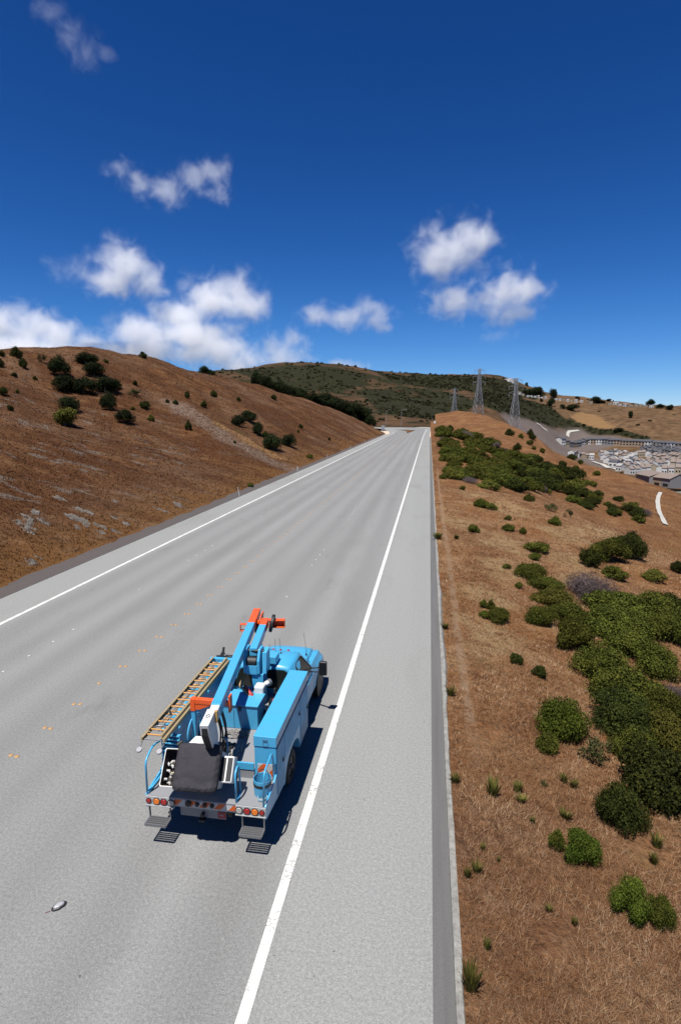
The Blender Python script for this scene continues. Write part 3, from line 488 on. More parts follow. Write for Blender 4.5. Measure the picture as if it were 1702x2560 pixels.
def mat_right():
    m, nt, b = mat_new('dry_grass_ground', rough=0.95, spec=0.1)
    P = position(nt); sx = N(nt, 'ShaderNodeSeparateXYZ'); nt.links.new(P, sx.inputs[0])
    n1 = noise(nt, P, 0.42, 5, 0.6); n2 = noise(nt, scaled(nt, P, (1.0, 0.8, 1), (0, 0, 0.6)), 2.2, 5, 0.65, 0.4)
    n3 = noise(nt, P, 11, 4, 0.7); n5 = noise(nt, P, 0.11, 3)
    c = ramp(nt, n1, [(0.28, (0.14, 0.055, 0.020)), (0.42, (0.26, 0.115, 0.045)), (0.56, (0.35, 0.185, 0.085)), (0.72, (0.48, 0.30, 0.155))])
    c = mixc(nt, math_(nt, 'MULTIPLY', step_(nt, n2, 0.5, 0.7), 0.7), c, (0.37, 0.225, 0.125))
    c = mixc(nt, math_(nt, 'MULTIPLY', step_(nt, n2, 0.47, 0.30), 0.7), c, (0.085, 0.038, 0.017))
    c = mixc(nt, step_(nt, n5, 0.45, 0.62), c, mixc(nt, 0.5, c, (0.265, 0.105, 0.028)))
    c = mixc(nt, math_(nt, 'MULTIPLY', step_(nt, n3, 0.52, 0.70), 0.55), c, (0.44, 0.31, 0.19))
    c = mixc(nt, math_(nt, 'MULTIPLY', step_(nt, n3, 0.48, 0.32), 0.7), c, (0.075, 0.034, 0.016))
    n6 = noise(nt, P, 0.16, 5, 0.65)
    far_c = ramp(nt, math_(nt, 'MULTIPLY_ADD', n6, 0.6, math_(nt, 'MULTIPLY', n2, 0.4)), [(0.36, (0.090, 0.037, 0.015)), (0.5, (0.190, 0.085, 0.034)), (0.64, (0.31, 0.165, 0.075))])
    c = mixc(nt, math_(nt, 'MULTIPLY', attr(nt, 'slope'), 0.85), c, far_c)
    c = mixc(nt, math_(nt, 'MULTIPLY', attr(nt, 'mauve'), math_(nt, 'MULTIPLY_ADD', n2, 0.8, 0.2)), c, mixc(nt, n3, (0.095, 0.045, 0.025), (0.225, 0.122, 0.072)))
    n7 = noise(nt, P, 4.6, 5, 0.72, 0.6); c = mixc(nt, 0.7, c, ramp(nt, n7, [(0.30, (0.28, 0.27, 0.26)), (0.45, (0.50, 0.50, 0.49)), (0.55, (0.62, 0.615, 0.60)), (0.70, (0.84, 0.83, 0.80))]), 'OVERLAY')
    gp = step_(nt, noise(nt, P, 0.30, 4, 0.6), 0.58, 0.72); c = mixc(nt, math_(nt, 'MULTIPLY', gp, 0.4), c, mixc(nt, n3, (0.14, 0.115, 0.035), (0.25, 0.19, 0.075)))
    # bare earth: the wheel track beside the kerb and pale patches
    wobx = math_(nt, 'ADD', sx.outputs[0], math_(nt, 'MULTIPLY', noise(nt, P, 0.35, 2), 0.35))
    trk = math_(nt, 'SUBTRACT', 1.0, step_(nt, math_(nt, 'ABSOLUTE', math_(nt, 'SUBTRACT', wobx, 1.50)), 0.07, 0.22))
    rng_ = math_(nt, 'MULTIPLY', step_(nt, sx.outputs[1], 11, 17), math_(nt, 'SUBTRACT', 1.0, step_(nt, sx.outputs[1], 70, 100)))
    c = mixc(nt, math_(nt, 'MULTIPLY', math_(nt, 'MULTIPLY', trk, rng_), math_(nt, 'MULTIPLY', step_(nt, n2, 0.3, 0.6), 0.75)), c, (0.40, 0.27, 0.17))
    c = mixc(nt, math_(nt, 'MULTIPLY', attr(nt, 'bare'), step_(nt, n2, 0.3, 0.6)), c, mixc(nt, n3, (0.34, 0.215, 0.10), (0.50, 0.35, 0.18)))
    nt.links.new(c, b.inputs['Base Color'])
    h = math_(nt, 'ADD', math_(nt, 'ADD', n2, n7), math_(nt, 'MULTIPLY', n3, 0.7)); bump(nt, b, h, 1.0, 0.16)
    return m

def mat_far():
    m, nt, b = mat_new('far_hill_ground', rough=0.95, spec=0.08)
    P = position(nt); n1 = noise(nt, P, 0.018, 6, 0.62); n2 = noise(nt, P, 0.085, 5, 0.65, 0.3); n3 = noise(nt, P, 0.4, 3)
    grass = ramp(nt, n2, [(0.3, (0.085, 0.050, 0.026)), (0.5, (0.155, 0.090, 0.046)), (0.72, (0.255, 0.160, 0.082))])
    brown = ramp(nt, n2, [(0.3, (0.060, 0.034, 0.017)), (0.5, (0.110, 0.062, 0.032)), (0.72, (0.175, 0.105, 0.055))])
    scrub = ramp(nt, n3, [(0.3, (0.012, 0.013, 0.006)), (0.55, (0.030, 0.031, 0.012)), (0.75, (0.065, 0.057, 0.022))])
    c = mixc(nt, attr(nt, 'tan'), brown, grass)
    fs = math_(nt, 'ADD', math_(nt, 'MULTIPLY', attr(nt, 'scrub'), 0.30), math_(nt, 'MULTIPLY_ADD', n1, 0.5, math_(nt, 'MULTIPLY', n2, 0.6)))
    c = mixc(nt, step_(nt, fs, 0.58, 0.70), c, scrub)
    c = mixc(nt, attr(nt, 'grey'), c, mixc(nt, n2, (0.13, 0.105, 0.095), (0.21, 0.165, 0.145)))
    c = mixc(nt, attr(nt, 'orange'), c, mixc(nt, n2, (0.22, 0.125, 0.055), (0.32, 0.19, 0.088)))
    nt.links.new(c, b.inputs['Base Color']); bump(nt, b, math_(nt, 'ADD', n2, n3), 0.7, 2.2)
    return m

def in_poly(poly, x, y):
    r = np.zeros(x.shape, bool); j = len(poly) - 1
    for i in range(len(poly)):
        (xi, yi), (xj, yj) = poly[i], poly[j]
        with np.errstate(divide='ignore', invalid='ignore'):
            r ^= ((yi > y) != (yj > y)) & (x < (xj - xi) * (y - yi) / (yj - yi + 1e-9) + xi)
        j = i
    return r
def line_dist(line, x, y):
    d = np.full(x.shape, 1e9)
    for (ax, ay), (bx, by) in zip(line[:-1], line[1:]):
        L2 = (bx - ax) ** 2 + (by - ay) ** 2
        t = np.clip(((x - ax) * (bx - ax) + (y - ay) * (by - ay)) / L2, 0, 1)
        d = np.minimum(d, np.hypot(x - ax - t * (bx - ax), y - ay - t * (by - ay)))
    return d

def grid_obj(name, X, Y, Z, m, keep=None, attrs=None):
    h, w = X.shape; V = np.stack([X, Y, Z], -1).reshape(-1, 3)
    i = np.arange(h * w).reshape(h, w)
    F = np.stack([i[:-1, :-1], i[:-1, 1:], i[1:, 1:], i[1:, :-1]], -1).reshape(-1, 4)
    a, b_, d = V[F[0, 0]], V[F[0, 1]], V[F[0, 3]]
    if np.cross(b_ - a, d - a)[2] < 0: F = F[:, ::-1]
    if keep is not None:
        k = keep.reshape(-1); F = F[k[F].all(1)]
    o = obj_np(name, V, F, m, smooth_=True)
    if attrs and len(o.data.vertices) == len(V):
        for nme, v in attrs.items():
            at = o.data.attributes.new(nme, 'FLOAT', 'POINT'); at.data.foreach_set('value', np.asarray(v, np.float32).ravel())
    return tag(o, kind='structure')

# ---------------------------------------------------------------- ground, hills, road
M_ROAD, M_LINE = mat_road(), mat_line()
# far hills and valley floor, reaching past the horizon line of the hilltops
az = np.radians(np.linspace(-64, 46, 460)); rr = 404 * (2600 / 404) ** np.linspace(0, 1, 330)
AZ, RR = np.meshgrid(az, rr); FX, FY = RR * np.sin(AZ), RR * np.cos(AZ); FZ = z_far(FX, FY)
FZ = np.where(RR > 1500, np.minimum(FZ, 60), FZ)
scrub = np.zeros(FX.shape)
for pl, v in ((SCRUB_TOP, 1.0), (SCRUB_SLOPE, 1.1), (SCRUB_STRIP, 1.0), (SCRUB_LEFT, 0.75), (SCRUB_MID, 0.7)):
    scrub = np.maximum(scrub, in_poly(pl, FX, FY) * v)
deg = np.degrees(AZ)
for _ in range(3):
    s = scrub.copy(); s[1:-1, 1:-1] = (scrub[1:-1, 1:-1] * 2 + scrub[:-2, 1:-1] + scrub[2:, 1:-1] + scrub[1:-1, :-2] + scrub[1:-1, 2:]) / 6; scrub = s
scrub = scrub + np.where(scrub < 0.3, 0.22 * (1 - smooth(2, 9, deg)), 0) - 0.10 * smooth(10, 15, deg) * (scrub < 0.3)
tan_ = smooth(7, 12, deg) * 0.9 + 0.1
grey = in_poly(GREY_SLOPE, FX, FY) * 1.0
for _ in range(2):
    s = grey.copy(); s[1:-1, 1:-1] = (grey[1:-1, 1:-1] + grey[:-2, 1:-1] + grey[2:, 1:-1] + grey[1:-1, :-2] + grey[1:-1, 2:]) / 5; grey = s
hills = grid_obj('hills', FX, FY, FZ, mat_far(), attrs=dict(scrub=scrub, tan=tan_, grey=grey, orange=in_poly(ORANGE_KNOLL, FX, FY)))

# hillside on the left
u = np.linspace(0, 1, 330) ** 1.5; LX, LY = np.meshgrid(-20.3 - 125 * u, np.linspace(-25, 345, 620))
LX = LX - left_shift(LY); LZ = np.maximum(z_left(LX, LY), -6)
LZ[:, 0] = 0.0
stony = smooth(0.1, 0.9, wob(LX, LY, 19.0, 2.0)) * 0.35 + (1 - smooth(55, 95, LY)) * smooth(24, 30, -LX) * 0.9
hill_left = grid_obj('hillside', LX, LY, LZ, mat_left(), attrs=dict(
    foot=1 - smooth(1.0, 6.0, -20.3 - LX - left_shift(LY)), stony=np.clip(stony, 0, 1),
    scar=1 - smooth(0.9, 2.2, line_dist(SCAR, LX, LY) + 0.5 * wob(LX, LY, 1.7)),
    scar_grey=(1 - smooth(1.2, 4.2, line_dist(SCAR_GREY, LX, LY) + 1.0 * wob(LX, LY, 2.1)))))

# ground on the right of the kerb
u = np.linspace(0, 1, 320) ** 2.2; v = np.linspace(0, 1, 520) ** 1.7
RX, RY = np.meshgrid(0.69 + 259 * u, -12 + 530 * v)
RZ = z_right(RX, RY); rD = np.hypot(RX, RY)
keep = (rD < 470) & ~((RY > 400) & (RX < 4)) & ~((RX < 2.4) & (RY > 408))
RZ = np.where(RX < 0.70, 0.0, RZ)
bare = np.zeros(RX.shape)
for bx, by, br in ((2.6, 22.0, 1.6), (3.0, 27.0, 1.5), (10.8, 47.0, 2.4), (12.5, 50, 1.5), (2.7, 45, 2.0), (8.5, 33.5, 1.4), (13, 31.5, 1.8), (5.5, 40, 2.2), (7.5, 55, 3.0), (16, 52, 3.0), (4.2, 33, 1.6), (6.0, 64, 3.0), (9.5, 38, 2.0)):
    bare = np.maximum(bare, 1 - smooth(0.4, 1.0, np.hypot(RX - bx, (RY - by) * 0.6) / br + 0.2 * wob(RX, RY, 0.9)))
slope_right = grid_obj('right_slope', RX, RY, RZ, mat_right(), keep=keep, attrs=dict(mauve=(1 - smooth(9, 16, rD + 2 * wob(RX, RY, 3.1))) * 0.85 + 0.35 * smooth(0.2, 1.0, wob(RX, RY, 5.3, 1.3)), bare=bare, slope=smooth(60, 110, rD)))

def sheet(name, outline, z, m, zf=None):
    bm = bmesh.new(); vs = [bm.verts.new((x, y, z)) for x, y in outline]; f = bm.faces.new(vs)
    if f.normal.z < 0: bmesh.ops.reverse_faces(bm, faces=[f])
    bmesh.ops.triangulate(bm, faces=bm.faces[:]); bm.normal_update()
    bmesh.ops.reverse_faces(bm, faces=[q for q in bm.faces if q.normal.z < 0])
    me = bpy.data.meshes.new(name); bm.to_mesh(me); bm.free(); me.materials.append(m)
    o = bpy.data.objects.new(name, me); COL.objects.link(o); return tag(o, kind='structure')
bend = [(-19.25, -15), (0.27, -15), (0.27, 225), (0.5, 300), (2.0, 366), (2.0, 404), (-60, 409), (-110, 404), (-110, 396), (-60, 394), (-38, 385), (-30, 360), (-22, 310), (-18.2, 268), (-19.15, 235)]
sheet('road', bend, 0.0, M_ROAD)

def strip(name, line, w, z, m, zf=None, sub=1):
    """flat ribbon along a polyline, draped on zf when given"""
    pts = []
    for (ax, ay), (bx, by) in zip(line[:-1], line[1:]):
        k = max(1, int(math.hypot(bx - ax, by - ay) / sub)) if zf else 1
        pts += [(ax + (bx - ax) * t / k, ay + (by - ay) * t / k) for t in range(k)]
    pts.append(line[-1]); V = []; F = []
    for i, (x, y) in enumerate(pts):
        x0, y0 = pts[max(i - 1, 0)]; x1, y1 = pts[min(i + 1, len(pts) - 1)]; L = math.hypot(x1 - x0, y1 - y0)
        nx, ny = -(y1 - y0) / L, (x1 - x0) / L
        for s in (0.5, -0.5):
            px, py = x + nx * w * s, y + ny * w * s
            V.append((px, py, z + (float(zf(px, py)) if zf else 0)))
    for i in range(len(pts) - 1): F.append((2 * i, 2 * i + 1, 2 * i + 3, 2 * i + 2))
    return tag(obj_np(name, V, F, m), kind='structure')
strip('right_edge_line', [(-2.36, -15), (-2.36, 225), (-2.1, 280), (-1.5, 330), (-3, 360), (-9, 385)], 0.17, 0.004, M_LINE)
strip('left_edge_line', [(-16.9, -15), (-16.9, 235), (-16.6, 262), (-17.5, 290)], 0.17, 0.004, M_LINE)

m_dark, nt, b = mat_new('old_asphalt_strip', rough=0.9)
P = position(nt); nt.links.new(mixc(nt, noise(nt, P, 5, 5, 0.7), (0.070, 0.056, 0.050), (0.125, 0.102, 0.090)), b.inputs['Base Color']); bump(nt, b, noise(nt, P, 25, 4), 0.6, 0.02)
xs = np.linspace(-20.6, -19.25, 7); ys = np.linspace(-15, 262, 240); SX, SY = np.meshgrid(xs, ys)
SZ = 0.004 + 0.05 * (xs[None] < -19.5) * (0.6 + 0.4 * wob(SX, SY, 0.9)) ; SX = SX + (np.abs(SX + 20.6) < 0.3) * 0.35 * wob(SX * 0, SY, 1.6)
grid_obj('roadside_gutter', SX, SY, SZ + (SX < -20.2) * 0.05, m_dark)
m_gut, nt, b = mat_new('grey_asphalt_gutter', rough=0.88)
P = position(nt); sx = N(nt, 'ShaderNodeSeparateXYZ'); nt.links.new(P, sx.inputs[0])
c = mixc(nt, noise(nt, scaled(nt, P, (6, 0.25, 1)), 1.0, 4), (0.100, 0.098, 0.096), (0.185, 0.180, 0.174))
c = mixc(nt, 0.4, c, ramp(nt, noise(nt, P, 45, 3, 0.7), [(0.3, (0.3, 0.3, 0.3)), (0.7, (0.72, 0.72, 0.72))]), 'OVERLAY')
nt.links.new(c, b.inputs['Base Color']); bump(nt, b, noise(nt, P, 45, 3), 0.4, 0.006)
V = []; F = []
for i, y in enumerate(np.linspace(-15, 225, 60)):
    for x, z in ((0.265, 0.004), (0.58, 0.004)): V.append((x, y, z))
    if i: F.append((2 * i - 2, 2 * i - 1, 2 * i + 1, 2 * i))
tag(obj_np('gutter', V, F, m_gut), kind='structure')
# raised kerb: a low pale dike with a rough crumbled back edge
m_kerb, nt, b = mat_new('pale_kerb', rough=0.9)
P = position(nt); nk = noise(nt, P, 8, 5, 0.7)
nt.links.new(ramp(nt, nk, [(0.3, (0.20, 0.19, 0.17)), (0.5, (0.32, 0.31, 0.28)), (0.72, (0.42, 0.41, 0.37))]), b.inputs['Base Color']); bump(nt, b, nk, 0.6, 0.02)
rk = random.Random(4); V = []; F = []; prof = ((0.575, 0.0), (0.59, 0.07), (0.625, 0.09), (0.70, 0.08), (0.775, -0.05))
ys = np.arange(-14, 232, 0.45)
for i, y in enumerate(ys):
    j = 0.018 * math.sin(y * 0.8) + rk.uniform(-0.022, 0.022)
    for k, (x, z) in enumerate(prof): V.append((x + (j if k > 2 else 0), y, z * (1 + rk.uniform(-0.12, 0.12))))
    if i:
        for k in range(4): a = (i - 1) * 5 + k; F.append((a, a + 1, a + 6, a + 5))
tag(obj_np('kerb', V, F, m_kerb, smooth_=False), kind='structure')

# median island where the road bends, and pale paths on the slopes
m_isl, nt, b = mat_new('dry_island_soil', rough=1.0, spec=0.0); nt.links.new(mixc(nt, noise(nt, position(nt), 0.6, 4), (0.10, 0.055, 0.03), (0.21, 0.12, 0.065)), b.inputs['Base Color'])
sheet('median_island', [(-10.4, 270), (-8.8, 300), (-7.7, 329), (-20.5, 341), (-15.5, 327), (-11.8, 305)], 0.06, m_isl)
m_path, nt, b = mat_new('pale_concrete_path', (0.55, 0.52, 0.46), 0.9)
strip('concrete_path', PATH_RIGHT, 0.85, 0.22, m_path, z_right, 1.5)
strip('drain_path', DITCH_A, 4.0, 1.0, m_path, z_far, 4)
strip('drain_path', DITCH_B, 4.0, 1.0, m_path, z_far, 4)
strip('valley_road', DITCH_C, 5.0, 0.8, m_path, z_far, 4)
# ---------------------------------------------------------------- vegetation
def mat_leaf(name, dark, mid, light, scale=1.2):
    m, nt, b = mat_new(name, rough=0.8, spec=0.06)
    oi = N(nt, 'ShaderNodeObjectInfo'); g = N(nt, 'ShaderNodeNewGeometry')
    n = noise(nt, position(nt), scale, 3)
    f = math_(nt, 'ADD', math_(nt, 'MULTIPLY', n, 0.55), math_(nt, 'MULTIPLY', g.outputs['Random Per Island'], 0.45))
    c = ramp(nt, f, [(0.25, dark), (0.5, mid), (0.75, light)])
    h = N(nt, 'ShaderNodeHueSaturation'); nt.links.new(c, h.inputs['Color'])
    nt.links.new(math_(nt, 'MULTIPLY_ADD', oi.outputs['Random'], 0.03, 0.466), h.inputs['Hue'])
    nt.links.new(math_(nt, 'MULTIPLY_ADD', oi.outputs['Random'], 0.5, 0.82), h.inputs['Value'])
    nt.links.new(h.outputs[0], b.inputs['Base Color'])
    b.inputs['Subsurface Weight'].default_value = 0.0
    return m
LEAF = {
    'k': mat_leaf('dark_leaves', (0.011, 0.017, 0.004), (0.028, 0.039, 0.007), (0.062, 0.076, 0.014)),
    'b': mat_leaf('green_leaves', (0.022, 0.031, 0.005), (0.062, 0.080, 0.012), (0.135, 0.152, 0.024)),
    'y': mat_leaf('yellow_green_leaves', (0.045, 0.055, 0.010), (0.095, 0.108, 0.018), (0.18, 0.175, 0.030)),
    'l': mat_leaf('bright_leaves', (0.028, 0.046, 0.006), (0.060, 0.092, 0.011), (0.115, 0.15, 0.02)),
    'x': mat_leaf('grey_twigs', (0.065, 0.050, 0.048), (0.13, 0.10, 0.095), (0.21, 0.17, 0.155)),
    's': mat_leaf('sparse_leaves', (0.035, 0.042, 0.014), (0.075, 0.082, 0.028), (0.13, 0.125, 0.05)),
}
LEAF['d'] = LEAF['k']; LEAF['t'] = mat_leaf('oak_leaves', (0.006, 0.011, 0.004), (0.015, 0.025, 0.008), (0.034, 0.048, 0.013), 0.6)
LEAF['g'] = LEAF['b']; LEAF['w'] = mat_leaf('weed_leaves', (0.060, 0.068, 0.014), (0.13, 0.140, 0.030), (0.24, 0.235, 0.06))
M_BARK, nt, b = mat_new('bark', rough=0.9)
nt.links.new(mixc(nt, noise(nt, position(nt), 9, 4), (0.05, 0.036, 0.026), (0.12, 0.09, 0.07)), b.inputs['Base Color'])

def leaf_cloud(rng, n, leaf, h, lobes, spread=0.34, low=-0.04, fill=0.25, stretch=1.0, wide=0.6, rmin=0.17, rmax=0.27):
    """leaf faces over an uneven heap of lobes; the crown is 1 wide and h high"""
    C = []
    for i in range(lobes):
        a = rng.uniform(0, 2 * math.pi); d = spread * math.sqrt(rng.uniform(0, 1)); r = rng.uniform(rmin, rmax)
        zc = h * (1 - (d / 0.5) ** 2 * 0.75) - r * min(h * 1.5, 1) * 0.95
        C.append((d * math.cos(a), d * math.sin(a), max(zc * rng.uniform(0.55, 1.0), 0.02), r))
    C = np.array(C); w = C[:, 3] ** 2; k = rng.choice(len(C), n, p=w / w.sum())
    d = rng.normal(size=(n, 3)); d[:, 2] += 0.25; d /= np.linalg.norm(d, axis=1)[:, None]
    rad = np.where(rng.random(n) < fill, rng.uniform(0.3, 0.95, n), rng.uniform(0.86, 1.05, n) + rng.uniform(0.05, 0.48, n) * (rng.random(n) < 0.20))
    # small clumps within each lobe
    lump = 1 + 0.10 * np.sin(d[:, 0] * 9 + k) * np.sin(d[:, 1] * 8 + 2 * k) + 0.07 * np.sin(d[:, 2] * 13 + k * 3)
    P = C[k, :3] + d * (C[k, 3] * rad * lump)[:, None] * np.array([1, 1, min(h * 1.5, 1.15)])
    P[:, 2] = np.where(P[:, 2] < low, low + rng.random(n) * 0.05, P[:, 2])
    nrm = d + rng.normal(size=(n, 3)) * 0.55; nrm /= np.linalg.norm(nrm, axis=1)[:, None]
    t = np.cross(nrm, rng.normal(size=(n, 3))); t /= np.linalg.norm(t, axis=1)[:, None]; bt = np.cross(nrm, t)
    s = leaf * rng.uniform(0.6, 1.35, n)[:, None]
    V = np.stack([P - t * s * stretch, P - bt * s * wide + nrm * s * 0.15, P + t * s * stretch, P + bt * s * wide + nrm * s * 0.15], 1).reshape(-1, 3)
    return V, np.arange(4 * n).reshape(n, 4)

def limb(V, F, p0, p1, r0, r1, seg=6):
    p0, p1 = np.array(p0, float), np.array(p1, float); d = p1 - p0; d /= np.linalg.norm(d)
    a = np.cross(d, [0.3, 0.5, 0.81]); a /= np.linalg.norm(a); b_ = np.cross(d, a); o = len(V)
    for p, r in ((p0, r0), (p1, r1)):
        for i in range(seg):
            t = 2 * math.pi * i / seg; V.append(p + (a * math.cos(t) + b_ * math.sin(t)) * r)
    for i in range(seg): F.append((o + i, o + (i + 1) % seg, o + seg + (i + 1) % seg, o + seg + i))

def stems(rng, h, n=6, r=0.02, reach=0.3):
    V, F = [], []
    for i in range(n):
        a = rng.uniform(0, 6.28); q = (reach * rng.uniform(0.3, 1) * math.cos(a), reach * rng.uniform(0.3, 1) * math.sin(a), h * rng.uniform(0.5, 0.9))
        mid = (q[0] * 0.4, q[1] * 0.4, q[2] * 0.55)
        limb(V, F, (0, 0, -0.05), mid, r, r * 0.7, 5); limb(V, F, mid, q, r * 0.7, r * 0.25, 5)
    return V, F

MESHES = {}
def leaf_mesh(key, V, F):
    """mesh kept for sharing, without an object"""
    o = obj_np(key, V, F, LEAF['b']); me = o.data; bpy.data.objects.remove(o); MESHES[key] = me; return me
RNG = np.random.default_rng(11)
for i in range(5): leaf_mesh('big_%d' % i, *leaf_cloud(RNG, 15000, 0.017, 0.55, 20, 0.37, rmin=0.11, rmax=0.21))
for i in range(5): leaf_mesh('mid_%d' % i, *leaf_cloud(RNG, 4200, 0.030, 0.62, 13, 0.36, rmin=0.12, rmax=0.22))
for i in range(4): leaf_mesh('small_%d' % i, *leaf_cloud(RNG, 900, 0.055, 0.7, 5))
for i in range(4): leaf_mesh('sparse_%d' % i, *leaf_cloud(RNG, 700, 0.035, 0.7, 9, 0.4, rmin=0.1, rmax=0.16))
for i in range(5): leaf_mesh('tree_%d' % i, *leaf_cloud(RNG, 5200, 0.030, 0.95, 10, 0.33, low=0.12, rmin=0.18, rmax=0.26))
for i in range(3): leaf_mesh('twig_%d' % i, *leaf_cloud(RNG, 6500, 0.024, 0.55, 9, stretch=2.6, wide=0.10, fill=0.5))
for i in range(4):                                            # weeds: upright blades fanning from the base
    n = 170; a = RNG.uniform(0, 6.28, n); d = RNG.uniform(0.0, 0.22, n); ln = RNG.uniform(0.25, 1.0, n); lean = RNG.uniform(0.05, 0.65, n)
    B = np.stack([d * np.cos(a), d * np.sin(a), 0 * a - 0.03], 1); Tp = B + np.stack([lean * np.cos(a) * ln, lean * np.sin(a) * ln, ln], 1)
    Md = B * 0.45 + Tp * 0.55 + np.stack([0 * a, 0 * a, 0.08 * ln], 1); sd = np.stack([-np.sin(a), np.cos(a), 0 * a], 1) * 0.03
    leaf_mesh('weed_%d' % i, np.stack([B - sd * 0.3, Md + sd, Tp, Md - sd], 1).reshape(-1, 3), np.arange(4 * n).reshape(n, 4))
stem_meshes = []
for i in range(3):
    V, F = stems(RNG, 0.5); o = obj_np('stems', V, F, M_BARK); stem_meshes.append(o.data); bpy.data.objects.remove(o)
def trunk_mesh(h):
    V, F = [], []; limb(V, F, (0, 0, -0.1), (0.02, 0.01, h * 0.35), 0.045, 0.032, 7)
    for k in range(5):
        a = k * 1.257 + 0.3; limb(V, F, (0.02, 0.01, h * 0.33), (0.22 * math.cos(a), 0.22 * math.sin(a), h * 0.7), 0.026, 0.008, 5)
    o = obj_np('trunk', V, F, M_BARK); me = o.data; bpy.data.objects.remove(o); return me
TRUNK = trunk_mesh(1.0)

_mats = {}
def with_mat(key, kind):
    k = (key, kind)
    if k not in _mats:
        me = MESHES[key].copy(); me.materials.clear(); me.materials.append(LEAF[kind]); _mats[k] = me
    return _mats[k]
def plant(name, x, y, z, w, h, kind, mesh, rnd, hnat, stem=False, trunk=False):
    part = stem or trunk; s = (w, w * rnd.uniform(0.85, 1.1), h / hnat)
    me = with_mat(mesh, kind)
    if part:
        root = empty(name, (x, y, z), rnd.uniform(0, 6.28)); root.scale = s
        c = bpy.data.objects.new('crown' if trunk else 'foliage', me); COL.objects.link(c); c.parent = root
        t = bpy.data.objects.new('trunk' if trunk else 'stems', TRUNK if trunk else rnd.choice(stem_meshes)); COL.objects.link(t); t.parent = root
        return root
    o = bpy.data.objects.new(name, me); COL.objects.link(o); o.location = (x, y, z); o.rotation_euler = (0, 0, rnd.uniform(0, 6.28)); o.scale = s
    return o

rnd = random.Random(8)
ALL_PLANTS = []
# shrubs and oaks scattered over the hill on the left
for i, (x, y, w, h, k) in enumerate(LEFT_SHRUBS):
    x2, y2 = x - 0.20 * w, y + 0.24 * w; z = float(z_left(x2, y2)) - 0.06 * h
    if k in 'ty':
        o = plant('oak_tree', x2, y2, z, w * 1.12, h * 1.15, k, 'tree_%d' % (i % 5), rnd, 0.95, trunk=True)
    else:
        o = plant('shrub', x2, y2, z, w * 1.1, h * 1.1, k, ('sparse_%d' % (i % 4)) if k == 's' else 'mid_%d' % (i % 5), rnd, 0.65)
    ALL_PLANTS.append((o, 'left', k, w, i))
for i, (x, y, w, h, k) in enumerate(WOOD_TREES):
    z = float(z_left(x, y)) - 0.1
    o = plant('oak_tree', x, y, z, w * 1.25, h, 't', 'tree_%d' % (i % 5), rnd, 0.97, trunk=True); ALL_PLANTS.append((o, 'wood', 't', w, i))
# right slope
for i, (x, y, w, h, k) in enumerate(RIGHT_SHRUBS):
    y2 = y + 0.30 * w * (y > 3) ; x2 = x + 0.04 * w; z = float(z_right(x2, y2)) - 0.05 * h
    wet = w * 1.18; px = w / math.hypot(x, y) * 565
    if k == 'w': o = plant('weed', x2, y2, z, w * 1.0, h * 0.95, 'w', 'weed_%d' % (i % 4), rnd, 0.9)
    elif k == 's': o = plant('shrub', x2, y2, z, wet, h * 1.1, 's', 'sparse_%d' % (i % 4), rnd, 0.7)
    elif k == 'x': o = plant('bare_shrub', x2, y2, z, wet, h * 1.05, 'x', 'twig_%d' % (i % 3), rnd, 0.55, stem=True)
    else:
        big = px > 26
        o = plant('bush' if big else 'shrub', x2, y2, z, wet, h * 1.12, k, ('big_%d' if big else 'mid_%d') % (i % 5), rnd, 0.57 if big else 0.62, stem=big)
    ALL_PLANTS.append((o, 'right', k, w, i))
for i, (x, y, w, h, k) in enumerate(BELT_SHRUBS):
    if 20.2 < math.degrees(math.atan2(x, y)) < 22.2: continue            # the pale path shows here
    x = max(x, 1.6 + 0.85 * w); z = float(z_right(x, y)) - 0.15 * h
    o = plant('bare_shrub' if k == 'x' else 'shrub', x, y, z, w * 1.55, h * 1.3, k, ('twig_%d' % (i % 3)) if k == 'x' else 'mid_%d' % (i % 5), rnd, 0.6); ALL_PLANTS.append((o, 'belt', k, w, i))
for i, (x, y, w, h, k) in enumerate(FAR_TREES):
    z = float(z_far(x, y)) - 0.5
    o = plant('tree', x, y, z, w * 1.1, h * 1.1, 't', 'tree_%d' % (i % 5), rnd, 0.95, trunk=True); ALL_PLANTS.append((o, 'far', 't', w, i))

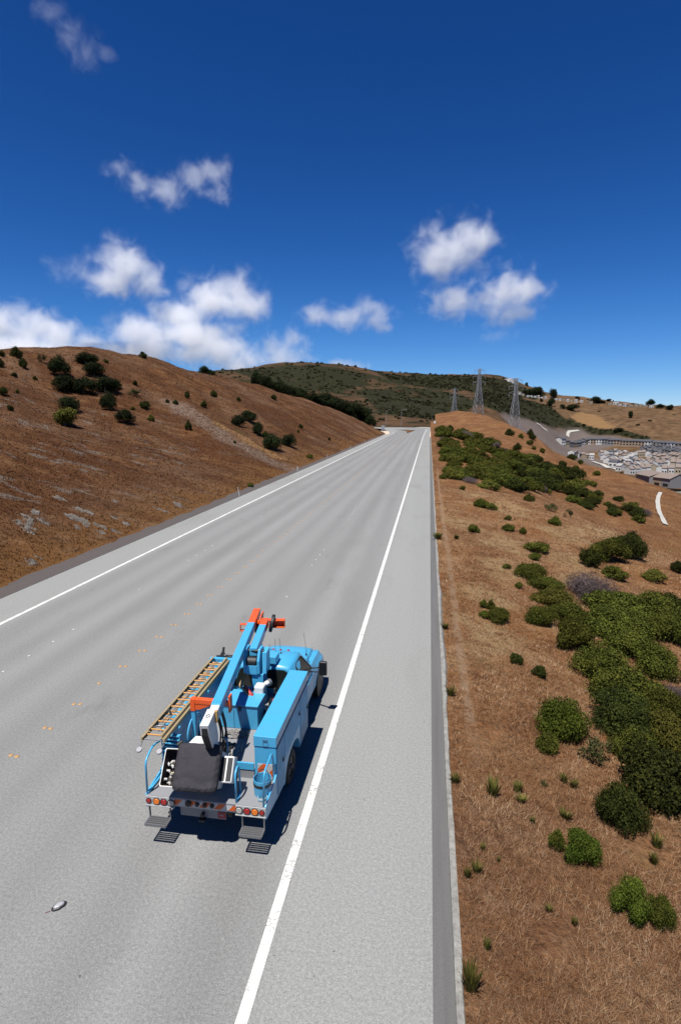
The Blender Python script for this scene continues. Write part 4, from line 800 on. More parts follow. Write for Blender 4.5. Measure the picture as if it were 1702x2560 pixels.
# scrub on the far hills: low leafy mounds, one object that nobody could count
def scatter_far():
    rng = np.random.default_rng(3); n = 26000
    a = np.radians(rng.uniform(-34, 26, n)); r = np.exp(rng.uniform(math.log(415), math.log(1350), n)); x, y = r * np.sin(a), r * np.cos(a); d = np.degrees(a)
    p = 0.07 * (1 - smooth(2, 10, d)) + 0.012
    for pl in (SCRUB_TOP, SCRUB_SLOPE, SCRUB_STRIP): p = np.maximum(p, in_poly(pl, x, y) * 0.95)
    for pl in (SCRUB_LEFT, SCRUB_MID): p = np.maximum(p, in_poly(pl, x, y) * 0.22)
    p = np.where(in_poly(GREY_SLOPE, x, y), 0.0, p); p = np.where((r < 440) & (d > -9) & (d < 1.5), 0, p)
    p = p * (0.35 + 1.3 * smooth(-0.4, 0.9, wob(x, y, 31.0, 2.0)))
    k = rng.random(n) < p; x, y, r = x[k], y[k], r[k]; z = z_far(x, y); V, F = [], []; base = 0
    for X, Y, Z, R in zip(x, y, z, r):
        w = rng.uniform(2.0, 4.6) * (0.7 + R / 1400); m_ = 12
        dd = rng.normal(size=(m_, 3)); dd[:, 2] = np.abs(dd[:, 2]); dd /= np.linalg.norm(dd, axis=1)[:, None]
        P_ = np.array([X, Y, Z]) + dd * np.array([w * 0.5, w * 0.5, w * 0.42]) * rng.uniform(0.5, 1.0, (m_, 1))
        t = np.cross(dd + rng.normal(size=(m_, 3)) * 0.4, rng.normal(size=(m_, 3))); t /= np.linalg.norm(t, axis=1)[:, None]; bt = np.cross(dd, t); s = w * 0.24
        V.append(np.stack([P_ - t * s, P_ - bt * s, P_ + t * s, P_ + bt * s], 1).reshape(-1, 3)); F.append(np.arange(4 * m_).reshape(m_, 4) + base); base += 4 * m_
    m = mat_leaf('scrub_leaves', (0.009, 0.010, 0.004), (0.020, 0.021, 0.008), (0.045, 0.042, 0.016), 0.02)
    tag(obj_np('hill_scrub', np.concatenate(V), np.concatenate(F), m), 'low dark green scrub covering the far hills behind the road', 'scrub', kind='stuff')
scatter_far()

# dry grass
def mat_grass(name, stops):
    m, nt, b = mat_new(name, rough=0.9, spec=0.1); g = N(nt, 'ShaderNodeNewGeometry')
    f = math_(nt, 'ADD', math_(nt, 'MULTIPLY', noise(nt, position(nt), 0.5, 4), 0.6), math_(nt, 'MULTIPLY', g.outputs['Random Per Island'], 0.4))
    nt.links.new(ramp(nt, f, stops), b.inputs['Base Color']); return m
def grass(name, x, y, z, r, hmin, hmax, per, wk, m, label, seed):
    rng = np.random.default_rng(seed); n = len(x); k = np.repeat(np.arange(n), per); N_ = len(k)
    a = rng.uniform(0, 6.28, N_); off = rng.uniform(0, 0.10, N_); h = rng.uniform(hmin, hmax, N_); lean = rng.uniform(0.3, 1.5, N_)
    wd = np.maximum(0.0055, wk * r[k]); B = np.stack([x[k] + off * np.cos(a), y[k] + off * np.sin(a), z[k] - 0.03], 1)
    dr = a + rng.normal(0, 0.5, N_); Tp = B + np.stack([np.cos(dr) * lean * h, np.sin(dr) * lean * h, h], 1); sd = np.stack([-np.sin(a), np.cos(a), 0 * a], 1) * wd[:, None] * 0.5
    V = np.stack([B - sd, B + sd, Tp], 1).reshape(-1, 3)
    return tag(obj_np(name, V, np.arange(3 * N_).reshape(N_, 3), m), label, 'grass', kind='stuff')
rng = np.random.default_rng(21); n = 150000
r = np.exp(rng.uniform(math.log(5.5), math.log(230), n)); a = np.radians(rng.uniform(-3, 55, n)); x, y = r * np.sin(a), r * np.cos(a)
k = (x > 0.80) & (wob(x, y, 1.3, 7.0) > -1.1 + 0.0 * x) & ~((np.abs(x - 1.35) < 0.16) & (y > 13))
x, y, r = x[k], y[k], r[k]
grass('dry_grass', x, y, z_right(x, y), r, 0.04, 0.15, 5, 0.0009, mat_grass('dry_grass_blades', [(0.25, (0.10, 0.042, 0.018)), (0.42, (0.23, 0.108, 0.047)), (0.58, (0.37, 0.215, 0.115)), (0.76, (0.62, 0.45, 0.28))]),
      'dry brown grass on the ground right of the kerb', 1)
n = 110000; r = np.exp(rng.uniform(math.log(24), math.log(230), n)); a = np.radians(rng.uniform(-62, -3, n)); x, y = r * np.sin(a), r * np.cos(a)
k = (x < -20.7) & (x > -130) & (y < 330); x, y, r = x[k], y[k], r[k]
grass('dry_grass', x, y, z_left(x, y), r, 0.07, 0.20, 3, 0.0010, mat_grass('rust_grass_blades', [(0.25, (0.060, 0.024, 0.009)), (0.42, (0.105, 0.043, 0.015)), (0.58, (0.165, 0.075, 0.028)), (0.78, (0.28, 0.165, 0.078))]),
      'rust brown dry grass over the hillside left of the road', 2)

# rock outcrops at the foot of the left hill
M_ROCK, nt, b = mat_new('grey_rock', rough=0.9)
P = position(nt); nr = noise(nt, P, 1.6, 6, 0.7); nt.links.new(ramp(nt, nr, [(0.3, (0.045, 0.040, 0.037)), (0.46, (0.120, 0.102, 0.086)), (0.7, (0.235, 0.205, 0.165))]), b.inputs['Base Color']); bump(nt, b, nr, 0.8, 0.15)
PIECES = []
for i, (x, y, w, h) in enumerate(ROCKS):
    k = max(1, min(7, int(w * 1.1)))
    for j in range(k):
        f = (j + 0.5) / k - 0.5; PIECES.append((x - 0.9 * w * f * 0.6 + rnd.uniform(-0.3, 0.3), y + 0.75 * w * f + rnd.uniform(-0.4, 0.4), w / k * rnd.uniform(0.9, 1.7) if k > 1 else w))
for i, (x, y, w) in enumerate(PIECES):
    bm = bmesh.new(); bmesh.ops.create_icosphere(bm, subdivisions=4, radius=1.0)
    for v_ in bm.verts:
        p = v_.co; q = np.array(p) * 2.2 + i * 3
        f = 1 + 0.30 * math.sin(q[0] * 1.7 + 2 * q[1]) * math.cos(q[1] * 1.3 + q[2]) + 0.16 * math.sin(q[0] * 4.3 + q[2] * 3.1) + 0.10 * math.sin(q[1] * 9 + q[0] * 6)
        st_ = round(p.z * 3.5) / 3.5; v_.co = Vector((p.x * f, p.y * f, (p.z * 0.4 + st_ * 0.6) * f))
    me = bpy.data.meshes.new('rock_outcrop'); bm.to_mesh(me); bm.free(); me.materials.append(M_ROCK)
    o = bpy.data.objects.new('rock_outcrop', me); COL.objects.link(o); z = float(z_left(x, y))
    gx = (float(z_left(x - 0.5, y)) - float(z_left(x + 0.5, y)))
    o.location = (x - 0.2, y + 0.2, z - 0.03 * w); o.scale = (w * 0.62, w * 0.27, min(0.07 + 0.04 * w, 0.20)); o.rotation_euler = (0, math.atan(gx), rnd.uniform(-0.75, -0.25))
    tag(o, 'weathered grey rock slab low on the rust brown hillside', 'rock', 'rock outcrops low on the left hillside')
# ---------------------------------------------------------------- the bucket truck
class B:
    """collects shapes into one mesh"""
    def __init__(s): s.bm = bmesh.new()
    def poly(s, pts, mi=0):
        f = s.bm.faces.new([s.bm.verts.new(p) for p in pts]); f.material_index = mi; return f
    def box(s, x0, x1, y0, y1, z0, z1, mi=0, M=None):
        c = [(x, y, z) for z in (z0, z1) for y in (y0, y1) for x in (x0, x1)]
        v = [s.bm.verts.new((M @ Vector(p)) if M else p) for p in c]
        for q in ((0, 2, 3, 1), (4, 5, 7, 6), (0, 1, 5, 4), (2, 6, 7, 3), (0, 4, 6, 2), (1, 3, 7, 5)):
            s.bm.faces.new([v[i] for i in q]).material_index = mi
        return s
    def beam(s, p0, p1, w, h, up=(0, 0, 1), mi=0):
        p0, p1 = Vector(p0), Vector(p1); d = (p1 - p0).normalized(); r = d.cross(Vector(up)).normalized(); u = r.cross(d)
        v = [s.bm.verts.new(p + r * (a * w / 2) + u * (b * h / 2)) for p in (p0, p1) for a, b in ((-1, -1), (1, -1), (1, 1), (-1, 1))]
        for q in ((3, 2, 1, 0), (4, 5, 6, 7), (0, 1, 5, 4), (1, 2, 6, 5), (2, 3, 7, 6), (3, 0, 4, 7)): s.bm.faces.new([v[i] for i in q]).material_index = mi
        return s
    def cyl(s, p0, p1, r, r1=None, n=20, mi=0, cap=True):
        p0, p1 = Vector(p0), Vector(p1); r1 = r if r1 is None else r1; d = (p1 - p0).normalized()
        a = d.orthogonal().normalized(); b = d.cross(a)
        R = [[s.bm.verts.new(p + (a * math.cos(6.28318 * i / n) + b * math.sin(6.28318 * i / n)) * q) for i in range(n)] for p, q in ((p0, r), (p1, r1))]
        for i in range(n): s.bm.faces.new((R[0][i], R[0][(i + 1) % n], R[1][(i + 1) % n], R[1][i])).material_index = mi
        if cap:
            s.bm.faces.new(R[0][::-1]).material_index = mi; s.bm.faces.new(R[1]).material_index = mi
        return s
    def tube(s, pts, r, n=8, mi=0):
        pts = [Vector(p) for p in pts]; R = []; a = None
        for i, p in enumerate(pts):
            d = (pts[min(i + 1, len(pts) - 1)] - pts[max(i - 1, 0)]).normalized()
            a = d.orthogonal().normalized() if a is None else (a - d * a.dot(d)).normalized(); b = d.cross(a)
            R.append([s.bm.verts.new(p + (a * math.cos(6.28318 * k / n) + b * math.sin(6.28318 * k / n)) * r) for k in range(n)])
        for A, C in zip(R, R[1:]):
            for k in range(n): s.bm.faces.new((A[k], A[(k + 1) % n], C[(k + 1) % n], C[k])).material_index = mi
        s.bm.faces.new(R[0][::-1]); s.bm.faces.new(R[-1]); return s
    def prism(s, pts, axis, a0, a1, mi=0):
        """closed outline given in the two other axes, extruded along axis"""
        def P(u, v, w): return (w, u, v) if axis == 'x' else ((u, w, v) if axis == 'y' else (u, v, w))
        A = [s.bm.verts.new(P(u, v, a0)) for u, v in pts]; C = [s.bm.verts.new(P(u, v, a1)) for u, v in pts]; n = len(pts)
        s.bm.faces.new(A[::-1]).material_index = mi; s.bm.faces.new(C).material_index = mi
        for i in range(n): s.bm.faces.new((A[i], A[(i + 1) % n], C[(i + 1) % n], C[i])).material_index = mi
        return s
    def build(s, name, m, parent=None, bevel=0.0, seg=2, smooth_=False, sub=0):
        bmesh.ops.recalc_face_normals(s.bm, faces=s.bm.faces[:])
        me = bpy.data.meshes.new(name); s.bm.to_mesh(me); s.bm.free()
        for q in (m if isinstance(m, (list, tuple)) else [m]): me.materials.append(q)
        o = bpy.data.objects.new(name, me); COL.objects.link(o)
        if parent: o.parent = parent
        if smooth_: me.polygons.foreach_set('use_smooth', [True] * len(me.polygons))
        if bevel:
            b = o.modifiers.new('edge', 'BEVEL'); b.width = bevel; b.segments = seg; b.limit_method = 'ANGLE'; b.angle_limit = math.radians(40)
        if sub:
            b = o.modifiers.new('smooth', 'SUBSURF'); b.levels = sub; b.render_levels = sub
        return o

def fillet(pts, r=0.08, n=5):
    out = [Vector(pts[0])]
    for a, b, c in zip(pts, pts[1:], pts[2:]):
        a, b, c = Vector(a), Vector(b), Vector(c); p = b + (a - b).normalized() * min(r, (a - b).length / 2); q = b + (c - b).normalized() * min(r, (c - b).length / 2)
        for i in range(n + 1): t = i / n; out.append(p * (1 - t) ** 2 + b * 2 * t * (1 - t) + q * t * t)
    return out + [Vector(pts[-1])]

def paint(name, col, dirt=(0.17, 0.165, 0.16), amt=0.25, rough=0.38, coat=0.15):
    m, nt, b = mat_new(name, rough=rough, coat=coat); tc = N(nt, 'ShaderNodeTexCoord').outputs['Object']
    n1 = noise(nt, tc, 2.2, 5, 0.65); n2 = noise(nt, tc, 16, 3, 0.6); z = N(nt, 'ShaderNodeSeparateXYZ'); nt.links.new(tc, z.inputs[0])
    low = math_(nt, 'SUBTRACT', 1.0, step_(nt, z.outputs[2], 0.45, 1.15))
    f = math_(nt, 'MULTIPLY', step_(nt, math_(nt, 'ADD', math_(nt, 'MULTIPLY', n1, 0.8), math_(nt, 'MULTIPLY', n2, 0.2)), 0.42, 0.75), amt)
    f = math_(nt, 'ADD', f, math_(nt, 'MULTIPLY', low, amt * 0.9), clamp=True)
    nt.links.new(mixc(nt, f, col, dirt), b.inputs['Base Color'])
    nt.links.new(math_(nt, 'MULTIPLY_ADD', n1, 0.3, rough - 0.1), b.inputs['Roughness']); b.inputs['Coat Roughness'].default_value = 0.15
    return m
M_BLUE = paint('blue_truck_paint', (0.085, 0.50, 0.84), amt=0.12)
M_DUSTY_SHADED = paint('dusty_shaded_blue_paint', (0.085, 0.50, 0.84), dirt=(0.15, 0.155, 0.17), amt=0.62, rough=0.55, coat=0.0)  # door dust, with the truck side's shade also put into the colour
M_ORANGE = paint('orange_paint', (0.80, 0.105, 0.012), amt=0.10)
M_WHITE = paint('white_fibreglass', (0.78, 0.77, 0.74), amt=0.15, rough=0.45, coat=0.1)
M_DECK = paint('grey_deck_plate', (0.31, 0.315, 0.33), dirt=(0.26, 0.25, 0.24), amt=0.4, rough=0.6, coat=0.0)
M_BUMP = paint('pale_bumper_paint', (0.60, 0.60, 0.59), amt=0.3, rough=0.5)
M_BLACK = mat_new('black_steel', (0.012, 0.012, 0.013), 0.55)[0]
M_RUBBER = mat_new('tyre_rubber', (0.016, 0.016, 0.016), 0.85)[0]
M_STEEL = mat_new('galvanised_steel', (0.42, 0.42, 0.43), 0.45, 0.7)[0]
M_RIM = mat_new('rim_steel', (0.10, 0.10, 0.10), 0.5, 0.3)[0]
M_GLASS = mat_new('dark_window_glass', (0.022, 0.028, 0.024), 0.22, 0.0, 0.4)[0]
M_RED = mat_new('red_lens', (0.38, 0.012, 0.010), 0.2, coat=0.6)[0]
M_AMBER = mat_new('amber_lens', (0.85, 0.20, 0.012), 0.2, coat=0.6)[0]
M_CLEAR = mat_new('clear_lens', (0.55, 0.53, 0.47), 0.2, coat=0.6)[0]
M_CABIN = mat_new('cabin_trim', (0.10, 0.105, 0.10), 0.8)[0]

T = empty('bucket_truck', (-4.075, 9.24, 0.0))
tag(T, 'light blue utility bucket truck with orange boom tips parked in the right lane', 'truck')

# wheels
def wheel(x, y, w, s, name='wheel'):
    b = B(); prof = [(0.22, -w / 2 + 0.02), (0.33, -w / 2), (0.385, -w / 2 + 0.03), (0.395, -w / 2 + 0.06), (0.395, w / 2 - 0.06), (0.385, w / 2 - 0.03), (0.33, w / 2), (0.22, w / 2 - 0.02)]
    n = 36; R = [[b.bm.verts.new((x + s * a, y + r * math.cos(6.28318 * i / n), 0.395 + r * math.sin(6.28318 * i / n))) for i in range(n)] for r, a in prof]
    for A, C in zip(R, R[1:]):
        for i in range(n): b.bm.faces.new((A[i], A[(i + 1) % n], C[(i + 1) % n], C[i]))
    root = b.build(name, M_RUBBER, T, smooth_=True)
    q = B(); q.cyl((x - w * 0.2 * s, y, 0.395), (x + w * 0.34 * s, y, 0.395), 0.225, 0.21, 28); q.cyl((x + w * 0.3 * s, y, 0.395), (x + w * 0.55 * s, y, 0.395), 0.07, 0.06, 14)
    for i in range(8):
        t = i * math.pi / 4; q.cyl((x + w * 0.34 * s, y + 0.13 * math.cos(t), 0.395 + 0.13 * math.sin(t)), (x + w * 0.4 * s, y + 0.13 * math.cos(t), 0.395 + 0.13 * math.sin(t)), 0.014, n=6)
    q.build('rim', M_RIM, root, 0.006)
for s in (-1, 1):
    wheel(0.93 * s, 6.35, 0.24, s); wheel(1.06 * s, 2.2, 0.24, s); wheel(0.78 * s, 2.2, 0.24, s)
b = B()
for s in (-0.42, 0.42): b.box(s - 0.04, s + 0.04, 0.2, 7.0, 0.55, 0.76)
for y in (0.4, 2.2, 4.0, 6.3): b.box(-0.38, 0.38, y - 0.06, y + 0.06, 0.50, 0.70)
b.cyl((-0.85, 2.2, 0.395), (0.85, 2.2, 0.395), 0.08); b.cyl((-0.9, 6.35, 0.395), (0.9, 6.35, 0.395), 0.06); b.box(-0.85, -0.5, 3.2, 4.3, 0.45, 0.75); b.box(0.5, 0.8, 3.3, 3.9, 0.48, 0.76)
b.build('chassis', M_BLACK, T)

# body floor, rear deck, tailgate
b = B(); b.box(-0.918, 0.745, 0.83, 3.93, 1.06, 1.17); b.build('cargo_floor', M_DECK, T, 0.004)
b = B(); b.box(-1.213, 1.213, 0.0, 0.80, 0.965, 1.0); b.box(-0.91, 0.74, 0.80, 0.828, 0.9, 1.172)
b.build('rear_deck', M_DECK, T, 0.004)
b = B(); b.box(-0.1, 0.743, 0.785, 0.822, 1.19, 1.345); b.box(-0.1, -0.06, 0.79, 0.82, 1.0, 1.19); b.build('tailgate', M_BLUE, T, 0.008)
# side rails of the rear deck
for s in (-1, 1):
    b = B(); b.prism([(0.0, 0.74), (0.78, 0.62), (0.78, 1.16), (0.62, 1.10), (0.04, 1.035), (0.0, 1.0)], 'x', 1.185 * s, 1.218 * s)
    b.build('deck_side', M_BLUE, T, 0.005)
# bumper with chevrons in the middle section
m_chev, nt, bs = mat_new('chevron_tape', rough=0.5); tc = N(nt, 'ShaderNodeTexCoord').outputs['Object']; sp = N(nt, 'ShaderNodeSeparateXYZ'); nt.links.new(tc, sp.inputs[0])
fr = math_(nt, 'FRACT', math_(nt, 'MULTIPLY', math_(nt, 'ADD', math_(nt, 'MULTIPLY', sp.outputs[0], 1.0), math_(nt, 'MULTIPLY', sp.outputs[2], -0.9)), 3.4))
nt.links.new(mixc(nt, step_(nt, fr, 0.49, 0.51), (0.80, 0.13, 0.012), (0.62, 0.62, 0.60)), bs.inputs['Base Color'])
b = B(); b.box(-1.215, -0.62, -0.012, 0.09, 0.79, 0.985); b.box(0.62, 1.215, -0.012, 0.09, 0.79, 0.985); b.box(-1.215, -0.615, -0.03, -0.012, 0.782, 0.805); b.box(0.615, 1.215, -0.03, -0.012, 0.782, 0.805)
b.box(-0.62, 0.62, 0.02, 0.09, 0.80, 0.86)
bumper = b.build('bumper', M_BUMP, T, 0.005)
b = B(); b.box(-0.618, 0.618, 0.004, 0.02, 0.845, 0.985); b.build('chevron_strip', m_chev, bumper)
for x, r, m in ((-1.14, 0.043, M_RED), (-0.98, 0.062, M_AMBER), (-0.83, 0.060, M_RED), (-0.68, 0.062, M_CLEAR), (0.69, 0.062, M_CLEAR), (0.845, 0.060, M_RED), (1.0, 0.062, M_AMBER), (1.14, 0.043, M_RED)):
    b = B(); b.cyl((x, -0.014, 0.89), (x, -0.024, 0.89), r + 0.014, n=24); l = b.build('tail_light', M_BLACK, T)
    b = B(); b.cyl((x, -0.022, 0.89), (x, -0.034, 0.89), r, r * 0.88, 24); b.build('lens', m, l, 0.003)
for x, r in ((-0.33, 0.062), (-0.15, 0.043), (0.0, 0.043), (0.15, 0.043)):
    b = B(); b.cyl((x, 0.0, 0.915), (x, -0.03, 0.915), r, n=24); b.cyl((x, -0.028, 0.915), (x, -0.04, 0.915), r * 0.55, n=16); b.build('socket', M_BLACK, T, 0.003)
b = B(); b.box(-0.55, 0.38, 0.10, 0.135, 0.56, 0.75); hp = b.build('hitch_plate', paint('grey_plate', (0.30, 0.30, 0.31), amt=0.3), T, 0.004)
b = B(); b.box(0.22, 0.38, 0.088, 0.098, 0.59, 0.72); b.build('red_placard', mat_new('red_sign', (0.42, 0.02, 0.035), 0.5)[0], hp)
b = B(); b.box(0.265, 0.335, 0.083, 0.087, 0.645, 0.662); b.build('placard_text', M_BUMP, hp)
b = B(); b.cyl((-0.08, 0.12, 0.65), (-0.08, 0.02, 0.65), 0.035); b.box(-0.14, -0.02, 0.0, 0.1, 0.53, 0.57); b.build('tow_hook', M_BLACK, T)

# folding steps
for x0 in (-1.165, 0.73):
    b = B(); x1 = x0 + 0.43
    for x in (x0, x1): b.beam((x, 0.04, 0.80), (x, 0.05, 0.51), 0.02, 0.045, (0, 1, 0)); b.box(x - 0.012, x + 0.012, -0.17, 0.06, 0.475, 0.51)
    st = b.build('step', M_STEEL, T, 0.003)
    b = B()
    for k in range(5): y = -0.165 + k * 0.052; b.box(x0, x1, y - 0.008, y + 0.008, 0.485, 0.515)
    for k in range(19): x = x0 + 0.022 + k * 0.0215; b.box(x - 0.0035, x + 0.0035, -0.165, 0.05, 0.488, 0.508)
    b.box(x0, x1, -0.185, -0.165, 0.465, 0.52); b.build('tread', M_STEEL, st)

# side compartments
def arch(y0, y1, z0, z1, cy, r):
    pts = [(y0, z0 + 0.12), (cy - r, z0 + 0.05)]
    for i in range(13): t = math.pi - math.pi * i / 12; pts.append((cy + r * math.cos(t), 0.42 + r * 0.72 * math.sin(t)))
    return pts + [(cy + r, z0), (y1, z0), (y1, z1), (y0, z1)]
for s, z1 in ((1, 1.715), (-1, 1.69)):
    xo, xi = 1.205 * s, (0.757 if s > 0 else 0.93) * s
    b = B(); b.prism(arch(0.80, 3.80, 0.46, z1, 2.2, 0.72), 'x', xi, xo); comp = b.build('side_compartment', M_BLUE, T, 0.008)
    b = B(); ztop = z1 + 0.24
    b.prism([(xi - 0.012 * s, z1 + 0.014), (xo + 0.012 * s, z1 + 0.014), (xo + 0.012 * s, ztop), (xi - 0.012 * s, ztop + 0.006)], 'y', 0.785, 3.815); b.build('lid', M_BLUE, comp, 0.012)
    b = B(); b.box(min(xi, xo) + 0.01, max(xi, xo) - 0.006, 0.81, 3.79, z1, z1 + 0.014); b.box(*sorted((xo, xo + 0.018 * s)), 0.80, 3.80, z1 - 0.03, z1 - 0.005); b.build('drip_rail', mat_new('dark_blue_seam', (0.02, 0.06, 0.16), 0.6)[0], comp)
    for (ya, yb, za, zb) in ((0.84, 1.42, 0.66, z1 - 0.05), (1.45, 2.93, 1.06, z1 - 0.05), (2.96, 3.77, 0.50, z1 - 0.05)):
        b = B(); b.box(*sorted((xo, xo + 0.012 * s)), ya, yb, za, zb); d = b.build('compartment_door', M_DUSTY_SHADED, comp, 0.004)
        b = B(); yl = yb - 0.12; b.box(*sorted((xo + 0.010 * s, xo + 0.022 * s)), yl - 0.035, yl + 0.035, (za + zb) / 2 - 0.045, (za + zb) / 2 + 0.045); b.cyl((xo + 0.02 * s, yl, (za + zb) / 2 - 0.02), (xo + 0.04 * s, yl, (za + zb) / 2 - 0.02), 0.02, n=10); b.build('latch', M_BLACK, d)
# rear end of the right compartment: striped board, decal and seams
b = B(); b.box(0.82, 1.13, 0.786, 0.797, 1.03, 1.35); b.build('striped_board', m_chev, T)
m_dec = mat_new('decal_dark', (0.035, 0.11, 0.22), 0.6)[0]
b = B()
for q in ((0.945, 0.985, 1.855, 1.885), (1.0, 1.04, 1.86, 1.885), (0.95, 1.04, 1.835, 1.85), (0.945, 0.952, 1.75, 1.83), (1.038, 1.045, 1.75, 1.83), (0.945, 1.045, 1.745, 1.752)): b.box(q[0], q[1], 0.779, 0.784, q[2], q[3])
b.build('rear_decal', m_dec, T)

# tank box across the bed, pump and hoses
b = B(); b.prism([(2.27, 1.175), (2.27, 1.70), (2.285, 1.73), (2.86, 1.73), (2.86, 1.175)], 'x', -0.56, 0.37); tk = b.build('tool_chest', M_BLUE, T, 0.01)
b = B(); b.box(-0.575, 0.385, 2.252, 2.88, 1.734, 1.762); b.build('lid', M_BLUE, tk, 0.008)
b = B(); b.box(-0.196, -0.188, 2.262, 2.268, 1.18, 1.62); b.box(-0.565, 0.375, 2.256, 2.27, 1.705, 1.731); b.build('seam', m_dec, tk)
b = B(); b.box(-0.07, -0.02, 2.235, 2.262, 1.62, 1.73); b.build('latch', M_BLACK, tk, 0.004)
b = B(); b.box(-0.56, 0.12, 2.9, 3.3, 1.175, 1.60); b.cyl((-0.36, 3.0, 1.60), (-0.36, 3.0, 1.66), 0.05); b.build('oil_tank', M_BLUE, T, 0.012)
b = B(); b.box(-0.42, 0.1, 3.36, 3.42, 1.55, 1.63); b.build('cross_brace', M_BLUE, T, 0.006)
b = B(); b.box(0.10, 0.34, 2.86, 3.12, 1.70, 1.93); b.cyl((0.3, 3.1, 1.88), (0.42, 3.25, 1.9), 0.06); pm = b.build('pump_housing', M_WHITE, T, 0.045, 3)
b = B(); b.cyl((0.09, 2.84, 1.74), (0.02, 2.78, 1.76), 0.05); b.cyl((0.3, 2.9, 1.17), (0.3, 2.9, 1.7), 0.05); b.box(0.2, 0.5, 2.9, 3.1, 1.18, 1.34); b.cyl((0.36, 3.18, 1.88), (0.40, 3.24, 1.89), 0.085); b.build('pump_fitting', M_STEEL, pm)
b = B(); b.tube(fillet([(0.12, 2.74, 1.72), (-0.02, 2.84, 1.80), (-0.16, 3.0, 1.84)], 0.06), 0.045, 10); b.build('red_hose', mat_new('red_hose', (0.62, 0.03, 0.015), 0.5)[0], T, smooth_=True)
b = B(); b.tube(fillet([(0.06, 2.70, 1.72), (-0.18, 2.92, 1.82), (-0.30, 3.02, 1.84), (-0.30, 3.20, 1.88)], 0.08), 0.035, 10); b.build('tan_hose', mat_new('tan_hose', (0.62, 0.40, 0.20), 0.7)[0], T, smooth_=True)
rg = random.Random(2); b = B()
for i in range(9):
    y = 2.35 + 0.17 * i; b.tube(fillet([(0.42 + rg.uniform(0, 0.2), y, 1.18), (0.5 + rg.uniform(-0.1, 0.12), y + rg.uniform(-0.1, 0.3), 1.3 + rg.uniform(0, 0.35)), (0.6 + rg.uniform(-0.05, 0.1), y + 0.25, 1.25)], 0.12), 0.022, 7)
for i in range(5): y = 2.4 + 0.3 * i; b.box(0.42, 0.66, y, y + 0.18, 1.18, 1.3 + 0.1 * (i % 3))
b.build('hydraulic_hoses', M_BLACK, T, smooth_=False)
for p, r, m, nm in (((0.66, 3.35, 1.62), 0.045, mat_new('yellow_cap', (0.75, 0.50, 0.03), 0.5)[0], 'yellow_cap'), ((0.60, 3.33, 1.58), 0.04, M_RED, 'red_fitting'), ((0.55, 3.02, 1.56), 0.05, mat_new('orange_cap', (0.75, 0.07, 0.01), 0.5)[0], 'orange_fitting'), ((0.64, 2.55, 1.62), 0.05, M_WHITE, 'white_fitting'), ((0.56, 2.35, 1.50), 0.06, M_STEEL, 'valve')):
    b = B(); b.cyl((p[0], p[1], p[2] - 0.08), p, r, r * 0.7, 14); b.build(nm, m, T, 0.008)

# cab, lofted from cross sections
def ring(y, hw, hb, zb, zbelt, zroof, hroof):
    P = [(0, zroof + 0.015), (hroof * 0.6, zroof + 0.008), (hroof * 0.92, zroof - 0.02), (hroof, zroof - 0.07), (hb - 0.01, zbelt + 0.05), (hb, zbelt), (hw, zbelt - 0.12), (hw + 0.015, (zb + zbelt) / 2), (hw, zb + 0.06), (hw - 0.06, zb)]
    return [(x, y, z) for x, z in P] + [(-x, y, z) for x, z in P[::-1][:-1]]
SEC = [(4.0, 0.93, 0.90, 0.52, 1.22, 1.88, 0.66), (4.06, 0.97, 0.94, 0.48, 1.22, 1.94, 0.70), (4.5, 0.98, 0.95, 0.46, 1.22, 1.965, 0.74), (4.95, 0.98, 0.95, 0.46, 1.22, 1.945, 0.73), (5.15, 0.98, 0.95, 0.46, 1.22, 1.84, 0.75),
       (5.62, 0.99, 0.95, 0.46, 1.22, 1.33, 0.86), (5.72, 1.0, 0.92, 0.46, 1.20, 1.285, 0.80), (6.1, 1.02, 0.90, 0.46, 1.16, 1.27, 0.74), (6.7, 1.03, 0.90, 0.46, 1.12, 1.235, 0.70), (7.0, 1.0, 0.88, 0.48, 1.08, 1.19, 0.68), (7.13, 0.95, 0.84, 0.52, 1.0, 1.10, 0.66)]
b = B(); RR_ = [[b.bm.verts.new(p) for p in ring(*q)] for q in SEC]
for A, C in zip(RR_, RR_[1:]):
    for i in range(len(A) - 1): b.bm.faces.new((A[i], A[i + 1], C[i + 1], C[i]))
    b.bm.faces.new((A[-1], A[0], C[0], C[-1]))
b.bm.faces.new(RR_[0]); b.bm.faces.new(RR_[-1][::-1])
cabo = b.build('cab', M_BLUE, T, 0.02, 2)
for p in cabo.data.polygons: p.use_smooth = True
for s in (-1, 1):
    b = B(); b.cyl((0.90 * s, 6.35, 0.44), (1.045 * s, 6.35, 0.44), 0.47, n=28); b.build('wheel_arch', M_BLACK, T)
b = B(); b.poly([(-0.60, 3.975, 1.33), (0.60, 3.975, 1.33), (0.80, 3.975, 1.33), (0.63, 3.985, 1.80), (0.55, 3.985, 1.845), (-0.55, 3.985, 1.845), (-0.63, 3.985, 1.80), (-0.80, 3.975, 1.33)])
b.build('rear_window', M_GLASS, T)
def lerp(a, c, t): return tuple(x + (y - x) * t for x, y in zip(a, c))
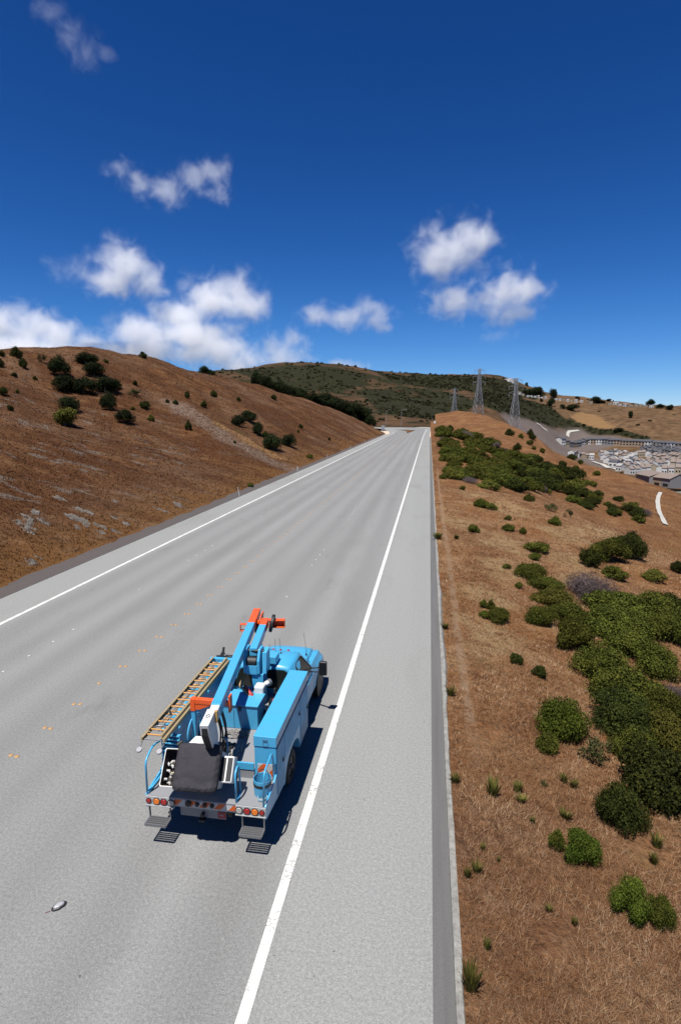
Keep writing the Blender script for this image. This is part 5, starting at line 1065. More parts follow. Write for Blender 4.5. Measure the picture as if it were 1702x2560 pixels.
for s in (-1, 1):
    # door skin, side glass and pillars follow the slope of the cab side
    b = B(); d0 = B()
    d0.prism([(4.32, 0.56), (5.50, 0.56), (5.62, 1.08), (5.60, 1.10), (4.32, 1.10)], 'x', 0.975 * s, 1.008 * s); door = d0.build('door', M_BLUE, T, 0.01)
    b.box(*sorted((1.0 * s, 1.03 * s)), 4.42, 4.60, 1.0, 1.05); b.build('handle', M_BLACK, door, 0.005)
    b = B(); W_ = [(4.36, 1.28), (5.44, 1.28), (5.30, 1.46), (5.02, 1.79), (4.93, 1.83), (4.45, 1.845), (4.36, 1.78)]
    b.poly([((0.957 - (z - 1.27) * (0.235 / 0.62)) * s + 0.004 * s, y, z) for y, z in W_]); b.build('side_window', M_GLASS, door)
    b = B(); b.tube([((0.960 - (z - 1.27) * (0.235 / 0.62)) * s + 0.006 * s, y, z) for y, z in W_ + W_[:1]], 0.012, 6); b.build('window_seal', M_BLACK, door)
b = B(); b.poly([(-0.68, 5.165, 1.80), (0.68, 5.165, 1.80), (0.80, 5.60, 1.36), (-0.80, 5.60, 1.36)]); bmesh.ops.translate(b.bm, verts=b.bm.verts[:], vec=(0, 0.012, 0.022)); b.build('windshield', M_GLASS, T)
b = B(); b.tube([(0.72, 5.72, 1.30), (0.715, 6.4, 1.268), (0.67, 7.0, 1.20)], 0.008, 6); b.tube([(-0.72, 5.72, 1.30), (-0.715, 6.4, 1.268), (-0.67, 7.0, 1.20)], 0.008, 6); b.tube([(-0.76, 5.70, 1.305), (0, 5.70, 1.318), (0.76, 5.70, 1.305)], 0.01, 6); b.build('hood_seam', m_dec, T)
b = B(); b.tube([(0.90, 5.2, 1.0), (0.93, 5.2, 0.98), (1.06, 6.9, 0.72)], 0.01, 6)
b = B(); b.box(-1.02, 1.02, 7.1, 7.26, 0.45, 0.68); b.build('front_bumper', M_STEEL, T, 0.03)
b = B(); b.box(-0.62, 0.62, 7.1, 7.16, 0.72, 1.0); b.build('grille', M_BLACK, T, 0.01)
for s in (-1, 1):
    b = B(); b.box(*sorted((0.65 * s, 0.93 * s)), 7.08, 7.15, 0.76, 0.98); b.build('headlight', M_CLEAR, T, 0.015)
    b = B(); b.tube([(0.96 * s, 5.28, 1.33), (1.20 * s, 5.14, 1.43), (1.28 * s, 5.13, 1.45)], 0.016, 8); b.tube([(0.96 * s, 5.3, 1.22), (1.20 * s, 5.15, 1.30), (1.28 * s, 5.14, 1.32)], 0.016, 8); mr = b.build('mirror', M_BLACK, T)
    b = B(); b.box(*sorted((1.24 * s, 1.46 * s)), 5.10, 5.20, 1.22, 1.62); b.build('mirror_head', M_BLACK, mr, 0.03, 3)
    b = B(); b.box(*sorted((1.265 * s, 1.435 * s)), 5.092, 5.098, 1.25, 1.58); b.build('mirror_glass', mat_new('mirror_glass', (0.05, 0.055, 0.06), 0.1, 0.6)[0], mr)
for x in (-0.42, -0.2, 0.0, 0.2, 0.42):
    b = B(); b.cyl((x, 4.99, 1.94), (x, 4.99, 1.975), 0.04, 0.025, 12); b.build('clearance_light', M_RED, T, 0.006)
for p, q in (((0.28, 4.72, 1.96), (0.26, 4.68, 2.42)), ((0.22, 4.45, 1.965), (0.20, 4.42, 2.5)), ((0.80, 5.78, 1.28), (0.70, 5.66, 2.2)), ((0.38, 5.95, 1.28), (0.38, 5.95, 1.52)), ((0.62, 6.3, 1.26), (0.62, 6.3, 1.40))):
    b = B(); b.tube([p, q], 0.005, 6); b.cyl(p, (p[0], p[1], p[2] + 0.035), 0.026, 0.018, 12); b.build('antenna', M_BLACK, T)
# box on the cab roof, ladder rack
b = B(); b.box(0.08, 0.345, 3.98, 4.33, 1.985, 2.19); b.build('roof_box', M_BLUE, T, 0.015)
b = B(); b.box(-1.44, -0.84, 3.97, 4.09, 1.955, 2.045); b.box(-1.2, -1.1, 3.75, 4.08, 1.86, 1.96); b.box(-0.9, -0.8, 3.75, 4.08, 1.86, 1.96)
b.box(-1.44, -0.84, 0.84, 0.90, 1.925, 1.968); b.box(-1.44, -0.84, 2.4, 2.46, 1.925, 1.968); b.box(-1.43, -1.39, 0.86, 4.0, 1.93, 1.96)
lr = b.build('ladder_rack', M_BLUE, T, 0.006)
b = B(); b.tube(fillet([(-1.22, 4.15, 2.03), (-1.16, 4.2, 2.16), (-1.08, 4.16, 2.10)], 0.03), 0.016, 8); b.cyl((-1.14, 4.14, 2.06), (-1.14, 4.24, 2.26), 0.032); b.box(-1.3, -1.0, 4.10, 4.14, 2.03, 2.07); b.build('ladder_clamp', M_BLACK, lr)
b = B(); b.box(-1.175, -0.95, 0.782, 0.797, 1.40, 1.90); b.build('shelf_back', m_dec, T)
b = B()
for k in range(6): b.box(-1.19, -0.78, 0.70, 0.78, 1.40 + 0.085 * k, 1.425 + 0.085 * k)
for x in (-1.19, -0.80): b.box(x, x + 0.02, 0.70, 0.78, 1.02, 1.86)
b.build('shelf_bars', M_BLUE, T, 0.004)
b = B(); b.tube(fillet([(-1.12, 0.765, 1.03), (-1.12, 0.765, 1.36), (-0.85, 0.765, 1.36), (-0.85, 0.765, 1.03)], 0.12), 0.016, 8); b.box(-1.0, -0.96, 0.75, 0.79, 1.2, 1.26); b.build('rear_hoop', M_BLUE, T)
b = B(); b.box(-0.80, -0.70, 0.60, 0.75, 1.50, 1.66); b.cyl((-0.79, 0.6, 1.72), (-0.70, 0.66, 1.78), 0.045); b.build('shelf_fitting', M_BLACK, T, 0.01)
b = B(); b.tube([(-0.70, 1.25 + 0.36 * math.sin(t), 1.72 + 0.30 * math.cos(t)) for t in np.linspace(-1.9, 1.9, 22)], 0.016, 8); b.tube([(-0.72, 1.28 + 0.31 * math.sin(t), 1.70 + 0.26 * math.cos(t)) for t in np.linspace(-1.9, 1.9, 22)], 0.010, 8); b.build('hoop_rail', M_BLUE, T)

# hand rails on the rear deck
for pts, r in (([(-1.185, 0.03, 1.0), (-1.17, 0.0, 1.72), (-1.19, 0.34, 1.83), (-1.20, 0.82, 1.70)], 0.021), ([(1.165, 0.02, 1.0), (1.19, 0.02, 1.70), (1.165, 0.62, 1.72), (1.155, 0.70, 1.62), (1.175, 0.78, 1.20)], 0.02),
               ([(0.62, 0.05, 1.0), (0.61, 0.05, 1.60), (0.60, 0.22, 1.66), (0.59, 0.33, 1.55), (0.60, 0.35, 1.0)], 0.021)):
    b = B(); b.tube(fillet(pts, 0.12), r, 10); b.build('handrail', M_BLUE, T, smooth_=True)
b = B(); b.beam((-1.17, 0.02, 1.03), (-1.14, 0.80, 1.04), 0.04, 0.05); b.beam((0.62, 0.05, 1.012), (0.60, 0.38, 1.012), 0.05, 0.018); b.build('kick_plate', M_BLUE, T, 0.006)

# turret, booms and elbow
YB = Vector((-0.145, 1, 0)).normalized(); XB = Vector((1, 0.145, 0)).normalized()      # direction of the stowed booms
b = B(); b.box(-0.10, 0.19, 3.36, 3.70, 1.0, 2.0); tur = b.build('pedestal', M_BLUE, T, 0.012)
b = B(); b.prism([(3.32, 2.02), (3.82, 2.02), (3.82, 2.30), (3.70, 2.62), (3.44, 2.62), (3.30, 2.36)], 'x', -0.30, -0.235); b.prism([(3.32, 2.02), (3.82, 2.02), (3.82, 2.30), (3.70, 2.62), (3.44, 2.62), (3.30, 2.36)], 'x', 0.05, 0.115)
b.box(-0.235, 0.05, 3.31, 3.80, 2.0, 2.24); b.prism([(3.42, 1.99), (3.78, 1.99), (3.78, 2.56), (3.5, 2.52)], 'x', 0.13, 0.25); b.build('turret_head', M_BLUE, tur, 0.012)
b = B(); b.cyl((-0.34, 3.56, 2.52), (0.16, 3.56, 2.52), 0.05); b.cyl((-0.2, 3.42, 2.3), (0.02, 3.42, 2.3), 0.12); b.build('pivot_pin', M_BLACK, tur)
LB0 = Vector((-0.10, 3.52, 2.50)); LB1 = LB0 + YB * 1.62
b = B(); b.beam(LB0, LB1, 0.19, 0.21); low = b.build('lower_boom', M_BLUE, T, 0.012)
b = B(); b.beam(LB0 + Vector((0.0, 0.0, -0.19)), LB1 + Vector((0, 0, -0.19)), 0.10, 0.10); b.cyl(LB0 + Vector((0.06, 0.1, -0.2)), LB0 + YB * 0.8 + Vector((0.06, 0, -0.17)), 0.055); b.build('boom_cylinder', M_STEEL, low)
b = B(); b.beam(LB1, LB1 + YB * 0.50, 0.20, 0.22); b.build('lower_boom_tip', M_ORANGE, low, 0.01)
UB0 = Vector((0.084, 0.53, 2.60)); UB1 = Vector((-0.604, 4.95, 2.60)); UD = (UB1 - UB0).normalized(); UB2 = UB1 + UD * 1.12
b = B(); b.beam(UB0, UB1, 0.195, 0.24); upb = b.build('upper_boom', M_BLUE, T, 0.012)
b = B(); b.beam(UB1, UB2, 0.198, 0.243); b.build('upper_boom_tip', M_ORANGE, upb, 0.012)
b = B()
for i in range(6):
    for s in (-0.06, 0.0, 0.06): p = UB0 + UD * (0.08 + 0.05 * (i % 2)) + Vector((s, 0, 0.118)); b.cyl(p, p + Vector((0, 0, 0.006)), 0.008, n=8)
b.build('bolt_heads', m_dec, upb)
# elbow: sheaves and orange cross bar between the boom tips
E0 = LB1 + YB * 0.34
b = B(); c0 = E0 + XB * 0.17; b.cyl(c0 + Vector((0, 0, 0.02)), c0 + XB * 0.09 + Vector((0, 0, 0.0)), 0.25, n=36); b.build('elbow_sheave', M_BLACK, low, 0.02, 3)
b = B(); c1 = E0 - XB * 0.16; b.cyl(c1 + Vector((0, 0, -0.08)), c1 - XB * 0.10 + Vector((0, 0, -0.08)), 0.20, n=36); b.build('elbow_sheave', M_BLACK, low, 0.02, 3)
b = B(); a0 = E0 + XB * 0.12; a1 = E0 + XB * 0.58
for zt in (0.11, -0.09): b.beam(a0 + Vector((0, 0, zt)), a1 + Vector((0, 0, zt)), 0.17, 0.025)
for yt in (-0.085, 0.075): b.beam(a0 + YB * yt + Vector((0, 0, 0.01)), a1 + YB * yt + Vector((0, 0, 0.01)), 0.012, 0.10 if yt < 0 else 0.2) if yt > 0 else None
b.beam(a1 - XB * 0.012 + Vector((0, 0, 0.01)), a1 + Vector((0, 0, 0.01)), 0.17, 0.2)
d0 = UB1 - XB * 0.10
b.beam(d0 + Vector((0, 0, 0.06)), d0 - XB * 0.20 + Vector((0, 0, 0.06)), 0.12, 0.02); b.beam(d0 + Vector((0, 0, -0.12)), d0 - XB * 0.20 + Vector((0, 0, -0.12)), 0.12, 0.02); b.beam(d0 - XB * 0.19 + Vector((0, 0, -0.03)), d0 - XB * 0.205 + Vector((0, 0, -0.03)), 0.12, 0.2)
e1 = E0 - XB * 0.12; b.prism([(e1.y - 0.1, 2.3), (e1.y + 0.3, 2.3), (e1.y + 0.45, 2.72), (e1.y + 0.15, 2.66)], 'x', e1.x - 0.05, e1.x - 0.02)
b.beam(E0 - XB * 0.1, UB1 + UD * 0.4 + XB * 0.1, 0.22, 0.10); b.build('elbow_bracket', M_ORANGE, low, 0.005)
b = B(); p = a1 - XB * 0.004
for yy in (-0.05, 0.05): b.beam(p + YB * yy + Vector((0.006, 0, -0.06)), p + YB * yy + Vector((0.006, 0, 0.08)), 0.03, 0.012)
b.build('reflector_tape', M_BUMP, low)
# boom rest
b = B(); b.box(-0.70, -0.615, 1.11, 1.21, 1.17, 2.20); post = b.build('boom_rest', M_BLUE, T, 0.008)
b = B(); b.box(-0.708, -0.607, 1.095, 1.22, 2.20, 2.47); b.box(-0.607, -0.06, 1.10, 1.215, 2.365, 2.468); b.prism([(-0.607, 2.365), (-0.22, 2.365), (-0.53, 2.23), (-0.607, 2.23)], 'y', 1.11, 1.20)
b.box(0.13, 0.17, 1.08, 1.23, 2.24, 2.60); b.box(-0.06, 0.13, 1.105, 1.21, 2.37, 2.455); b.build('rest_cradle', M_ORANGE, post, 0.006)
# white insulated tip, leveling arm
b = B(); q0 = UB0; q1 = UB0 - UD * 0.20; b.beam(q0, q1, 0.17, 0.225); tip = b.build('fibreglass_section', M_WHITE, upb, 0.01)
b = B(); b.beam(q1, q1 - UD * 0.07, 0.172, 0.228); b.build('tan_band', mat_new('tan_band', (0.62, 0.38, 0.13), 0.5)[0], upb)
t0 = q1 - UD * 0.07
b = B(); b.prism([(-0.20, 2.72), (0.40, 2.72), (0.40, 2.46), (0.52, 2.12), (0.48, 1.70), (0.34, 1.60), (0.14, 2.02), (-0.15, 2.50)], 'x', -0.082, 0.082)
M_ = Matrix.Translation((t0.x, t0.y - 0.30, 0)) @ Matrix.Rotation(0.145, 4, 'Z'); bmesh.ops.transform(b.bm, matrix=M_, verts=b.bm.verts[:])
jib = b.build('platform_arm', M_WHITE, upb, 0.012)
b = B(); b.prism([(-0.19, 2.65), (-0.175, 2.50), (0.115, 2.00), (0.30, 1.58), (0.46, 1.58), (0.34, 2.1), (0.0, 2.55)], 'x', -0.05, 0.055); bmesh.ops.transform(b.bm, matrix=M_, verts=b.bm.verts[:]); b.build('arm_slot', M_BLACK, jib)
b = B(); b.tube([(t0.x - 0.02 + 0.032 * math.cos(t), t0.y - 0.18 + 0.05 * math.sin(t), 2.73) for t in np.linspace(0, 6.3, 16)], 0.005, 6); b.build('lift_ring', M_BLACK, jib)
rg = random.Random(5); b = B()
for i in range(5):
    x = 0.13 + rg.uniform(-0.03, 0.04); y = 0.72 + rg.uniform(-0.1, 0.15); b.tube(fillet([(x - 0.06, y, 2.4), (x + 0.03, y - 0.03, 2.1), (x + rg.uniform(-0.06, 0.03), y + 0.05, 1.75), (x + rg.uniform(-0.14, 0.0), y - 0.1, 1.3)], 0.15), 0.017, 7)
b.build('control_hoses', M_BLACK, upb)
b = B(); b.tube(fillet([(0.20, 0.78, 1.25), (0.20, 0.78, 1.85), (0.08, 0.80, 1.86)], 0.06), 0.018, 8); b.build('hose_guide', M_BLUE, T)
b = B(); b.tube(fillet([(0.05, 0.6, 1.7), (0.03, 0.5, 1.45), (0.1, 0.62, 1.22)], 0.1), 0.014, 7); b.build('orange_cable', M_ORANGE, T)

# the tilted bucket: own frame, opening faces up and back
nB = Vector((0.04, -0.80, 0.60)).normalized(); xB = Vector((0.99, 0.06, 0.0)); xB = (xB - nB * xB.dot(nB)).normalized(); uB = nB.cross(xB).normalized()
CB = Vector((-0.08, -0.10, 1.765))
FB = Matrix(((xB.x, uB.x, nB.x, CB.x), (xB.y, uB.y, nB.y, CB.y), (xB.z, uB.z, nB.z, CB.z), (0, 0, 0, 1)))     # x right, y up the opening, z out of it
def rrect(w, h, r, n=4):
    pts = []
    for cx, cy, a in ((w / 2 - r, h / 2 - r, 0), (-w / 2 + r, h / 2 - r, 90), (-w / 2 + r, -h / 2 + r, 180), (w / 2 - r, -h / 2 + r, 270)):
        for i in range(n + 1): t = math.radians(a + 90 * i / n); pts.append((cx + r * math.cos(t), cy + r * math.sin(t)))
    return pts
def shell(name, m, par, secs, F_, open_top=True, bevel=0.0):
    b = B(); R = [[b.bm.verts.new(F_ @ Vector((x + ox, y + oy, z))) for x, y in rrect(w, h, r)] for w, h, r, z, ox, oy in secs]
    for A, C in zip(R, R[1:]):
        for i in range(len(A)): b.bm.faces.new((A[i], A[(i + 1) % len(A)], C[(i + 1) % len(A)], C[i]))
    b.bm.faces.new(R[-1])
    if not open_top: b.bm.faces.new(R[0][::-1])
    return b.build(name, m, par, bevel)
bk = shell('bucket', M_WHITE, T, [(0.72, 0.70, 0.06, -0.02, 0, 0), (0.77, 0.75, 0.06, -0.03, 0, 0), (0.77, 0.75, 0.06, -0.08, 0, 0), (0.74, 0.72, 0.06, -0.09, 0, 0), (0.68, 0.66, 0.05, -0.72, 0, 0), (0.60, 0.58, 0.05, -0.74, 0, 0)], FB, False)
b = B(); b.box(0.36, 0.645, -0.23, 0.24, -0.46, -0.20, M=FB); stp = b.build('bucket_step', M_WHITE, bk, 0.03, 3)
b = B()
for x0, x1 in ((0.385, 0.495), (0.525, 0.62)): b.box(x0, x1, -0.20, 0.21, -0.21, -0.194, M=FB)
b.build('step_hole', M_BLACK, stp, 0.002)
b = B(); b.prism([(-0.36, 0.34), (0.36, 0.34), (0.16, 0.56), (-0.16, 0.56)], 'z', -0.34, -0.12); bmesh.ops.transform(b.bm, matrix=FB, verts=b.bm.verts[:]); b.build('bucket_mount', M_WHITE, bk, 0.015)
# soft dark cover with creases
m_cov, nt, bs = mat_new('charcoal_cover_cloth', rough=0.8, spec=0.2); tc = N(nt, 'ShaderNodeTexCoord').outputs['Object']
cn = noise(nt, tc, 2.5, 4, 0.6, 1.2); nt.links.new(mixc(nt, cn, (0.040, 0.038, 0.044), (0.066, 0.063, 0.070)), bs.inputs['Base Color']); bump(nt, bs, noise(nt, scaled(nt, tc, (1.6, 0.5, 0.9), (0.4, 0.5, 0.7)), 6, 4, 0.55, 1.8), 0.55, 0.03)
b = B(); n = 40; G = {}
rim = []
for i in range(n + 1):
    for j in range(n + 1):
        u_, v_ = 2 * i / n - 1, 2 * j / n - 1; k = 9.0; rr_ = (abs(u_) ** k + abs(v_) ** k) ** (1 / k) if (u_ or v_) else 0; sc = max(abs(u_), abs(v_)) / rr_ if rr_ else 1
        x, y = u_ * sc * 0.425, v_ * sc * 0.42; e = max(abs(u_), abs(v_)); dm = (1 - u_ * u_) * (1 - v_ * v_)
        z = 0.055 + 0.035 * dm - 0.05 * max(0, e - 0.86) / 0.14 + 0.006 * math.sin(16 * (u_ + v_) + 5 * v_ * v_) * e ** 2 * max(0, -v_ + 0.4) + 0.005 * math.sin(21 * (v_ - u_)) * e ** 4 + 0.004 * math.sin(9 * u_ * v_ + 3 * u_)
        z -= 0.05 * max(0, 1 - abs(v_ + 0.55 + 0.1 * math.sin(4 * u_)) / 0.25) * 0.25
        G[i, j] = b.bm.verts.new(FB @ Vector((x, y, z)))
for i in range(n):
    for j in range(n): b.bm.faces.new((G[i, j], G[i + 1, j], G[i + 1, j + 1], G[i, j + 1]))
edge = [(i, 0) for i in range(n)] + [(n, j) for j in range(n)] + [(n - i, n) for i in range(n)] + [(0, n - j) for j in range(n)]
FI = FB.inverted(); L1 = []; L2 = []
for q, (i, j) in enumerate(edge):
    p = FI @ G[i, j].co; w_ = 0.003 * math.sin(q * 0.9) + 0.002 * math.sin(q * 2.3)
    L1.append(b.bm.verts.new(FB @ Vector((p.x * (1.012 + w_), p.y * (1.012 + w_), p.z - 0.05)))); L2.append(b.bm.verts.new(FB @ Vector((p.x * (0.985 + w_), p.y * (0.985 + w_), -0.13 + w_))))
for q in range(len(edge)):
    e2 = (q + 1) % len(edge); b.bm.faces.new((G[edge[q]], G[edge[e2]], L1[e2], L1[q])); b.bm.faces.new((L1[q], L1[e2], L2[e2], L2[q]))
b.build('bucket_cover', m_cov, bk, smooth_=True)
# tool tray hung on the left of the bucket
TB = FB @ Matrix.Translation((-0.53, -0.02, -0.10))
M_TRAYIN = mat_new('brown_tray_lining', (0.055, 0.038, 0.030), 0.8)[0]
tray = shell('tool_tray', M_WHITE, bk, [(0.44, 0.64, 0.03, 0.0, 0.06, 0), (0.47, 0.67, 0.03, 0.0, 0.06, 0), (0.47, 0.67, 0.03, -0.03, 0.06, 0), (0.43, 0.62, 0.03, -0.30, 0.06, 0)], TB, True)
tin = shell('tray_lining', M_TRAYIN, tray, [(0.44, 0.64, 0.03, 0.001, 0.06, 0), (0.41, 0.60, 0.03, -0.27, 0.06, 0)], TB, True)
# ---------------------------------------------------------------- things carried on the truck
TO = Vector((-4.075, 9.24, 0.0))
def carried(name, label, cat, loc, group=None):
    return tag(empty(name, TO + Vector(loc)), label, cat, group)
# extension ladder lying on the rack
M_LRAIL = paint('cream_fibreglass_rail', (0.66, 0.52, 0.30), dirt=(0.35, 0.25, 0.12), amt=0.3, rough=0.5, coat=0.0)
M_RUNG = paint('amber_rung', (0.78, 0.36, 0.07), dirt=(0.4, 0.2, 0.05), amt=0.25, rough=0.45, coat=0.0)
LD = carried('extension_ladder', 'cream and amber extension ladder lying on the left rack of the blue truck', 'ladder', (-1.13, 0.25, 1.97))
L_ = 3.68
def rail(x, z, y0, y1):
    b = B(); s = 1 if x < 0 else -1; b.box(x - 0.014, x + 0.014, y0, y1, z, z + 0.085); b.box(*sorted((x, x + 0.032 * s)), y0, y1, z + 0.073, z + 0.085); b.box(*sorted((x, x + 0.032 * s)), y0, y1, z, z + 0.012); return b
rail(-0.235, 0.0, 0.0, L_).build('rail', M_LRAIL, LD, 0.003); rail(0.235, 0.0, 0.0, L_).build('rail', M_LRAIL, LD, 0.003)
rail(-0.195, 0.062, 0.22, L_ + 0.02).build('rail', M_LRAIL, LD, 0.003); rail(0.178, 0.062, 0.03, L_ + 0.02).build('rail', M_LRAIL, LD, 0.003)
for k in range(12):
    y = 0.18 + 0.305 * k; b = B(); b.cyl((-0.23, y, 0.045), (0.23, y, 0.045), 0.018, n=10); b.build('rung', M_RUNG, LD)
for k in range(11):
    y = 0.275 + 0.305 * k; b = B(); b.cyl((-0.19, y, 0.105), (0.175, y, 0.105), 0.018, n=10); b.build('rung', M_RUNG, LD)
for x in (-0.235, 0.235):
    b = B(); b.tube([(x, 0.05, 0.0), (x + (0.0 if x < 0 else -0.05), -0.1, -0.12)], 0.012, 7); ar = b.build('standoff_arm', M_STEEL, LD)
    p = Vector((x + (0.0 if x < 0 else -0.05), -0.1, -0.13)); b = B(); b.cyl(p, p + Vector((0, -0.015, 0.03)), 0.06, 0.055, 20); b.build('rubber_pad', mat_new('grey_rubber_pad', (0.42, 0.41, 0.43), 0.7)[0], ar, 0.006)
b = B(); b.cyl((-0.23, 0.05, 0.02), (0.23, 0.05, 0.02), 0.012, n=8); b.tube([(0.12 * math.cos(t), 0.3 + 0.1 * math.sin(t), 0.12) for t in np.linspace(0, 3.2, 10)], 0.018, 8); b.build('spreader_bar', M_STEEL, LD)
b = B(); b.tube([(0.02, 0.2, 0.10), (-0.01, 1.5, 0.085), (0.03, 2.6, 0.09), (0.0, 3.6, 0.10)], 0.007, 6); b.tube([(-0.05, 0.5, 0.12), (-0.02, 1.9, 0.09), (-0.04, 3.5, 0.1)], 0.006, 6); b.tube(fillet([(-0.15, 0.85, 0.14), (-0.06, 0.9, 0.2), (0.0, 0.8, 0.13)], 0.05), 0.02, 7); b.build('rope', M_BLACK, LD)
# round blue pail at the right of the rear deck
PL = carried('pail', 'round blue pail with a dark band on the rear deck corner under the striped board', 'pail', (1.035, 0.40, 1.002))
b = B(); n = 28; prof = [(0.0, 0.0), (0.165, 0.0), (0.178, 0.33), (0.166, 0.33), (0.155, 0.03), (0.0, 0.03)]
R = [[b.bm.verts.new((r * math.cos(6.28318 * i / n), r * math.sin(6.28318 * i / n), z)) for i in range(n)] for r, z in prof[1:5]]
for A, C in zip(R, R[1:]):
    for i in range(n): b.bm.faces.new((A[i], A[(i + 1) % n], C[(i + 1) % n], C[i]))
b.bm.faces.new(R[0][::-1]); b.bm.faces.new(R[-1]); b.build('tub', M_BLUE, PL, 0.004, smooth_=False)
b = B(); b.cyl((0, 0, 0.20), (0, 0, 0.26), 0.177, 0.180, 28, cap=False); b.build('band', M_BLACK, PL)
b = B(); b.tube([(0.17 * math.cos(t) * 0.8 + 0.02, 0.17 * math.sin(t) * 0.5 - 0.06, 0.33 + 0.16 * math.sin(t)) for t in np.linspace(0, 3.14, 14)], 0.008, 6); b.build('handle', M_BLACK, PL)
CC = carried('cord', 'pale coiled cord lying beside the round blue pail', 'cord', (1.08, 0.22, 1.005))
b = B(); b.tube([((0.085 + 0.012 * math.sin(3 * t)) * math.cos(t), (0.10 + 0.01 * math.cos(2 * t)) * math.sin(t), 0.012 + 0.007 * t / 6.28) for t in np.linspace(0, 25, 110)], 0.011, 6); b.build('coil', mat_new('pale_blue_cord', (0.30, 0.48, 0.55), 0.7)[0], CC)
# ropes on the cargo floor
for nm, lab, cx, cy, sx, sy, m, seed in (('rope', 'tangled grey rope at the foot of the tool chest on the truck bed', -0.05, 2.0, 0.28, 0.18, mat_new('grey_rope', (0.30, 0.28, 0.26), 0.9)[0], 1),
                                          ('rope', 'pale tangled rope in the middle of the truck bed behind the bucket', 0.18, 1.33, 0.10, 0.27, mat_new('pale_rope', (0.52, 0.50, 0.45), 0.9)[0], 2),
                                          ('rope', 'dark tangled cable beside the white boom arm on the truck bed', -0.08, 1.42, 0.16, 0.28, M_BLACK, 3)):
    rg = random.Random(seed); o = carried(nm, lab, 'rope', (cx, cy, 1.172)); ph = [rg.uniform(0, 6.28) for _ in range(6)]
    b = B(); b.tube([(sx * (0.6 * math.sin(1.0 * t + ph[0]) + 0.4 * math.sin(2.7 * t + ph[1])), sy * (0.6 * math.sin(1.37 * t + ph[2]) + 0.4 * math.sin(3.3 * t + ph[3])), 0.014 + 0.012 * (1 + math.sin(5.1 * t + ph[4]))) for t in np.linspace(0, 21, 190)], 0.0115, 6); b.build('strand', m, o)
# small white insulator pieces in the tool tray
rg = random.Random(9)
for i in range(8):
    fx, fy = rg.uniform(-0.10, 0.06), -0.27 + 0.055 * i + rg.uniform(-0.02, 0.02); p = TB @ Vector((fx - 0.03, fy, -0.20 + rg.uniform(0, 0.07)))
    o = carried('tool', 'white plastic tool part lying in the open white tray beside the covered bucket', 'tool', p, 'white tool parts in the tray')
    b = B(); a = rg.uniform(0, 3.14); d = Vector((math.cos(a), math.sin(a), 0.2)) * 0.034; b.cyl(-d, d, 0.018, 0.014, 12); b.cyl(d * 0.9, d * 1.3, 0.024, n=12); b.box(-0.014, 0.025, -0.02, 0.014, 0.0, 0.03)
    b.build('body', M_WHITE if i != 3 else mat_new('cream_plastic', (0.7, 0.62, 0.45), 0.5)[0], o, 0.004)

# ---------------------------------------------------------------- road furniture
m_ydot = mat_new('yellow_ceramic_marker', (0.58, 0.33, 0.13), 0.5)[0]; m_wdot = mat_new('white_ceramic_marker', (0.52, 0.51, 0.48), 0.4)[0]
def dome(name, m, r=0.06, h=0.02):
    b = B(); n = 14; R = [[b.bm.verts.new((q * math.cos(6.28318 * i / n), q * math.sin(6.28318 * i / n), z)) for i in range(n)] for q, z in ((r, 0), (r * 0.92, h * 0.5), (r * 0.6, h * 0.9))]
    for A, C in zip(R, R[1:]):
        for i in range(n): b.bm.faces.new((A[i], A[(i + 1) % n], C[(i + 1) % n], C[i]))
    b.bm.faces.new(R[-1]); return b.build(name, m, smooth_=True)
yd = dome('road_marker', m_ydot); k = 0
rg = random.Random(6); missing = {3, 17, 18, 29, 30, 41}
rest = []
for i in range(-1, 180):
    y = 11.35 + 1.283 * i
    for s in (-0.09, 0.09):
        if i in missing and s > 0: continue
        if i < 62:
            o = yd if k == 0 else yd.copy()
            if k: COL.objects.link(o)
            o.location = (-9.93 + s + rg.uniform(-0.012, 0.012), y + rg.uniform(-0.03, 0.03), 0.004); o.rotation_euler = (0, 0, rg.uniform(0, 3)); k += 1
            tag(o, 'small round yellow marker in the double centre row of the road', 'road marker', 'yellow markers along the centre of the road')
        else: rest.append((-9.93 + s, y))
V = []; F = []
for x, y in rest:
    o_ = len(V); V += [(x + 0.055 * math.cos(t), y + 0.055 * math.sin(t), 0.005) for t in np.linspace(0, 6.28318, 9)[:-1]] + [(x, y, 0.022)]; F += [(o_ + i, o_ + (i + 1) % 8, o_ + 8) for i in range(8)]
tag(obj_np('road_marker_row', V, F, m_ydot), 'far yellow markers merging into one line along the road', 'road markers', kind='stuff')
wd = dome('road_marker', m_wdot, 0.048, 0.02); k = 0
for xl, nm in ((-13.62, 'left'), (-6.32, 'right')):
    for c in range(0, 9):
        for j in range(4):
            y = 15.5 + 14.63 * c + 1.25 * j + rg.uniform(-0.03, 0.03)
            if nm == 'right' and c == 0: continue
            o = wd if k == 0 else wd.copy()
            if k: COL.objects.link(o)
            o.location = (xl + rg.uniform(-0.02, 0.02), y, 0.004); k += 1
            tag(o, 'small round white marker on the %s lane line of the grey road' % nm, 'road marker', 'white markers on the %s lane line' % nm)
b = B(); b.prism([(-0.05, 0.0), (0.05, 0.0), (0.022, 0.022), (-0.022, 0.022)], 'x', -0.055, 0.055); rm = b.build('lane_reflector', M_CLEAR, None, 0.003); k = 0
for xl, nm in ((-13.62, 'left'), (-6.32, 'right')):
    for c in range(0, 6):
        o = rm if k == 0 else rm.copy()
        if k: COL.objects.link(o)
        o.location = (xl, 24.5 + 14.63 * c, 0.004); k += 1
        tag(o, 'square clear reflector between the white dots of the %s lane line' % nm, 'reflector', 'reflectors on the %s lane line' % nm)
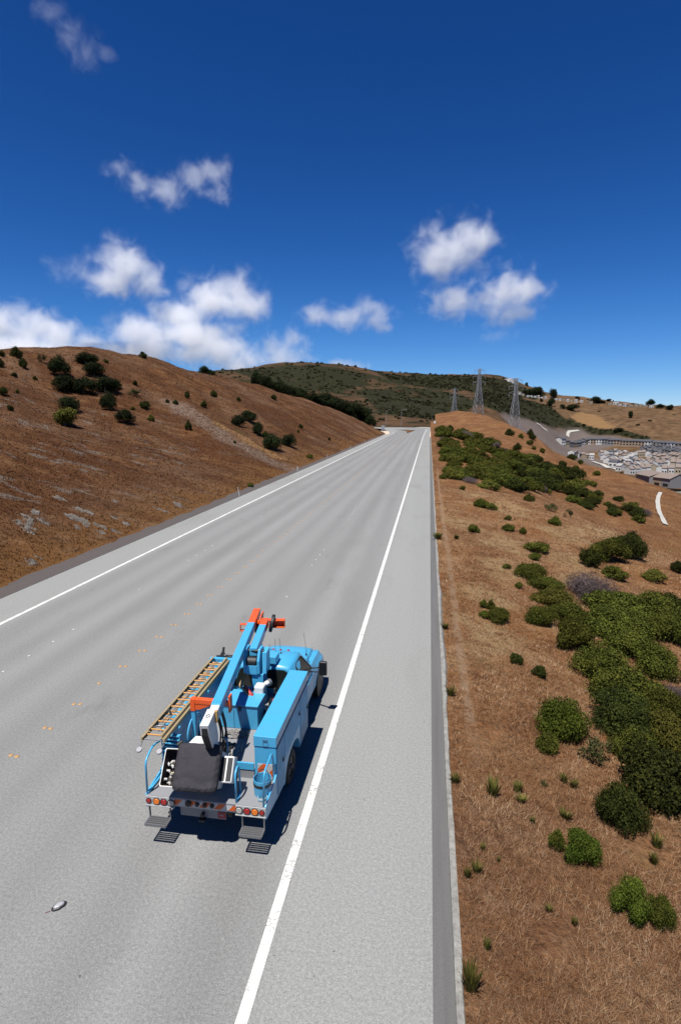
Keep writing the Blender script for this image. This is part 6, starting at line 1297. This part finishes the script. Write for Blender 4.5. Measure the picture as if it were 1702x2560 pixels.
# guide posts along the left edge
POSTS = [(-19.35, 56.0, 0.95, -10, 'slim white guide post leaning left at the left road edge, nearest of its row'), (-19.5, 83.2, 0.7, 3, 'short white guide post with wide plate at the left road edge'), (-19.45, 108.4, 0.85, -5, 'slim white guide post left of the road, third from the near end of its row'),
         (-19.6, 142.2, 0.85, 2, 'slim white guide post left of the road, second last of its row'), (-19.8, 177.0, 0.8, 0, 'slim white guide post left of the road, farthest of its row')]
for i, (x, y, h, lean, lab) in enumerate(POSTS):
    t = empty('guide_post', (x, y, 0.02)); t.rotation_euler = (0, math.radians(lean), 0); tag(t, lab, 'guide post', 'guide posts along the left road edge')
    w = 0.10; b = B(); b.prism(rrect(w * 2 if i == 1 else 0.085, 0.035, 0.015), 'z', -0.1, h); b.build('post', mat_new('white_plastic_post', (0.50, 0.49, 0.47), 0.5)[0], t, 0.004)
    b = B(); b.box(-0.04, 0.04, -0.022, -0.0185, h - 0.22, h - 0.06); b.build('reflector', M_CLEAR, t)
# debris on the left lane
DB = tag(empty('crushed_can', (-6.05, 7.56, 0.0), 0.9), 'small oval white object with dark rim lying on the lane behind the truck', 'litter')
def lens_shape(rx, ry, z0, h, m, nm):
    b = B(); n = 24; R = [[b.bm.verts.new((rx * q * math.cos(6.28318 * i / n), ry * q * math.sin(6.28318 * i / n) * (1 + 0.08 * math.sin(i * 1.9)), z0 + z)) for i in range(n)] for q, z in ((1, 0), (0.98, h * 0.5), (0.8, h * 0.9), (0.4, h))]
    for A, C in zip(R, R[1:]):
        for i in range(n): b.bm.faces.new((A[i], A[(i + 1) % n], C[(i + 1) % n], C[i]))
    b.bm.faces.new(R[-1]); b.bm.faces.new(R[0][::-1]); return b.build(nm, m, DB, smooth_=True)
lens_shape(0.125, 0.075, 0.004, 0.035, mat_new('dark_rim', (0.03, 0.028, 0.03), 0.5)[0], 'rim'); lens_shape(0.092, 0.05, 0.02, 0.035, mat_new('white_casing', (0.50, 0.49, 0.51), 0.35)[0], 'casing')
b = B(); b.tube([(-0.14, 0.0, 0.01), (-0.19, 0.01, 0.008), (-0.22, 0.02, 0.008)], 0.006, 6); b.build('wire', mat_new('pink_wire', (0.25, 0.08, 0.08), 0.6)[0], DB)
# ---------------------------------------------------------------- power pylons
M_PYL = mat_new('weathered_pylon_steel', (0.36, 0.37, 0.39), 0.6, 0.2)[0]
def pylon(x, y, zb, H, rz, label, base=6.0, th=0.20):
    t = tag(empty('power_pylon', (x, y, zb), rz), label, 'pylon', 'lattice power pylons on the ridge')
    def half(z): return base / 2 + (0.95 - base / 2) * min(z / (0.68 * H), 1) if z < 0.68 * H else 0.95 - 0.4 * (z - 0.68 * H) / (0.32 * H)
    lv = [0, 0.16, 0.30, 0.42, 0.52, 0.60, 0.68, 0.76, 0.84, 0.92, 1.0]
    for sx in (-1, 1):
        for sy in (-1, 1):
            b = B()
            for a, c in zip(lv, lv[1:]): ha, hc = half(a * H), half(c * H); b.beam((sx * ha, sy * ha, a * H - (3 if a == 0 else 0)), (sx * hc, sy * hc, c * H), th, th)
            b.build('leg', M_PYL, t)
    b = B()
    for a, c in zip(lv, lv[1:]):
        ha, hc = half(a * H), half(c * H)
        for (p, q) in (((-1, -1), (1, -1)), ((1, -1), (1, 1)), ((1, 1), (-1, 1)), ((-1, 1), (-1, -1))):
            b.beam((p[0] * ha, p[1] * ha, a * H), (q[0] * hc, q[1] * hc, c * H), th * 0.62, th * 0.62); b.beam((q[0] * ha, q[1] * ha, a * H), (p[0] * hc, p[1] * hc, c * H), th * 0.62, th * 0.62); b.beam((p[0] * hc, p[1] * hc, c * H), (q[0] * hc, q[1] * hc, c * H), th * 0.6, th * 0.6)
    b.build('lattice', M_PYL, t)
    for f, L in ((0.70, 4.3), (0.83, 4.4), (0.96, 3.8)):
        b = B(); z = f * H; h = half(z)
        for s in (-1, 1):
            for yy in (-h, h): b.beam((s * h, yy, z), (s * L, 0, z + 0.2), th * 0.6, th * 0.6); b.beam((s * h, yy, z + 1.4), (s * L, 0, z + 0.2), th * 0.5, th * 0.5)
        ca = b.build('crossarm', M_PYL, t)
        for s in (-1, 1):
            q = B(); q.cyl((s * L, 0, z + 0.15), (s * L, 0, z - 1.6), 0.14, n=8); q.build('insulator', M_PYL, ca)
PY = [(32.7, 403.7, 9.33, 30.1, 0.35, 'tallest steel lattice pylon on the brown crest in the middle'),
      (23.0, 559.5, 4.52, 29.0, 0.35, 'smallest lattice pylon behind the crest, left of the other two'),
      (52.1, 368.3, 1.04, 29.7, 0.25, 'steel lattice pylon low on the slope, right of the other two')]
for (x, y, z, H, rz, lab) in PY: pylon(x, y, z, H, rz, lab)

# ---------------------------------------------------------------- houses in the valley and on the ridge
M_WALL = [mat_new('white_house_wall', (0.66, 0.645, 0.61), 0.8)[0], mat_new('cream_house_wall', (0.55, 0.45, 0.31), 0.8)[0], mat_new('grey_house_wall', (0.30, 0.29, 0.29), 0.8)[0], mat_new('tan_house_wall', (0.45, 0.33, 0.23), 0.8)[0]]
M_ROOF = [mat_new('grey_brown_roof', (0.27, 0.21, 0.175), 0.9)[0], mat_new('slate_roof', (0.085, 0.085, 0.095), 0.9)[0], mat_new('pale_roof', (0.42, 0.40, 0.38), 0.9)[0]]
M_WIN = mat_new('dark_house_window', (0.02, 0.022, 0.028), 0.2)[0]
def house(name, w, d, h, rh, wall, roof, wins=3, storeys=1, flat=False):
    """gable or flat roofed house, long side along x, front to -y"""
    t = empty(name)
    b = B(); b.box(-w / 2, w / 2, -d / 2, d / 2, -2.5, h)
    if not flat: b.prism([(-d / 2, h), (d / 2, h), (0, h + rh)], 'x', -w / 2, w / 2)
    b.build('wall', wall, t)
    b = B(); e = 0.04; k = rh / (d / 2)
    if flat: b.box(-w / 2 - 0.02, w / 2 + 0.02, -d / 2 - 0.02, d / 2 + 0.02, h, h + 0.35)
    else:
        for s in (-1, 1): b.prism([(s * (d / 2 + e), h - e * k + 0.05), (s * (d / 2 + e), h - e * k + 0.25), (0, h + rh + 0.25), (0, h + rh + 0.05)], 'x', -w / 2 - e, w / 2 + e)
    b.build('roof', roof, t)
    for st in range(storeys):
        z = 0.9 + 2.8 * st
        for i in range(wins):
            x = -w / 2 + w * (i + 0.5) / wins
            for s in (-1, 1):
                q = B(); q.box(x - w * 0.28 / wins, x + w * 0.28 / wins, *sorted((s * d / 2, s * (d / 2 + 0.012))), z, z + 1.4); q.build('window', M_WIN, t)
    return t
rh_ = random.Random(12)
ORD = 'first second third fourth fifth sixth seventh eighth ninth tenth eleventh twelfth thirteenth fourteenth fifteenth sixteenth seventeenth eighteenth nineteenth twentieth'.split()
def ordinal(n):
    if n < 20: return ORD[n]
    tens = ('twenty', 'thirty', 'forty', 'fifty', 'sixty', 'seventy', 'eighty', 'ninety')[(n + 1) // 10 - 2]; u_ = (n + 1) % 10
    return tens[:-1] + 'ieth' if u_ == 0 else tens + '-' + ORD[u_ - 1]
PROTO = {
    'town': [house('town_house', 1, 1, 6.2, 2.0, M_WALL[i], M_ROOF[1], 2, 2) for i in (3, 0, 1, 2)],
    'dark': [house('house', 1, 1, 5.5, 2.2, M_WALL[2], M_ROOF[1], 2, 1)],
    'white': [house('house', 1, 1, 4.6, 1.9, M_WALL[i], M_ROOF[j], 2, 1) for i, j in ((0, 0), (0, 2), (1, 0), (0, 1))],
    'house': [house('house', 1, 1, 4.8, 2.2, M_WALL[i], M_ROOF[0], 2, 1) for i in (0, 1, 0)],
    'front': [house('town_house', 1, 1, 5.6, 2.6, M_WALL[i], M_ROOF[0], 1, 1) for i in (3, 2)],
    'ridge': [house('house', 1, 1, 4.2, 1.2, M_WALL[i], M_ROOF[2], 2, 1, True) for i in (0, 0, 1)] + [house('house', 1, 1, 4.2, 1.6, M_WALL[0], M_ROOF[0], 2, 1)],
}
VLAB = {'town': ('narrow two storey house in the long terrace below the far brown slope', 'terrace houses at the top of the valley'), 'dark': ('dark roofed house on the upper right streets of the valley', 'dark roofed valley houses'), 'white': ('small white house packed in the valley right of the ridge', 'small white valley houses'),
        'house': ('pale house with grey brown roof in the lower valley at right', 'pale valley houses with brown roofs')}
def place(kind, i, x, y, z, rz, w, d, hs=1.0):
    o = copy_tree(PROTO[kind][i % len(PROTO[kind])]); o.location = (x, y, z); o.rotation_euler = (0, 0, rz); o.scale = (w, d, hs); return o
nf = 0
for i, (x, y, a, kind, sp) in enumerate(VILLAGE):
    z = float(z_far(x, y)) + 0.3; gap = {'town': 1.0, 'front': 1.0}.get(kind, rh_.uniform(0.62, 0.82)); w = max(sp * gap, 4.0)
    if kind not in ('town', 'front'): w = min(w, 13)
    d = {'town': 10, 'front': 13}.get(kind, rh_.uniform(7, 9)); rz = a + (0 if kind in ('town', 'front') else rh_.choice((0, 0, 1.57)) + rh_.uniform(-0.1, 0.1))
    if kind == 'front': rz = a
    o = place(kind, rh_.randrange(6), x, y + (5 if kind == 'front' else 0), z, rz, min(w, 40) if kind == 'front' else w, d, rh_.uniform(0.85, 1.15) if kind not in ('town', 'front') else 1.0)
    if kind == 'front': tag(o, 'big brown roofed town house behind the right slope, %s from the left of its row' % ordinal(nf), 'house', 'brown roofed row nearest the slope'); nf += 1
    else: tag(o, VLAB[kind][0], 'house', VLAB[kind][1])
for i, (x, y, w) in enumerate(RIDGE_HOUSES):
    o = place('ridge', rh_.randrange(5), x, y, float(z_far(x, y)) - 1.0, rh_.uniform(-0.25, 0.1), w * 0.9, 9, rh_.uniform(0.9, 1.3))
    tag(o, 'white house on the skyline ridge road, %s from the left' % ordinal(i), 'house', 'white houses along the skyline ridge')
for k in PROTO:
    for o in PROTO[k]:
        for c in list(o.children): bpy.data.objects.remove(c)
        bpy.data.objects.remove(o)
# water tank on the skyline, lamp posts and signs where the road bends
WT = tag(empty('water_tank', (162.7, 1247.3, 76.6)), 'round white water tank on the skyline of the far hill', 'water tank')
b = B(); b.cyl((0, 0, -3), (0, 0, 7), 11, n=32); b.build('drum', M_WALL[0], WT, smooth_=False); b = B(); b.cyl((0, 0, 7), (0, 0, 8.2), 11.2, 0.5, 32); b.build('roof', M_WALL[0], WT); b = B(); b.cyl((0, 0, 8), (0, 0, 9.2), 1.5, n=12); b.build('hatch', M_ROOF[0], WT)
M_GREYP = mat_new('grey_pole', (0.34, 0.34, 0.34), 0.6)[0]
def zgr(x, y): return float(z_far(x, y)) if math.hypot(x, y) > 405 else 0.0
for x, y, H, arm, lab in ((-31.0, 417, 10.5, 2.5, 'thin grey street lamp beyond the road bend, left of the other lamp'), (-20.0, 414, 11.0, 3.0, 'thin grey street lamp beyond the road bend with arm over the road')):
    t = tag(empty('street_lamp', (x, y, zgr(x, y))), lab, 'street lamp', 'street lamps at the road bend'); b = B(); b.cyl((0, 0, -0.5), (0, 0, H), 0.16, 0.10, 10); b.build('pole', M_GREYP, t)
    b = B(); b.tube(fillet([(0, 0, H - 0.1), (0.4, -0.1, H + 0.8), (arm, -0.2, H + 1.0)], 0.5), 0.07, 8); b.build('arm', M_GREYP, t); b = B(); b.box(arm - 0.2, arm + 0.7, -0.4, 0.0, 0.9 + H, 1.08 + H); b.build('lamp_head', M_GREYP, t, 0.03)
def sign(x, y, z, w, h, H, m, label):
    t = tag(empty('road_sign', (x, y, z)), label, 'sign'); b = B(); b.cyl((0, 0, -0.4), (0, 0, H), 0.06, n=8); b.build('post', M_GREYP, t); b = B(); b.box(-w / 2, w / 2, -0.09, -0.065, H - h, H); b.build('panel', m, t, 0.02)
sign(-20.6, 258, 0.3, 1.5, 2.0, 3.6, mat_new('grey_sign_back', (0.40, 0.42, 0.46), 0.5)[0], 'grey road sign on the left verge where the road bends')
sign(3.4, 375, float(z_right(3.4, 375)), 1.4, 1.5, 3.0, M_WALL[0], 'small white sign on the bank right of the road bend')

# ---------------------------------------------------------------- clouds: soft volumes far beyond the hills
def cloud(label, c, blobs, dens=0.02, amp=0.95, nscale=0.011, name='cloud', group=None):
    """c: centre (world); blobs: (dx, dy, dz, rx, ry, rz) metres"""
    lo = [min(b_[i] - b_[3 + i] * 1.5 for b_ in blobs) for i in range(3)]; hi = [max(b_[i] + b_[3 + i] * 1.5 for b_ in blobs) for i in range(3)]
    b = B(); b.box(lo[0], hi[0], lo[1], hi[1], lo[2], hi[2]); m = bpy.data.materials.new('cloud_vapour'); m.use_nodes = True; nt = m.node_tree; nt.nodes.clear()
    out = nt.nodes.new('ShaderNodeOutputMaterial'); vol = N(nt, 'ShaderNodeVolumePrincipled'); vol.inputs['Anisotropy'].default_value = 0.25; vol.inputs['Color'].default_value = (0.955, 0.957, 0.965, 1)
    P = N(nt, 'ShaderNodeTexCoord').outputs['Object']; f = None
    for q in blobs:
        mp = N(nt, 'ShaderNodeMapping'); nt.links.new(P, mp.inputs['Vector']); mp.inputs['Scale'].default_value = (1 / q[3], 1 / q[4], 1 / q[5]); mp.inputs['Location'].default_value = (-q[0] / q[3], -q[1] / q[4], -q[2] / q[5])
        ln = N(nt, 'ShaderNodeVectorMath', operation='LENGTH'); nt.links.new(mp.outputs[0], ln.inputs[0]); g = math_(nt, 'SUBTRACT', 1.0, ln.outputs['Value'])
        if f is None: f = g
        else: f = math_(nt, 'SMOOTH_MAX', f, g, 0.25)
    n1 = noise(nt, P, nscale, 6, 0.58, 0.4); d = math_(nt, 'ADD', f, math_(nt, 'MULTIPLY', math_(nt, 'MINIMUM', math_(nt, 'SUBTRACT', n1, 0.57), 0.16), amp * 2.6))
    d = math_(nt, 'POWER', step_(nt, d, 0.0, 0.80), 1.7); nt.links.new(math_(nt, 'MULTIPLY', d, dens * 0.42), vol.inputs['Density']); nt.links.new(vol.outputs[0], out.inputs['Volume'])
    o = b.build(name, m); o.location = c; tag(o, label, 'cloud', group); return o
CLOUDS = [
    ('ragged comma shaped cloud high in the blue sky at left', (-1366, 3080, 1237), [(-296.0, -43.0, 72.0, 120.0, 96.0, 81.0), (-180.0, -34.0, -19.0, 154.0, 123.0, 97.0), (-42.0, -31.0, -53.0, 188.0, 150.0, 113.0), (93.0, 21.0, 15.0, 154.0, 123.0, 129.0), (195.0, 32.0, 38.0, 137.0, 116.0, 145.0), (231.0, 22.0, -53.0, 102.0, 82.0, 97.0)], 0.012, 0.9, 0.012),
    ('rounded white cloud left of centre above the brown hill', (-1602, 2957, 733), [(-13.0, -25.0, 53.0, 222.0, 178.0, 194.0), (-79.0, -53.0, -27.0, 205.0, 164.0, 129.0), (92.0, 38.0, -27.0, 154.0, 123.0, 129.0)], 0.03, 0.7, 0.01),
    ('thin wisp of cloud reaching left from the rounded white cloud', (-1962, 2912, 798), [(63.0, 36.0, -23.0, 205.0, 164.0, 97.0), (-63.0, -15.0, 23.0, 102.0, 82.0, 48.0)], 0.004, 0.9, 0.012),
    ('low white cloud bank at the left edge above the hill', (-2075, 2830, 427), [(-239.0, -2.0, 64.0, 256.0, 205.0, 178.0), (-56.0, 38.0, 64.0, 222.0, 178.0, 162.0), (105.0, 36.0, -5.0, 205.0, 164.0, 129.0), (243.0, 55.0, -39.0, 154.0, 123.0, 113.0), (-53.0, -79.0, -84.0, 512.0, 410.0, 129.0)], 0.03, 0.7, 0.01),
    ('large white cloud rising left of the road above the hill', (-1215, 2984, 546), [(162.0, 79.0, 127.0, 205.0, 164.0, 162.0), (38.0, 12.0, 70.0, 239.0, 191.0, 178.0), (244.0, 34.0, 25.0, 188.0, 150.0, 129.0), (-119.0, 29.0, -9.0, 256.0, 205.0, 145.0), (-277.0, -98.0, -100.0, 256.0, 205.0, 129.0), (-48.0, -33.0, -112.0, 376.0, 301.0, 113.0)], 0.03, 0.7, 0.0095),
    ('low puffy cloud resting on the hill skyline left of centre', (-1220, 2945, 323), [(119.0, 8.0, 9.0, 256.0, 205.0, 145.0), (-40.0, 25.0, 20.0, 205.0, 164.0, 97.0), (235.0, -7.0, -48.0, 205.0, 164.0, 113.0), (-314.0, -29.0, 20.0, 342.0, 273.0, 113.0)], 0.028, 0.75, 0.01),
    ('tall pale puff of cloud just above the far hill', (-775, 3022, 369), [(-65.0, -12.0, 19.0, 120.0, 96.0, 113.0), (48.0, 19.0, 42.0, 102.0, 90.0, 113.0), (17.0, -44.0, -61.0, 222.0, 178.0, 129.0)], 0.018, 0.8, 0.011),
    ('long flat cloud in the middle of the sky above the far hill', (-413, 3106, 531), [(-168.0, -44.0, -2.0, 188.0, 150.0, 97.0), (-31.0, -5.0, -7.0, 205.0, 164.0, 97.0), (70.0, -3.0, 34.0, 120.0, 96.0, 113.0), (129.0, 5.0, -25.0, 154.0, 123.0, 97.0)], 0.018, 0.8, 0.011),
    ('compact round cloud high right of the road', (91, 3242, 863), [(-54.0, -24.0, 3.0, 231.0, 184.0, 210.0), (104.0, -4.0, 71.0, 196.0, 157.0, 170.0), (-87.0, -32.0, -65.0, 171.0, 137.0, 121.0), (37.0, -5.0, -9.0, 205.0, 164.0, 162.0)], 0.026, 0.7, 0.01),
    ('ragged double cloud below the compact round one at right', (340, 3239, 620), [(-216.0, -42.0, -16.0, 231.0, 184.0, 137.0), (45.0, -23.0, 18.0, 248.0, 198.0, 202.0), (147.0, 39.0, 41.0, 162.0, 130.0, 129.0), (-58.0, -12.0, 30.0, 137.0, 109.0, 113.0), (82.0, 21.0, -73.0, 171.0, 137.0, 113.0)], 0.022, 0.85, 0.011),
    ('thin diagonal streak of cloud in the top left corner', (-1902, 3127, 1989), [(-158.0, -1.0, 139.0, 154.0, 123.0, 81.0), (-41.0, -14.0, 26.0, 154.0, 123.0, 129.0), (53.0, 0.0, -77.0, 137.0, 109.0, 129.0), (145.0, 9.0, -88.0, 102.0, 82.0, 65.0)], 0.0035, 0.9, 0.011),
    ('small low cloud peeking over the far hill crest', (-438, 3057, 271), [(-46.0, -15.0, 8.0, 137.0, 109.0, 48.0), (46.0, -14.0, -8.0, 102.0, 82.0, 40.0)], 0.02, 0.7, 0.012),
    ('faint wisp of cloud between the large white cloud and the left bank', (-1687, 2905, 513), [(0.0, 13.0, 0.0, 102.0, 82.0, 81.0)], 0.006, 0.9, 0.014),
    ('faint thin smear of cloud low in the sky at right', (333, 3204, 422), [(0.0, -23.0, 0.0, 154.0, 123.0, 48.0)], 0.004, 0.9, 0.014),
]
for lab, c, blobs, dens, amp, ns in CLOUDS: cloud(lab, c, blobs, dens, amp, ns)

# ---------------------------------------------------------------- which plant is which
def az_of(o): return math.atan2(o.location.x, o.location.y)
def near_of(o): return math.hypot(o.location.x, o.location.y)
def label_set(objs, key, fmt, cat, group):
    for i, o in enumerate(sorted(objs, key=key)): tag(o, fmt % ordinal(i), cat, group)
sel = lambda zone, kinds: [o for o, z_, k, w, i in ALL_PLANTS if z_ == zone and k in kinds]
label_set(sel('left', 't'), az_of, 'dark oak on the brown left hillside, %s from the left among those oaks', 'tree', 'oaks on the left hillside')
label_set(sel('left', 'y'), az_of, 'yellow green oak below the dark oaks, %s of its colour on the left hillside', 'tree', None)
label_set(sel('left', 'd'), az_of, 'small dark shrub on the left hillside, %s from the left among those shrubs', 'shrub', 'small dark shrubs on the left hillside')
label_set(sel('left', 'gs'), az_of, 'small thin green shrub on the left hillside, %s from the left of its kind', 'shrub', 'small green shrubs on the left hillside')
label_set(sel('wood', 't'), az_of, 'dense dark tree behind the left hill crest, %s from the left of the row', 'tree', 'dark trees behind the left hill')
label_set(sel('far', 't'), az_of, 'dark tree among the skyline houses, %s from the left of the ridge trees', 'tree', 'trees on the skyline ridge')
label_set(sel('belt', 'b'), near_of, 'green shrub in the dense belt across the right slope, %s nearest of its colour', 'shrub', 'shrub belt on the right slope')
label_set(sel('belt', 'k'), near_of, 'dark green shrub in the belt across the right slope, %s nearest of its colour', 'shrub', 'shrub belt on the right slope')
label_set(sel('belt', 'y'), near_of, 'yellowish shrub in the belt across the right slope, %s nearest of its colour', 'shrub', 'shrub belt on the right slope')
label_set(sel('belt', 'x'), near_of, 'grey leafless shrub in the belt across the right slope, %s nearest of its colour', 'shrub', 'shrub belt on the right slope')
label_set(sel('right', 'b'), near_of, 'mid green bush on the dry ground right of the road, %s nearest of its colour', 'bush', 'green bushes right of the road')
label_set(sel('right', 'k'), near_of, 'very dark green bush right of the road, %s nearest of its colour', 'bush', 'dark bushes right of the road')
label_set(sel('right', 'y'), near_of, 'yellow green bush right of the road, %s nearest of its colour', 'bush', 'yellow green bushes right of the road')
label_set(sel('right', 'l'), near_of, 'bright fresh green bush right of the road, %s nearest of its colour', 'bush', 'bright bushes right of the road')
label_set(sel('right', 'x'), near_of, 'grey purple leafless bush beside the green thicket, %s nearest of its colour', 'bush', None)
label_set(sel('right', 'g'), near_of, 'low small green shrub on the dry right slope, %s nearest of its kind', 'shrub', 'low green shrubs on the right slope')
label_set(sel('right', 's'), near_of, 'thin sparse shrub on the dry right slope, %s nearest of its kind', 'shrub', 'sparse shrubs on the right slope')
label_set(sel('right', 'w'), near_of, 'upright green weed in the dry grass near the kerb, %s nearest of its kind', 'weed', 'green weeds in the dry grass')

# ---------------------------------------------------------------- exposure is set for the lit road: pigments brought down to their real values
KEEP = {'white_line_paint', 'white_fibreglass', 'white_ceramic_marker', 'white_house_wall', 'orange_paint', 'amber_lens', 'red_lens', 'white_plastic_post'}
for m in bpy.data.materials:
    if not m.use_nodes: continue
    bs = m.node_tree.nodes.get('Principled BSDF')
    if bs is None: continue
    k = 0.68 if m.name in KEEP else 0.54; s = bs.inputs['Base Color']
    if s.is_linked:
        src = s.links[0].from_socket; mx = m.node_tree.nodes.new('ShaderNodeMix'); mx.data_type = 'RGBA'; mx.blend_type = 'MULTIPLY'
        mx.inputs[0].default_value = 1.0; mx.inputs[7].default_value = (k, k, k, 1); m.node_tree.links.new(src, mx.inputs[6]); m.node_tree.links.new(mx.outputs[2], s)
    else:
        c = s.default_value; s.default_value = (c[0] * k, c[1] * k, c[2] * k, 1)
